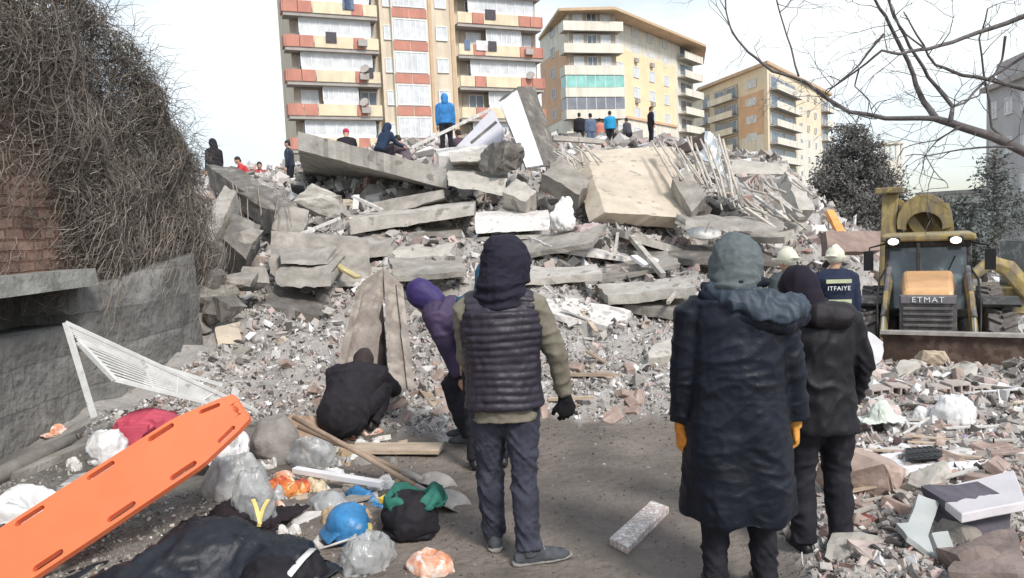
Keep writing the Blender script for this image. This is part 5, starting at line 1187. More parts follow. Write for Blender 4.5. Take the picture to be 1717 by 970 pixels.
def person(loc, rz, J, label, top, legs, hat=None, hat_kind='hood', voxel=.02, hands=None, shoes=None, group=None, hem=.0, r=1., puff=1., fold=.008, seed=0, tv=None, gl=None, hr=1., shoemat=None):
    p = empty('person', loc, rz, label, 'person', group); s = J['s']; v = voxel
    mb = MB(); head(mb, J['head'], J['headf'], s)
    mb.tube([J['hip'], J['chest'], J['neck']], [(.12 * s, .09 * s), (.13 * s, .09 * s), .06 * s], 12, side=J['rt'])
    for k in 'LR':
        mb.tube([J['neck'] - J['up'] * .06 * s, J['sh' + k], J['el' + k], J['wr' + k]], [.05 * s, .045 * s, .036 * s, .025 * s], 10)
        mb.tube([J['hip'], J['hp' + k], J['kn' + k], J['an' + k]], [.08 * s, .07 * s, .045 * s, .035 * s], 10)
        if gl is None or k not in gl:
            sg = 1 if k == 'R' else -1
            if v > .02: mb.tube([J['wr' + k], J['wr' + k] + J['hd' + k] * .07 * s, J['wr' + k] + J['hd' + k] * .16 * s], [.028 * s, .042 * s, .018 * s], 8)
            else: hand(mb, J['wr' + k] + J['hd' + k] * .02, J['hd' + k], V3(-sg, 0, 0) if hands is None else Vector(hands[k]), -sg if False else 1, s, .5)
    skinpart(mb, 'body', SKIN, p, min(v, .022) if v > .012 else .008, 1)
    skinpart(trousers_mb(J, r * .98), 'trousers', legs, p, v, 3, folds(fold * .9, 6, 6, 9, seed + 2) if fold else None)
    skinpart(jacket_mb(J, r, hem, puff=puff), 'jacket', top, p, v, 3, folds(fold, 6, 6, 5, seed) if fold else None)
    for k in 'LR': mb = MB(); shoe(mb, J['an' + k], J.get('ft' + k) or V3(0, 1, 0), s * 1.02); skinpart(mb, 'shoe', shoemat or BLACKM, p, min(v, .015), 2)
    if hat is not None:
        if hat_kind == 'hood': skinpart(hood_mb(J, hr), 'hood', hat, p, v, 3, folds(fold * .6, 7, 7, 7, seed + 5) if fold else None)
        elif hat_kind in ('beanie', 'hair', 'helmet'):
            mb = MB(); c = J['head']; f = J['headf']; u = V3(0, 0, 1); r_ = f.cross(u).normalized(); u = r_.cross(f); m = Matrix((r_, f, u)).transposed()
            kk = {'beanie': 1.0, 'hair': .94, 'helmet': 1.22}[hat_kind]
            mb.ball(c + u * .045 * s - f * .018 * s, (.088 * s * kk, .102 * s * kk, .092 * s * kk), m, 20, 14)
            if hat_kind == 'hair': mb.ball(c - f * .045 * s, (.076 * s, .06 * s, .095 * s), m, 14, 10)
            if hat_kind == 'helmet':
                mb.tube([c + u * .028 * s - f * .165 * s, c + u * .02 * s, c + u * .04 * s + f * .165 * s], [(.06 * s, .012), (.118 * s, .014), (.07 * s, .012)], 18, side=r_)
                mb.tube([c + u * .15 * s - f * .10 * s, c + u * .172 * s, c + u * .15 * s + f * .1 * s], [.012, .016, .012], 8)
            skinpart(mb, {'beanie': 'beanie', 'hair': 'hair', 'helmet': 'helmet'}[hat_kind], hat, p, min(v, .012), 2)
    return p

NAVY = cloth('navy_nylon', (.020, .026, .045), rough=.45, spec=.4); BLK = cloth('black_cloth', (.022, .019, .024), var=.25); DKBR = cloth('dark_brown_knit', (.045, .034, .032), scale=30)
JEAN = cloth('dark_jeans', (.044, .046, .066), var=.3, scale=9, spot=(5, .55, (.085, .09, .12), .5)); DTR = cloth('dark_trousers', (.018, .018, .024), var=.3)
TEALH = cloth('teal_jacket', (.03, .10, .155)); PURP = cloth('purple_jacket', (.062, .042, .090), var=.25, scale=6, rough=.6); PURPH = cloth('violet_hood', (.045, .030, .125), rough=.6)
KHAKI = cloth('khaki_sweat', (.20, .18, .14), var=.2, scale=10); VESTM = cloth('quilted_navy_vest', (.032, .027, .040), rough=.5, var=.2, spec=.4); HOODM = cloth('dark_navy_hood', (.016, .014, .026), rough=.8)
COATM = cloth('long_navy_coat', (.0075, .010, .018), rough=.5, var=.35, scale=4, spec=.28); GREYH = cloth('grey_teal_hood', (.115, .135, .14), scale=30, var=.14)
LININ = cloth('blue_grey_lining', (.045, .062, .085), rough=.5, var=.25, scale=6); PUFFB = cloth('black_puffer', (.0095, .0085, .0115), rough=.55, var=.25)
ORGL = cloth('orange_glove', (.72, .27, .05), var=.2); YELGL = cloth('yellow_glove', (.68, .32, .07), var=.2); BLGL = cloth('black_glove', (.012, .011, .014))
SHOEM = cloth('grey_trainer', (.075, .08, .09), var=.3, scale=20); HELM = M('cream_helmet', (.70, .69, .56), rough=.35, var=.1, scale=6, bump=.05)
FIREM = cloth('fire_jacket', (.022, .030, .060)); REFL = M('reflective_stripe', (.52, .55, .36), rough=.4, var=.1); REDJ = cloth('red_jacket', (.55, .06, .06)); BLUEJ = cloth('bright_blue_coat', (.05, .22, .52), var=.3, scale=8)
CYANJ = cloth('light_blue_jacket', (.03, .32, .60)); GREYJ = cloth('grey_blue_jacket', (.12, .16, .24)); SALM = cloth('salmon_jacket', (.60, .22, .16))

# --- man in the quilted vest, back to us
gx = G(868, 925); vp = V3(*W(838, 500, 3.96)); vp.z = 0
J = pose(1.70, .02, 0, 0, arms={'R': ((.42, .02, -1), (.16, .30, -1)), 'L': ((-.04, .30, -1), (.10, .9, -.6))}, legs={'L': ((-.10, .09, .50), (-.10, .14, .09)), 'R': ((.09, -.02, .50), (.10, -.10, .09))}, headf=(.62, .75, -.16), shw=.185)
J['ftL'] = V3(-.15, 1, 0); J['ftR'] = V3(.9, .25, 0); J['head'] = J['head'] + V3(.03, 0, 0)
s = J['s']; P1 = empty('person', vp, R(0), 'man in dark quilted vest with khaki sleeves and dark hood, seen from behind', 'person')
mb = MB(); head(mb, J['head'], J['headf'], s); mb.tube([J['hip'], J['chest'], J['neck']], [(.12, .09), (.13, .09), .06], 12, side=J['rt'])
for k in 'LR': mb.tube([J['neck'] - J['up'] * .06, J['sh' + k], J['el' + k], J['wr' + k]], [.05, .045, .036, .025], 10); mb.tube([J['hip'], J['hp' + k], J['kn' + k], J['an' + k]], [.08, .07, .045, .035], 10)
skinpart(mb, 'body', SKIN, P1, .009, 1)
def legfold(seed, amp=.010):
    f0 = folds(amp, 4, 4, 8, seed); f1 = folds(amp * .5, 12, 12, 16, seed + 1); f = lambda p, n: f0(Vector((p.x + p.z * .5, p.y, p.z + p.x * 1.2)), n) + f1(p, n)
    return lambda p, n: f(p, n) * (1.5 if p.z < .25 or abs(p.z - .5) < .12 else .8)
tro = trousers_mb(J, 1.12); tro.tube([J['hip'] - V3(0, .0, .0), J['hip'] - V3(0, 0, .14)], [(.168, .14), (.15, .13)], 18, side=(1, 0, 0))
skinpart(tro, 'trousers', JEAN, P1, .008, 2, legfold(3, .010))
mb = jacket_mb(J, 1.08, .10, puff=1.12); skinpart(mb, 'sweatshirt', KHAKI, P1, .009, 3, folds(.012, 7, 7, 9, 4))
vest = jacket_mb(J, 1.24, .03, arm=False)
zc = J['hip'].z
def quilt(p, n):
    q = (p.z + .016 * noise.noise(p * 3.2) + .02 * abs(p.x) * (1 if p.y < 0 else 0)) / .040; a = abs(math.sin(math.pi * q)); side = .5 + .5 * min(1, abs(abs(p.x) - .19) / .02) if abs(p.y) < .06 else 1; return (.0125 * (a ** .6)) * (.75 + .7 * noise.noise(p * 7)) * side - .004 + .008 * noise.noise(p * 13) + .004 * noise.noise(p * 30) + (.0 if p.z < 1.38 else -.002)
skinpart(vest, 'vest', VESTM, P1, .008, 3, quilt)
hm = hood_mb(J, 1.26); hm.tube([J['neck'] + V3(-.11, .0, .02), J['neck'] + V3(0, -.06, .045), J['neck'] + V3(.12, .0, .03)], [.04, .05, .04], 12)
def rim(m, J, r_=.104, tube=.014, fo=.075):
    c = J['head'] + J['headf'] * fo; f = J['headf']; u = V3(0, 0, 1); rr_ = f.cross(u).normalized(); u = rr_.cross(f)
    m.tube([c + rr_ * (r_ * .92 * math.cos(a)) + u * (r_ * 1.22 * math.sin(a)) for a in [2 * math.pi * q / 22 for q in range(23)]], tube, 8, caps=True)
rim(hm, J)
hm.ball(J['head'] - J['headf'] * .07 + V3(0, 0, .09), (.075, .075, .07))
def hoodf(seed, amp=.009):
    f = folds(amp, 5, 5, 9, seed); g = folds(amp * .5, 12, 12, 20, seed + 3)
    return lambda p, n: f(p, n) + g(p, n) + (.006 * math.sin(p.z * 110 + 3 * noise.noise(p * 6)) if p.z < J['neck'].z + .09 else 0)
skinpart(hm, 'hood', HOODM, P1, .007, 2, hoodf(8))
for k, pn in (('R', (-.3, .9, 0)), ('L', (1, 0, 0))):
    mb = MB(); hand(mb, J['wr' + k] + J['hd' + k] * .03, J['hd' + k] + V3(0, 0, -.4), Vector(pn), -1 if k == 'R' else 1, 1.12, .55, 1.3); mb.tube([J['wr' + k] - J['hd' + k] * .03, J['wr' + k] + J['hd' + k] * .05], [.036, .032], 12)
    skinpart(mb, 'glove', BLGL, P1, .0045, 1)
for k in 'LR':
    mb = MB(); shoe(mb, J['an' + k], J['ft' + k], 1.12); so = skinpart(mb, 'shoe', SHOEM, P1, .006, 1, folds(.003, 20, 20, 20, 3))
    f = Vector((J['ft' + k].x, J['ft' + k].y, 0)).normalized(); a = J['an' + k]; sd = V3(f.y, -f.x, 0); mb = MB(); mb.tube([V3(a.x, a.y, .012) + f * q * 1.12 for q in (-.085, -.06, .02, .10, .17, .215)], [(.025, .013), (.043, .014), (.042, .014), (.054, .014), (.045, .013), (.02, .011)], 12, side=sd)
    mb.build('sole', cloth('dusty_sole', (.26, .24, .22)), so, True)
    mb = MB()
    for q in range(4): c0 = a + f * (.055 + .024 * q) + V3(0, 0, -.002 - .011 * q); mb.tube([c0 - sd * .028, c0 + V3(0, 0, .008), c0 + sd * .028], .0035, 5)
    mb.build('laces', cloth('pale_lace', (.35, .35, .36)), so, True)

# --- figure in the long dark coat
cp = V3(*W(1232, 500, 3.42)); cp.z = 0
J = pose(1.69, .03, 0, 0, arms={'R': ((.20, .04, -1), (.12, .16, -1)), 'L': ((-.14, .0, -1), (-.06, .12, -1))}, headf=(.25, .95, -.18), shw=.20); J['head'] = J['head'] - V3(-.01, 0, .02)
P2_ = empty('person', cp, R(-4), 'figure in long dark navy hooded coat with grey-teal hood, seen from behind', 'person')
mb = MB(); head(mb, J['head'], J['headf'], 1.02); mb.tube([J['hip'], J['chest'], J['neck']], [(.12, .09), (.13, .09), .06], 12, side=J['rt'])
for k in 'LR': mb.tube([J['neck'] - J['up'] * .06, J['sh' + k], J['el' + k], J['wr' + k]], [.05, .045, .036, .025], 10); mb.tube([J['hip'], J['hp' + k], J['kn' + k], J['an' + k]], [.08, .07, .045, .035], 10)
skinpart(mb, 'body', SKIN, P2_, .01, 1)
skinpart(trousers_mb(J, 1.0), 'trousers', DTR, P2_, .011, 3, legfold(13))
def coatf(p, n):
    a = math.atan2(p.y, p.x); lo = max(0, min(1, (1.15 - p.z) / .6)); v = .016 * lo * math.sin(a * 5 + 3.5 * noise.noise(p * 1.1) + p.z * 1.2)
    q = Vector((p.x + p.z * .55, p.y, p.z - p.x * .3)); f = folds(.011, 4, 3, 7, 15)(q, n); g = folds(.006, 10, 8, 16, 19)(q, n)
    return v + f + g * .8
coat = MB(); nk = J['neck']
coat.tube([V3(0, .0, .40), V3(0, .0, .46), V3(0, 0, .75), V3(0, 0, 1.0), V3(0, .0, 1.2), J['chest'] + V3(0, 0, .06), J['chest'] + V3(0, 0, .17), nk + V3(0, 0, .015), nk + V3(0, 0, .06)],
          [(.268, .205), (.270, .207), (.25, .19), (.228, .17), (.218, .158), (.228, .155), (.195, .138), (.115, .10), (.09, .09)], 28, side=(1, 0, 0))
coat.tube([J['shL'], nk - V3(0, 0, .04), J['shR']], [.078, .092, .078], 14)
for k in 'LR':
    a, b, c = J['sh' + k], J['el' + k], J['wr' + k]; coat.tube([a + (nk - a) * .2, a, a.lerp(b, .5), b, b.lerp(c, .5), c], [.078, .082, .078, .074, .070, .064], 16)
skinpart(coat, 'coat', COATM, P2_, .009, 3, coatf)
h2 = hood_mb(J, 1.2); rim(h2, J, .11); skinpart(h2, 'inner_hood', GREYH, P2_, .007, 2, hoodf(22, .010))
hb = MB(); hb.tube([nk + V3(-.12, -.05, .06), nk + V3(-.04, -.13, .03), nk + V3(.08, -.16, -.01), nk + V3(.21, -.13, -.03), nk + V3(.30, -.04, -.03)], [(.035, .04), (.035, .06), (.040, .075), (.04, .07), (.03, .045)], 14, side=(0, -1, .5))
skinpart(hb, 'folded_hood', LININ, P2_, .007, 1, folds(.022, 11, 11, 6, 27))
hb = MB(); hb.tube([nk + V3(-.15, -.03, .05), nk + V3(-.04, -.11, -.045), nk + V3(.08, -.13, -.09), nk + V3(.21, -.11, -.11), nk + V3(.31, -.03, -.08)], [.035, .045, .05, .045, .035], 14)
hb.tube([nk + V3(-.14, .0, .06), nk + V3(0, -.12, .09), nk + V3(.14, -.04, .08)], [.028, .032, .028], 12)
skinpart(hb, 'hood_edge', COATM, P2_, .008, 3, folds(.012, 6, 6, 6, 28))
for k, mt, pn in (('L', ORGL, (1, .2, 0)), ('R', YELGL, (-1, .3, 0))):
    mb = MB(); hand(mb, J['wr' + k] + J['hd' + k] * .035, J['hd' + k], Vector(pn), 1, 1.05, .65, 1.2); mb.tube([J['wr' + k] - J['hd' + k] * .04, J['wr' + k] + J['hd' + k] * .05], [.038, .033], 12)
    tag(skinpart(mb, 'glove', mt, P2_, .0045, 1), 'orange glove' if k == 'L' else 'yellow glove')
for k in 'LR': mb = MB(); shoe(mb, J['an' + k], V3(0, 1, 0), 1.05); skinpart(mb, 'shoe', BLACKM, P2_, .01, 2)

# --- figure in the black puffer jacket, half behind the coat
J = pose(1.53, .10, 0, 0, arms={'R': ((.30, -.05, -1), (.02, .45, -.9)), 'L': ((-.12, .1, -1), (.0, .6, -.7))}, headf=(-.55, .85, -.25), shw=.20)
J['head'] = J['head'] + V3(-.075, -.0, -.02)
bp_ = V3(*W(1374, 500, 3.85)); bp_.z = 0
P3 = person(bp_, R(4), J, 'short figure in black puffer jacket and dark purple hood, right of the long coat', PUFFB, DTR, cloth('aubergine_hood', (.013, .009, .018)), 'hood', .010, r=1.22, puff=1.22, fold=.016, seed=31, hem=.14, hr=1.02, hands={'L': (1, 0, 0), 'R': (-1, 0, 0)})
mb = MB(); nk = J['neck']; mb.tube([nk + V3(-.15, .0, .01), nk + V3(-.05, -.12, .0), nk + V3(.08, -.12, -.01), nk + V3(.17, -.01, -.02)], [.055, .075, .075, .055], 14)
skinpart(mb, 'collar', cloth('charcoal_collar', (.016, .0135, .016), rough=.6), P3, .010, 3, folds(.014, 6, 6, 6, 35))

# --- bending figure in purple
J = pose(1.68, 1.05, 0, 0, arms={'R': ((.05, -.25, -1), (.0, -.55, -.8)), 'L': ((-.05, -.35, -1), (0, -.35, -.9))}, legs={'L': ((-.12, .10, .50), (-.12, -.05, .09)), 'R': ((.11, .10, .50), (.10, .02, .09))}, headf=(0, .75, -.75), shw=.19, hipd=(0, -.20, .86))
pp = G(786, 742)
person(V3(pp.x, pp.y, .02), R(82), J, 'person in purple jacket and hood bending down behind the vest man', PURP, DTR, PURPH, 'hood', .012, r=1.5, puff=1.4, fold=.014, seed=41, hr=1.08, shoemat=SHOEM)
# --- crouching figure in black
J = pose(1.66, .98, 0, 0, arms={'R': ((.25, .6, -.6), (-.35, 1, -.3)), 'L': ((-.2, .6, -.6), (.3, 1, -.3))}, legs={'L': ((-.24, .30, .44), (-.15, -.02, .09)), 'R': ((.26, .30, .42), (.17, .02, .09))}, headf=(.0, .9, -.6), shw=.22, hipd=(0, -.22, .24)); J['head'] = J['head'] + V3(.02, .02, -.07); J['tuck'] = True
pp = G(594, 728)
person(V3(pp.x, pp.y, .02), R(-8), J, 'person in black crouching in front of the brown standing planks', BLK, BLK, DKBR, 'hood', .012, r=1.42, puff=1.35, fold=.014, seed=51, hem=.02, hr=.95)
# --- teal jacket, mostly hidden behind the vest man
J = pose(1.56, .20, .12, 0, headf=(.4, 1, -.5)); pp = G(820, 785)
person(V3(pp.x, pp.y, 0), R(8), J, 'person in teal jacket mostly hidden behind the man in the quilted vest', TEALH, DTR, TEALH, 'hood', .014, r=1.05, fold=.010, seed=61)
# --- two firefighters
for i, (px, py, d, rz, lab, hf) in enumerate([(1324, 412, 8.8, 20, 'firefighter in cream helmet, body hidden behind the dark hoods', (-.3, 1, -.1)), (1401, 409, 8.9, -12, 'firefighter in cream helmet with striped dark blue jacket, before the digger', (.6, .8, -.1))]):
    top = W(px, py, d); h = 1.74; base = V3(top.x, top.y, top.z - 1.80)
    J = pose(h, .06, 0, 0, headf=hf); p = person(base, R(rz), J, lab, FIREM if i else cloth('fire_jacket_dusty', (.06, .07, .075)), DTR, HELM, 'helmet', .014, r=1.15, puff=1.15, fold=.008, seed=70 + i)
    mb = MB(); ch = J['chest']; mb.box(ch + V3(0, -.188, .08), (.28, .012, .045)); o = mb.build('reflective_stripe', REFL, p); mb = MB(); mb.box(ch + V3(0, -.178, -.16), (.28, .012, .045)); o = mb.build('reflective_stripe', REFL, p)
    if i:
        for q, dz in (('ITFAIYE', -.005),): l_ = letters(q, .07, LETW, p, ch + V3(0, -.192, dz), (R(90), 0, 0)); 

# --- onlookers and searchers along the crest
def crest(px, ptop, pbot, d, rz, lab, topm, hat=None, hk='hair', legs=DTR, vis=1.0, sit=False, lean=.05, **k):
    """figure whose head is seen at ptop and whose visible lower end is at pbot; vis is the share of the height in view"""
    t = W(px, ptop, d); b = W(px, pbot, d); h = min(1.85, max(1.55, (t.z - b.z) / vis)) 
    if sit:
        J = pose(1.7, .5, 0, 0, arms={'R': ((.2, .6, -1), (0, 1, -.3)), 'L': ((-.2, .6, -1), (0, 1, -.3))}, legs={'L': ((-.18, .3, .44), (-.12, .05, .09)), 'R': ((.18, .3, .44), (.14, .05, .09))}, headf=(0, .8, -.5), hipd=(0, -.05, .3))
        hh = J['head'].z + .14
    else:
        J = pose(h, lean, 0, 0, headf=(0, 1, -.25), **k); hh = h * .97
    return person(V3(t.x, t.y, t.z - hh), R(rz), J, lab, topm, legs, hat or BLACKM, hk, .03, r=1.15, puff=1.15, fold=0)
BEAN = cloth('red_beanie', (.45, .03, .08))
crest(358, 236, 285, 18, 60, 'dark figure at the very left of the crest beside the creeper', BLK, BLK, 'hood', vis=.6)
crest(413, 262, 292, 22, 120, 'person in red jacket crouched beyond the left crest', REDJ, DKBR, 'hair', sit=True)
crest(434, 272, 300, 22.5, 200, 'second person in dull red jacket low behind the left crest', cloth('dull_red_jacket', (.38, .08, .08)), BLACKM, 'hair', sit=True)
crest(484, 238, 300, 21, 95, 'man in dark navy clothes standing at the left end of the crest slab', NAVY, BLACKM, 'hair', vis=.95)
crest(579, 213, 245, 19.5, 10, 'person with red beanie behind the long crest slab', BLK, BEAN, 'beanie', sit=True)
crest(637, 204, 240, 19.5, -40, 'dark blue hooded person bent over behind the crest slab', cloth('dark_blue_jacket', (.02, .035, .07)), cloth('dark_blue_hood', (.02, .035, .07)), 'hood', sit=True)
crest(679, 224, 245, 20, 60, 'person in mauve-grey clothes kneeling by the yellow scraps on the crest', cloth('mauve_jacket', (.13, .10, .12)), BLACKM, 'hair', sit=True)
crest(745, 160, 242, 18.6, 5, 'person in bright blue hooded coat standing on the crest', BLUEJ, BLUEJ, 'hood', vis=.86)
crest(775, 214, 242, 18.9, 30, 'crouching person right of the blue coat on the crest', cloth('dusky_jacket', (.10, .07, .09)), DKBR, 'hair', sit=True)
crest(971, 191, 238, 31, 0, 'black-clad onlooker at the left of the crest group', BLK, BLACKM, 'hair')
crest(990, 192, 240, 30, 15, 'onlooker in grey-blue jacket within the crest group', GREYJ, BLK, 'hair', GREYJ)
crest(1005, 200, 240, 34, -10, 'onlooker in salmon red top between the two blue jackets', SALM, BLK, 'hair')
crest(1022, 188, 238, 31, -15, 'onlooker in vivid light blue jacket on the crest', CYANJ, BLACKM, 'hair')
crest(1054, 198, 238, 33, 40, 'dark grey onlooker leaning, right of the vivid light blue jacket', cloth('dark_grey_coat', (.07, .07, .085)), BLACKM, 'hair', lean=.25)
crest(1090, 181, 240, 31, -80, 'man in black standing alone at the right of the crest', BLK, DKBR, 'hair')
crest(1035, 212, 238, 31, 70, 'dark figure stooping low beside the light blue jacket', BLK, BLACKM, 'hair', sit=True)
# ---------------------------------------------------------------- orange spine board
ORB = M('orange_board', (.86, .20, .085), rough=.38, var=.05, scale=3, bump=.05, spot=(14, .64, (.55, .20, .11), .35), spec=.5)
o0 = V3(-1.666, 4.478, .772); ud = V3(-.79, -.403, -.463).normalized(); vd = V3(.612, -.571, -.547); vd = (vd - ud * vd.dot(ud)).normalized(); nd = ud.cross(vd)
if nd.dot(CAMM.translation - o0) < 0: nd = -nd
half = [(0, .085), (.012, .115), (.10, .145), (.34, .200), (.40, .205), (1.0, .208), (1.55, .205), (1.80, .17), (1.83, .12)]
out = [(u, v) for u, v in half] + [(u, -v) for u, v in reversed(half)]
mb = MB(); n = len(out); mb.add([(u, v, -.02) for u, v in out] + [(u, v, .02) for u, v in out], [tuple(range(n)), tuple(range(2 * n - 1, n - 1, -1))] + [(i, i + n, (i + 1) % n + n, (i + 1) % n) for i in range(n)])
cut = MB()
def stad(m, u, v, L_, w, a):
    d = V3(math.cos(a), math.sin(a), 0); e = V3(-d.y, d.x, 0); P = []
    for q in range(8): t = math.pi * q / 7 - math.pi / 2; P.append(V3(u, v, 0) + d * (L_ / 2 - w / 2 + w / 2 * math.cos(t)) + e * w / 2 * math.sin(t))
    for q in range(8): t = math.pi * q / 7 + math.pi / 2; P.append(V3(u, v, 0) + d * (-L_ / 2 + w / 2 + w / 2 * math.cos(t)) + e * w / 2 * math.sin(t))
    k = len(P); m.add([p + V3(0, 0, -.1) for p in P] + [p + V3(0, 0, .1) for p in P], [tuple(range(k - 1, -1, -1)), tuple(range(k, 2 * k))] + [(i, (i + 1) % k, (i + 1) % k + k, i + k) for i in range(k)])
for sg in (-1, 1):
    stad(cut, .165, sg * .118, .13, .030, sg * .26)
    for u in (.46, .83, 1.24, 1.60): stad(cut, u, sg * .165, .165, .036, 0)
stad(cut, .045, 0, .03, .10, 0)
bo = mb.build('spine_board', ORB); co_ = cut.build('cut', ORB)
bm_ = bo.modifiers.new('x', 'BOOLEAN'); bm_.object = co_; bm_.solver = 'FAST'
bv = bo.modifiers.new('b', 'BEVEL'); bv.width = .006; bv.segments = 2; bv.limit_method = 'ANGLE'; bv.angle_limit = R(50)
dg = bpy.context.evaluated_depsgraph_get(); dg.update(); me = bpy.data.meshes.new_from_object(bo.evaluated_get(dg)); bo.modifiers.clear(); bo.data = me; me.materials.clear(); me.materials.append(ORB)
me.polygons.foreach_set('use_smooth', [False] * len(me.polygons)); bpy.data.objects.remove(co_)
mm_ = Matrix((ud, vd, ud.cross(vd))).transposed().to_4x4(); mm_.translation = o0; bo.matrix_world = mm_
tag(bo, 'orange plastic spine board with hand slots, tilted over the bags at lower left', 'spine board')

# ---------------------------------------------------------------- cloth, sacks and packaging round the board
TARP = M('dark_tarpaulin', (.012, .014, .021), rough=.5, var=.35, scale=5, bump=.3, spec=.4); TARPB = M('black_fabric', (.016, .014, .018), rough=.75, var=.3, scale=8, bump=.4)
CLEARP = M('milky_plastic', (.50, .51, .51), rough=.22, var=.25, scale=6, bump=.4, bscale=14, spec=.6, alpha=.58, bdist=.03); GREYPL = M('grey_plastic_bag', (.42, .42, .41), rough=.3, var=.25, scale=7, bump=.4, bscale=12, spec=.5, bdist=.03)
WHITPL = M('white_plastic_bag', (.72, .71, .70), rough=.35, var=.15, scale=8, bump=.4, bscale=16, bdist=.02); SACKM = M('grey_sack', (.27, .245, .225), rough=.8, var=.2, scale=8, bump=.6, bscale=60)
REDB = M('red_nylon', (.55, .085, .13), rough=.5, var=.2, scale=5, bump=.3, spot=(8, .66, (.42, .2, .2), .5)); BLUEP = M('blue_plastic', (.045, .20, .42), rough=.35, var=.3, scale=10, bump=.2, spot=(12, .62, (.4, .42, .42), .6))
GREENC = M('green_canvas', (.03, .15, .115), rough=.7, var=.2, scale=9, bump=.3); YELP2 = M('yellow_strap', (.70, .56, .20), rough=.5, var=.2, scale=12)
FOODR = M('red_wrapper', (.62, .09, .05), rough=.3, var=.3, scale=12, bump=.2, col2=(.78, .3, .08), spot=(16, .56, (.75, .62, .35), .9)); FOODO = M('orange_wrapper', (.75, .28, .14), rough=.3, var=.2, scale=14, col2=(.85, .62, .5), bump=.3, spot=(18, .55, (.78, .74, .70), .9))
def at(px, py, d): return W(px, py, d)
def drape(name, corners, mat, label, cat, seed, nu=26, nv=20, amp=.05, th=.012, parent=None, f=2.2, group=None):
    """a cloth sheet with ridged folds through four corner points"""
    c = [Vector(p) for p in corners]; o = sum(c, Vector()) / 4; n = (c[1] - c[0]).cross(c[3] - c[0]).normalized()
    if n.dot(CAMM.translation - o) < 0: n = -n
    off = Vector((seed * 2.3, seed * 5.1, seed)); vs = []
    for j in range(nv + 1):
        for i in range(nu + 1):
            u, v = i / nu, j / nv; p = (c[0] * (1 - u) + c[1] * u) * (1 - v) + (c[3] * (1 - u) + c[2] * u) * v
            w = noise.noise(p * 1.5 + off) * 1.2; a = 1 - abs(noise.noise(p * f + off + Vector((w, w, 0)))) * 2.2; b = 1 - abs(noise.noise(p * f * 2.7 + off)) * 2
            e = noise.noise(p * 3 + off) * .06 if i in (0, nu) or j in (0, nv) else 0
            vs.append(p + n * amp * (a + .4 * b + .5 * math.sin(math.pi * u) * math.sin(math.pi * v)) + (p - o).normalized() * e - o)
    w = nu + 1; fs = [(j * w + i, j * w + i + 1, (j + 1) * w + i + 1, (j + 1) * w + i) for j in range(nv) for i in range(nu)]
    mb = MB(); mb.add(vs, fs); ob = mb.build(name, mat, parent, True); ob.location = o
    md = ob.modifiers.new('s', 'SOLIDIFY'); md.thickness = th; md.offset = -1
    if label: tag(ob, label, cat, group)
    return ob
BG, TP = BAGS, TARPS
def gz(px, py, z=0.):
    p = onheap(px, py, 2.6, 9); return V3(p.x, p.y, p.z + z - .012)
settled('dark_tarpaulin', TP[0], gz(318, 962), (1.40, .95, .24), R(30), TARP, 'dark navy tarpaulin spread under the orange spine board', 'tarpaulin', 61, .026, 6)
settled('black_jacket', TP[1], gz(398, 885) + V3(0, .05, .04), (.66, .60, .13), R(-20), M('black_ribbed', (.026, .018, .022), var=.3, scale=8, bump=.5, wave=((30, 30, 30), 2, .8)), 'black ribbed jacket bunched below the right edge of the spine board', 'jacket', 62, .024, 7)
settled('black_cloth', TP[1], gz(452, 985), (.66, .56, .16), R(40), TARPB, 'black cloth between the tarpaulin and the backpack strap', 'cloth', 66, .026, 7)
bpk = empty('backpack', gz(492, 975), 0, 'black backpack with a white strap at the bottom edge, right of the dark tarpaulin', 'backpack')
settled('body', BG[1], (0, 0, 0), (.38, .30, .17), R(20), TARPB, None, None, 63, .016, 8, bpk)
mb = MB(); P = [V3(-.02, -.17, .05), V3(.03, -.14, .12), V3(.07, -.06, .155), V3(.10, .04, .165)]; mb.tube(P, [(.022, .005)] * 4, 8, side=(1, -.3, 0)); mb.build('strap', WHITPL, bpk, True)
settled('plastic_bag', BG[0], gz(396, 832), (.44, .38, .30), R(40), GREYPL, 'pale grey plastic bag bulging at the right edge of the spine board', 'plastic bag', 64, .020, 9)
settled('plastic_bag', BG[3], gz(428, 880), (.26, .24, .36), R(10), CLEARP, 'bluish clear plastic bag standing beside the black jacket', 'plastic bag', 65, .020, 10)
settled('plastic_bag', BG[2], gz(372, 792) + V3(0, 0, .12), (.42, .34, .20), R(70), WHITPL, 'white plastic bag with red print tucked under the spine board tip', 'plastic bag', 165, .018, 9)
for i, (a, b) in enumerate([((424, 838, 4.3), (436, 880, 4.2)), ((450, 838, 4.3), (434, 884, 4.2))]):
    bar('yellow_strap', W(*a), W(*b), .022, .008, YELP2, ['yellow strap hanging over the black jacket, left one', 'yellow strap crossing the clear bag, right one'][i], 'strap', bend=.02)
settled('sack', BG[3], gz(463, 772), (.40, .36, .36), R(15), SACKM, 'round grey-brown sack just right of the spine board tip', 'sack', 66, .008, 5)
settled('plastic_bag', BG[0], gz(522, 780), (.42, .32, .24), R(-20), CLEARP, 'clear plastic bag with crumpled sides, between the sack and shovel handles', 'plastic bag', 67, .020, 9)
settled('food_packet', BG[2], gz(480, 822), (.34, .24, .10), R(-25), FOODR, 'red and yellow food packet on the ground right of the grey bag', 'food packet', 68, .010, 12)
settled('plastic_wrap', TP[1], gz(552, 848), (.56, .36, .10), R(-15), CLEARP, 'flattened clear plastic wrap in front of the white batten', 'plastic wrap', 69, .014, 9)
bar('white_batten', G(494, 788, .12), G(640, 812, .10), .06, .04, WHITE, 'white batten lying across the litter between sack and helmet', 'batten', bevel=.004)
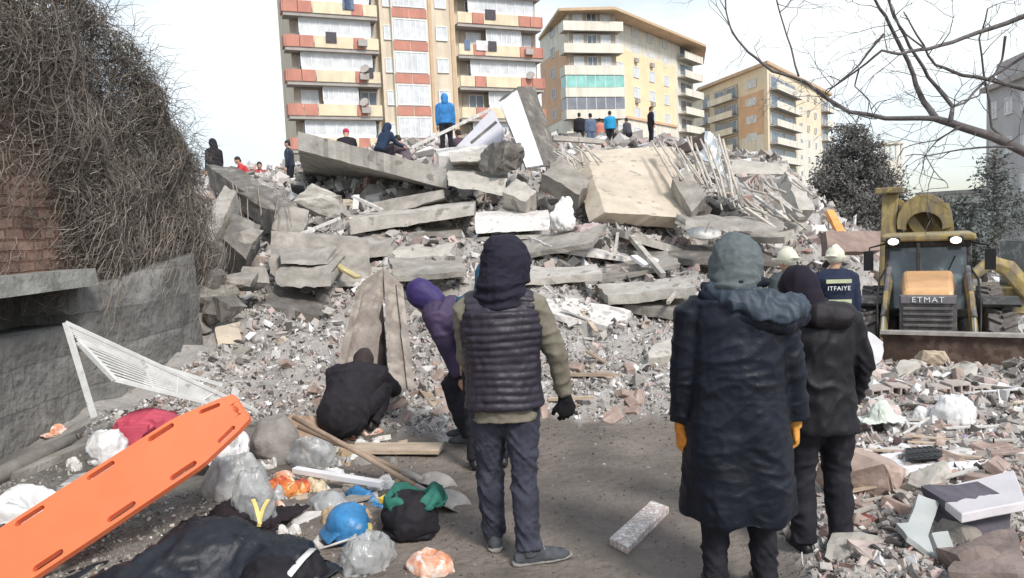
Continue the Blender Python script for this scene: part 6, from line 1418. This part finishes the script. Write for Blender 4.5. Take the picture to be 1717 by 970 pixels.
rock('plaster_piece', G(515, 880) + V3(0, 0, .03), (.22, .17, .05), (8, 4, 20), WHITE_DIRTY, 71, 'pinkish white plaster piece left of the blue helmet', 'plaster piece', cuts=3, amp=.02)
settled('crumpled_carton', BG[2], gz(452, 858), (.20, .14, .07), R(50), FOODO, 'crumpled orange and white carton left of the plaster piece', 'carton', 170, .008, 16)
settled('paper_wad', BG[1], gz(560, 800), (.18, .14, .08), R(10), WHITPL, 'small white paper wad behind the white batten', 'paper', 171, .012, 18)
settled('grey_rag', TP[1], gz(610, 778), (.40, .26, .07), R(20), SACKM, 'grey rag lying between the two shovel handles and the tan plank', 'rag', 172, .010, 12)
settled('bread_bag', BG[1], gz(530, 822), (.22, .14, .10), R(-40), M('bread_bag_m', (.62, .52, .36), rough=.3, var=.3, scale=14, bump=.3), 'tan and clear food bag right of the red and yellow food packet', 'food bag', 173, .010, 14)
r = random.Random(5); LM = [WHITPL, GREYPL, FOODO, SACKM, M('litter_blue', (.12, .22, .38), var=.3, scale=9), M('litter_pink', (.55, .32, .30), var=.2, scale=9), M('cardboard', (.42, .31, .20), var=.2, scale=6), WHITE_DIRTY]
LN = ['white', 'grey', 'orange and white', 'brown-grey', 'blue', 'pink', 'cardboard brown', 'dusty white']
for i in range(90):
    px, py = [(r.uniform(430, 680), r.uniform(745, 900)), (r.uniform(60, 420), r.uniform(700, 800)), (r.uniform(440, 660), r.uniform(720, 800))][i % 3]; k = r.randrange(8); q = gz(px, py)
    if i % 2: settled('litter_scrap', BG[2] if r.random() < .5 else TP[1], q, (r.uniform(.12, .32), r.uniform(.10, .24), r.uniform(.03, .10)), r.uniform(0, 6.28), LM[k], LN[k] + ' crumpled scrap in the litter round the sack and spine board', 'scrap', 200 + i, .008, 14, group='scraps round the spine board')
    else: rock('litter_piece', q + V3(0, 0, .02), (r.uniform(.08, .22), r.uniform(.05, .14), r.uniform(.02, .06)), (r.uniform(-12, 12), r.uniform(-12, 12), r.uniform(0, 360)), [WHITE_DIRTY, CONC_L, WOOD_L, CONC][k % 4], 400 + i, ['dusty white', 'pale', 'wooden', 'grey'][k % 4] + ' broken piece in the litter round the sack and spine board', 'broken piece', 'pieces round the spine board', cuts=2)
# blue helmet
hl = empty('blue_helmet', G(585, 908), R(30), 'scuffed blue safety helmet lying on the dirt between the clear bags', 'helmet')
mb = MB(); mb.ball((0, 0, .10), (.125, .155, .125), Matrix.Rotation(.5, 3, 'Y'), 24, 16); mb.tube([(-.09, -.0, .10), (-.15, 0, .05)], [(.12, .02), (.10, .012)], 12, side=(0, 1, 0)); mb.tube([(.02, -.0, .225), (.11, 0, .17)], [(.012, .02), (.012, .02)], 8); skinpart(mb, 'shell', BLUEP, hl, .006, 1)
mb = MB(); mb.tube([(-.02, -.14, .07), (-.17, -.05, .02), (-.17, .06, .02), (-.02, .15, .08)], [(.03, .008)] * 4, 8, side=(1, 0, 0)); mb.build('brim', WHITE_DIRTY, hl, True)
mb = MB(); mb.tube([(.0, -.14, .10), (-.06, -.19, .0), (.02, -.17, -.0 + .02), (.09, -.12, .03)], .012, 8); mb.build('chin_strap', WHITE_DIRTY, hl, True)
mb = MB(); mb.disc((.085, -.10, .09), (.7, -1, .1), .032, .02, 16); mb.build('ear_knob', YELP2, hl)
settled('plastic_bag', BG[1], gz(618, 950), (.36, .28, .20), R(60), CLEARP, 'clear plastic bag at the bottom edge in front of the blue helmet', 'plastic bag', 73, .022, 11)
cb = empty('green_cap', G(688, 893), R(-15), 'dark bag with green canvas flap right of the blue helmet', 'bag')
settled('body', BG[3], (0, 0, 0), (.36, .32, .24), 0, TARPB, None, None, 74, .012, 7, cb)
settled('flap', BG[2], (.02, .05, .16), (.38, .30, .12), R(15), GREENC, None, None, 75, .010, 7, cb)
settled('blue_cloth', TP[1], gz(604, 836), (.50, .15, .09), R(-28), BLUEP, 'narrow blue and white cloth strip running to the dark bag with green flap', 'cloth', 76, .014, 9)
bar('yellow_bracket', G(640, 836, .14), G(672, 846, .12), .07, .03, M('bright_yellow', (.8, .55, .08), var=.1), 'small yellow plastic piece tucked beside the green flap', 'plastic piece')
settled('snack_bag', BG[0], gz(722, 958), (.28, .20, .12), R(-25), FOODO, 'orange and white snack bag at the bottom edge left of the vest man', 'snack bag', 77, .012, 12)
# shovels
SHV = M('dusty_shovel', (.42, .385, .35), rough=.6, var=.25, scale=8, bump=.4, metal=.2); HAND = M('worn_handle', (.34, .25, .185), rough=.6, var=.25, scale=6, bump=.3)
def shovel(a, b, lab, za=.55, zb=.06):
    A, B = V3(*a), V3(*b); root = empty('shovel', B, 0, lab, 'shovel', 'shovels by the litter'); A = A - B; d = (-A).normalized(); s_ = d.cross(V3(0, 0, 1)).normalized(); u = s_.cross(d)
    mb = MB(); mb.tube([A, A * .5 + V3(0, 0, .01), V3(0, 0, 0)], .019, 10); mb.build('handle', HAND, root, True)
    nu, nv = 8, 10; vs = []; prof = [.05, .10, .118, .122, .122, .118, .112, .10, .08, .05, .01]
    for j in range(nv + 1):
        w = prof[j]
        for i in range(nu + 1): t = i / nu * 2 - 1; vs.append(d * (j * .031) + s_ * (w * t) + u * (.045 * t * t - .02 + .03 * math.sin(j / nv * 3)) + V3(0, 0, -.005))
    W_ = nu + 1; mb = MB(); mb.add(vs, [(j * W_ + i, j * W_ + i + 1, (j + 1) * W_ + i + 1, (j + 1) * W_ + i) for j in range(nv) for i in range(nu)])
    bl = mb.build('blade', SHV, root, True); md = bl.modifiers.new('s', 'SOLIDIFY'); md.thickness = .006
    mb = MB(); mb.tube([-d * .14, d * .03], [.024, .03], 10); mb.build('socket', SHV, root, True)
shovel(W(492, 700, 5.35), G(725, 832, .05), 'shovel with its dusty blade nearest the vest man, handle up to the sack')
shovel(W(500, 716, 5.6), G(702, 803, .05), 'shovel lying behind the other one, blade turned on its side')
bar('plank', G(590, 752, .05), G(740, 752, .04), .22, .035, WOOD_L, 'short tan plank on the dirt in front of the crouching figure', 'plank', bevel=.003)
rock('small_debris_board', G(640, 738) + V3(0, 0, .02), (.16, .08, .05), (0, 0, 20), WHITE_DIRTY, 79, 'small white scrap on the short tan plank', 'scrap', cuts=2)
settled('tan_cloth', BG[1], gz(506, 742), (.40, .3, .26), 0, M('tan_cloth_m', (.40, .28, .20), var=.2, scale=6, bump=.3), 'tan cloth bundle at the heels of the crouching figure', 'cloth', 80, .014, 8)
# speckled stone tile on the path
tl = empty('stone_tile', G(1071, 886), 0, 'speckled white-pink stone tile lying on the dirt path', 'tile')
c4 = [G(1022, 902, .045), G(1052, 918, .045), G(1122, 850, .045), G(1092, 839, .045)]; mb = MB(); mb.hexa([p - tl.location - V3(0, 0, .043) for p in c4] + [p - tl.location for p in c4])
mb.build('slab_body', M('terrazzo', (.62, .52, .48), rough=.6, var=.1, scale=8, bump=.3, spot=(34, .52, (.82, .80, .78), .95), streak=((60, 60, 60), (.30, .25, .23), .8)), tl, bevel=.004)

# ---------------------------------------------------------------- left: red bag, white bars, litter by the wall
rbg = empty('red_backpack', G(248, 762), 0, 'red backpack lying behind the orange spine board', 'backpack')
bb = MB(); bb.ball((0, 0, .21), (.29, .20, .18), Matrix.Rotation(-.15, 3, 'Y'), 24, 16); bb.box((.02, 0, .20), (.38, .30, .28)); o = skinpart(bb, 'body', REDB, rbg, .012, 6, folds(.014, 6, 6, 6, 81))
bb = MB(); bb.tube([(.05, -.18, .16), (.10, -.235, .22), (.18, -.20, .28)], .014, 6); bb.build('strap', cloth('dark_red_strap', (.16, .02, .04)), rbg, True)
bb = MB(); bb.box((0, -.19, .20), (.24, .06, .20)); skinpart(bb, 'front_pocket', REDB, rbg, .01, 5)
WM = M('white_bar_metal', (.70, .70, .68), rough=.5, var=.1, scale=9, bump=.2, spot=(10, .62, (.35, .30, .26), .6))
wf = empty('white_grille', W(150, 690, 5.9), 0, 'white steel window grille leaning between the stone wall and the red backpack', 'grille')
A, Bp, C, Dp, E0 = W(110, 541, 5.75), W(158, 700, 5.8), W(432, 690, 6.75), W(192, 637, 5.95), W(131, 573, 5.8)
L0 = Vector(wf.location)
def fr(name, a, b, r_=.018): mb = MB(); mb.tube([a - L0, b - L0], r_, 4); return mb.build(name, WM, wf)
fr('frame_bar', A, Bp, .024); fr('frame_bar', A, C, .018); fr('frame_bar', E0, Dp, .024); fr('frame_bar', Dp, W(365, 680, 6.5), .02); fr('frame_bar', E0, W(372, 646, 6.6), .02)
Ee = W(375, 688, 6.6)
for i in range(1, 15):
    t = i / 15; a = A.lerp(E0, min(1, t * 2.2)) if t < .45 else E0.lerp(Dp, (t - .45) / .55); b = C.lerp(Ee, t)
    fr('slat', a, b, .0075)
for t in (.35, .55, .75, .9): fr('cross_bar', A.lerp(C, t), (Dp.lerp(Ee, t)), .009)
settled('white_plastic', BG[3], gz(182, 772), (.34, .26, .26), 0, WHITPL, 'white crumpled plastic at the foot of the white grille', 'plastic', 83, .020, 10)
settled('grey_sheet', TP[1], gz(195, 800), (.75, .42, .12), R(10), GREYPL, 'flat grey plastic sheet between gravel and the spine board', 'plastic sheet', 84, .012, 7)
settled('white_sack', BG[2], gz(85, 858), (.80, .40, .20), R(10), WHITPL, 'long white plastic sack on the gravel left of the spine board', 'sack', 85, .018, 8)
bar('pale_curb_strip', G(20, 800, .05), G(150, 745, .05), .12, .06, CONC, 'grey concrete strip on the gravel before the stone wall', 'strip')

# ---------------------------------------------------------------- two tall brown panels standing in the rubble
pn = empty('brown_plank', W(598, 640, 7.6), 0, 'left one of the two tall brown planks leaning in the rubble', 'plank', 'brown planks')
PLK = M('dusty_board', (.27, .235, .205), rough=.85, var=.2, scale=3, bump=.6, spot=(4, .55, (.40, .35, .30), .7), streak=((14, 14, 3), (.17, .13, .11), .6))
def pan(root, c, th, mat, sd):
    o = slab('board', [W(*p) for p in c], th, mat, 8, 18, .035, .012, (.5, .8, .1), sd); loc_to(o, root); return o
pan(pn, [(606, 474, 8.5), (640, 450, 8.6), (624, 632, 7.6), (562, 628, 7.6)], .06, PLK, 5)
pan(pn, [(600, 480, 8.42), (608, 476, 8.42), (568, 630, 7.5), (560, 628, 7.5)], .05, PLK, 8)
pn2 = empty('brown_plank', W(665, 660, 7.3), 0, 'right one of the two tall brown planks leaning in the rubble', 'plank', 'brown planks')
pan(pn2, [(642, 452, 8.6), (664, 476, 8.5), (686, 650, 7.4), (656, 672, 7.2)], .07, PLK, 6)
pan(pn2, [(664, 474, 8.45), (670, 478, 8.45), (690, 652, 7.35), (684, 656, 7.3)], .05, PLK, 9)
SL('dark_void_board', [(632, 505, 8.3), (640, 505, 8.3), (652, 655, 7.7), (616, 650, 7.7)], .1, M('gap_shade', (.035, .026, .024), var=.4, scale=5), 'dark narrow strip added as shade in the gap between the two brown planks', None, 4, 10, .02, .01, 'board')  # near-black strip added to paint the shade of the gap

# ---------------------------------------------------------------- right-hand litter field
def RS(name, c, th, mat, label, cat, tdir=(0, 0, -1), jag=.02, nu=8, nv=6, rough=.008, bevel=0, group=None): return SL(name, c, th, mat, label, tdir, nu, nv, jag, rough, cat, group, 0, bevel)
PINKP = M('pink_plaster', (.52, .43, .39), var=.2, scale=5, bump=.5, spot=(7, .58, (.6, .52, .48), .7)); BRN = M('brown_earth_slab', (.25, .195, .175), var=.3, scale=4, bump=.7)
LILAC = M('lilac_plastic', (.34, .27, .56), rough=.45, var=.15, scale=6)
SL('white_fragment', [(1437, 546, 7.3), (1482, 574, 7.3), (1478, 602, 7.2), (1442, 584, 7.2)], .03, M('grey_white_panel', (.56, .54, .56), rough=.5, var=.1, scale=4), 'grey-white pointed panel upright in front of the digger wheel', (.1, 1, 0), 6, 6, .02, .006, 'panel')
SL('white_fragment', [(1442, 584, 7.2), (1478, 602, 7.2), (1464, 618, 7.15), (1448, 608, 7.15)], .03, MATS['grey_white_panel'], 'lower broken tip of the pointed panel', (.1, 1, 0), 5, 5, .02, .006, 'panel tip')
for i, (px, py, d, sz, rot, mat, lab) in enumerate([
    (1572, 604, 8.3, (.42, .26, .22), (0, 10, -10), WOOD_L, 'rounded tan block on top of the right-hand heap before the bucket'),
    (1520, 622, 8.0, (.50, .34, .20), (10, 0, 30), CONC_L, 'pale block near the top of the right-hand heap'),
    (1480, 640, 7.6, (.35, .30, .22), (20, 10, 0), PINKP, 'pinkish block left of the pale block, beside the puffer jacket'),
    (1625, 625, 7.8, (.60, .35, .14), (5, -12, 20), CONC_L, 'flat pale fragment sloping right, under the digger bucket'),
    (1660, 652, 7.2, (.45, .3, .2), (10, 20, 10), PINKP, 'pink-brown block at the right edge under the bucket'),
    (1440, 800, 4.7, (.46, .38, .34), (10, 10, 20), M('wrapped_brown_rock', (.40, .30, .255), rough=.45, var=.22, scale=5, bump=.4, spot=(5, .6, (.62, .5, .44), .7)), 'large brown wrapped lump beside the black puffer jacket'),
    (1400, 745, 5.6, (.30, .25, .3), (0, 30, 0), CONC_L, 'grey-pink lump directly behind the large brown wrapped one'),
    (1555, 808, 4.6, (.30, .20, .16), (0, -28, 25), CONC_L, 'pale brick-like block in front of the white tray'),
    (1612, 905, 3.9, (.35, .3, .22), (0, 10, 40), CONC, 'grey rubble block beneath the big white lid'),
    (1500, 930, 3.7, (.42, .28, .10), (0, 6, 10), PINKP, 'broken pink slab piece at the bottom right, front row'),
    (1430, 925, 3.8, (.34, .3, .10), (4, -6, 40), CONC_L, 'pale layered slab piece beside the dark trouser legs'),
    (1650, 950, 3.5, (.42, .3, .2), (0, 20, 15), BRN, 'dark brown slab piece in the bottom right corner'),
    (1500, 720, 5.9, (.30, .2, .1), (0, 5, 60), WHITE_DIRTY, 'small white block left of the white tray'),
    (1470, 690, 6.3, (.34, .22, .16), (10, 5, 10), PINKP, 'pink block between the puffer jacket sleeve and white sack')]):
    p = W(px, py, d); rock('rubble_block', p, sz, rot, mat, 120 + i, lab, 'block', cuts=3, amp=.035, boxy=.8)
# row of hollow blocks
HB = M('hollow_block_clay', (.44, .38, .345), var=.2, scale=6, bump=.5)
for i in range(6):
    p = W(1470 + i * 33, 660 + [4, 0, -2, 2, -4, 0][i], 6.9); root_mb = MB(); L_, H_, D_ = .175, .17, .20
    t = .018; m = Matrix.Rotation(r.uniform(-.12, .12), 3, 'Z') @ Matrix.Rotation(r.uniform(-.1, .1), 3, 'Y')
    bx = [((0, 0, H_ / 2 - t / 2), (L_, D_, t)), ((0, 0, -H_ / 2 + t / 2), (L_, D_, t)), ((-L_ / 2 + t / 2, 0, 0), (t, D_, H_ - 2 * t)), ((L_ / 2 - t / 2, 0, 0), (t, D_, H_ - 2 * t)), ((0, 0, 0), (t, D_, H_ - 2 * t)), ((-L_ / 4, 0, 0), (L_ / 2 - 1.5 * t, D_, t)), ((L_ / 4, 0, 0), (L_ / 2 - 1.5 * t, D_, t))]
    for c, d_ in bx: root_mb.box(m @ Vector(c), d_, m)
    o = root_mb.build('hollow_brick', HB, None, bevel=.003); o.location = p; tag(o, ['hollow clay block, leftmost of the row beside the puffer jacket', 'hollow clay block, second from the left in the row', 'hollow clay block, third from the left in the row', 'hollow clay block, fourth from the left in the row', 'hollow clay block, fifth from the left in the row', 'hollow clay block, rightmost of the row'][i], 'block', 'row of hollow blocks')
settled('white_sack', BG[3], W(1598, 716, 6.0), (.34, .28, .26), 0, WHITPL, 'knotted white sack on the right-hand heap above the lilac sheet', 'sack', 91, .018, 10)
settled('white_rag', TP[1], W(1478, 705, 5.9), (.36, .22, .16), 0, M('greenish_white_rag', (.62, .66, .60), var=.1, scale=6), 'greenish white rag left of the knotted white sack', 'rag', 92, .014, 9)
settled('white_rag', TP[1], W(1545, 706, 6.1), (.30, .2, .12), 0, WHITPL, 'flat white rag beside the knotted white sack', 'rag', 93, .014, 9)
tray = empty('white_tray', W(1560, 775, 5.0), 0, 'shallow white tray with dark square holes, centre of the right-hand litter', 'tray')
def TR(name, c, th, mat, parent=tray): o = slab(name, [W(*p) for p in c], th, mat, 8, 6, .006, .003, (0, 0, -1)); loc_to(o, parent); return o
TR('tray_floor', [(1470, 752, 5.35), (1640, 732, 5.6), (1655, 772, 4.9), (1520, 784, 4.8)], .03, WHITE_DIRTY)
TR('rim', [(1514, 782, 4.78), (1662, 770, 4.85), (1660, 782, 4.8), (1516, 792, 4.72)], .05, WHITE); TR('rim', [(1462, 750, 5.4), (1474, 746, 5.4), (1524, 784, 4.78), (1514, 790, 4.74)], .05, WHITE)
hb_ = MB(); hb_.hexa([W(*q) + V3(0, 0, dz) - tray.location for dz in (.006, .012) for q in ((1518, 776, 4.86), (1580, 771, 4.9), (1580, 752, 5.12), (1518, 756, 5.1))])
for i in range(6):
    for j in range(3): p = W(1524 + i * 9 + j * 1.5, 757 + j * 8 - i * .8, 5.02 - j * .09) + V3(0, 0, .018) - tray.location; hb_.box(p, (.027, .026, .006))
hb_.build('square_hole', BLACKM, tray)
RS('lilac_sheet', [(1612, 728, 5.7), (1692, 744, 5.4), (1692, 768, 5.0), (1632, 748, 5.3)], .03, LILAC, 'lilac plastic panel at the right edge', 'panel')
RS('tan_board', [(1618, 704, 6.2), (1700, 716, 5.9), (1700, 734, 5.6), (1640, 722, 5.8)], .05, WOOD_L, 'tan board at the right edge above the lilac panel', 'board')
RS('box_cover', [(1560, 822, 4.15), (1700, 788, 4.45), (1720, 840, 3.75), (1612, 862, 3.72)], .05, M('white_lid_m', (.66, .62, .64), rough=.45, var=.06, scale=3), 'big white box lid lying tilted at the right edge', 'lid', jag=.006, rough=.002, bevel=.006)
SL('dark_box', [(1600, 850, 3.85), (1700, 840, 3.85), (1700, 898, 3.8), (1612, 905, 3.8)], .3, M('dark_grey_box', (.11, .10, .12), var=.3, scale=5), 'dark grey box under the big white lid', (0, 1, 0), 6, 5, .03, .01, 'box')
SL('grey_fragment', [(1540, 830, 4.0), (1576, 842, 4.0), (1556, 900, 3.8), (1522, 878, 3.8)], .03, M('grey_green_panel', (.42, .44, .43), rough=.5, var=.1, scale=3), 'grey-green broken panel piece standing left of the white lid', None, 5, 5, .01, .004, 'panel')
SL('grey_fragment', [(1504, 878, 3.75), (1548, 876, 3.78), (1572, 938, 3.6), (1520, 900, 3.62)], .03, MATS['grey_green_panel'], 'grey-green broken panel piece lying lowest, below the standing one', None, 5, 5, .015, .004, 'panel')
SL('grey_fragment', [(1562, 893, 3.72), (1590, 890, 3.75), (1606, 940, 3.6), (1576, 938, 3.6)], .03, MATS['grey_green_panel'], 'narrow grey-green panel piece right of the lowest one', None, 5, 5, .015, .004, 'panel')
bar('dark_rod', W(1392, 893, 4.1), W(1512, 898, 3.95), .018, .018, BLACKM, 'thin dark rod lying across the bottom right litter', 'rod')
bar('red_brown_slat', W(1440, 862, 4.4), W(1500, 890, 4.2), .05, .02, M('red_brown_wood', (.25, .08, .07), var=.3), 'red-brown slat beside the thin dark rod', 'slat')
RS('brown_slab', [(1600, 915, 3.6), (1700, 880, 3.7), (1720, 960, 3.2), (1590, 960, 3.3)], .12, BRN, 'broad dark brown slab at the bottom right corner', 'slab', jag=.03, rough=.02)
RS('layered_slab', [(1408, 905, 4.0), (1500, 902, 4.0), (1560, 960, 3.45), (1410, 965, 3.45)], .07, CONC_L, 'layered pale slab at the bottom, right of the dark trouser legs', 'slab', jag=.04, rough=.02)
r = random.Random(77)
for i in range(46):      # larger flat fragments through the right-hand field
    px, py = r.uniform(1400, 1700), r.uniform(600, 950); p = onheap(px, py, 2.8, 11); s = r.uniform(.018, .045) * p.y
    o = bpy.data.objects.new('flat_fragment', r.choice(chm)); COL.objects.link(o); o.location = p + V3(0, 0, s * .12); o.scale = (s, s, s * .45); o.rotation_euler = (r.gauss(0, .25), r.gauss(0, .25), r.uniform(0, 6.28))
    tag(o, 'flat broken fragment in the right-hand litter below the digger', 'fragment', 'fragments in the right-hand litter')
for i in range(22):
    px, py = r.uniform(1420, 1700), r.uniform(600, 900); p = onheap(px, py, 2.8, 11); L_ = r.uniform(.03, .06) * p.y; a = r.uniform(-.6, .6); dv = V3(math.cos(a), math.sin(a), r.gauss(0, .12)) * L_
    bar('litter_strip', p - dv + V3(0, 0, .05), p + dv + V3(0, 0, .06), r.uniform(.015, .05), .012, r.choice([WHITE, WOOD_L, CONC_L, WHITE_DIRTY]), 'narrow strip lying in the right-hand litter below the digger', 'strip', 'strips in the right-hand litter')
# clay bricks at the lower edge of the slope
BRK = M('loose_clay_brick', (.38, .285, .245), var=.25, scale=8, bump=.5, spot=(6, .56, (.5, .42, .38), .7))
bme = rock_mesh('brick', (.22, .11, .07), 300, 1, .01, 14, 1.)
mbq = MB(); mbq.box((0, 0, 0), (.21, .10, .065)); bme = mbq.mesh('brick'); bme.materials.append(BRK)
for i in range(60):
    px, py = (r.uniform(470, 1120), r.uniform(610, 715)) if i % 3 else (r.uniform(1400, 1690), r.uniform(600, 900)); p = onheap(px, py, 3, 14)
    o = bpy.data.objects.new('brick', bme); COL.objects.link(o); o.location = p + V3(0, 0, .02); o.rotation_euler = (r.gauss(0, .5), r.gauss(0, .5), r.uniform(0, 6.28)); md = o.modifiers.new('b', 'BEVEL'); md.width = .006
    tag(o, 'dusty red clay brick at the foot of the slope beyond the dirt path' if i % 3 else 'dusty red clay brick in the right-hand litter', 'brick', 'bricks at the foot of the slope' if i % 3 else 'bricks in the right-hand litter')
# every described thing is a thing of its own
for o in bpy.data.objects:
    if o.get('category') and not o.get('kind'): o['kind'] = 'thing'
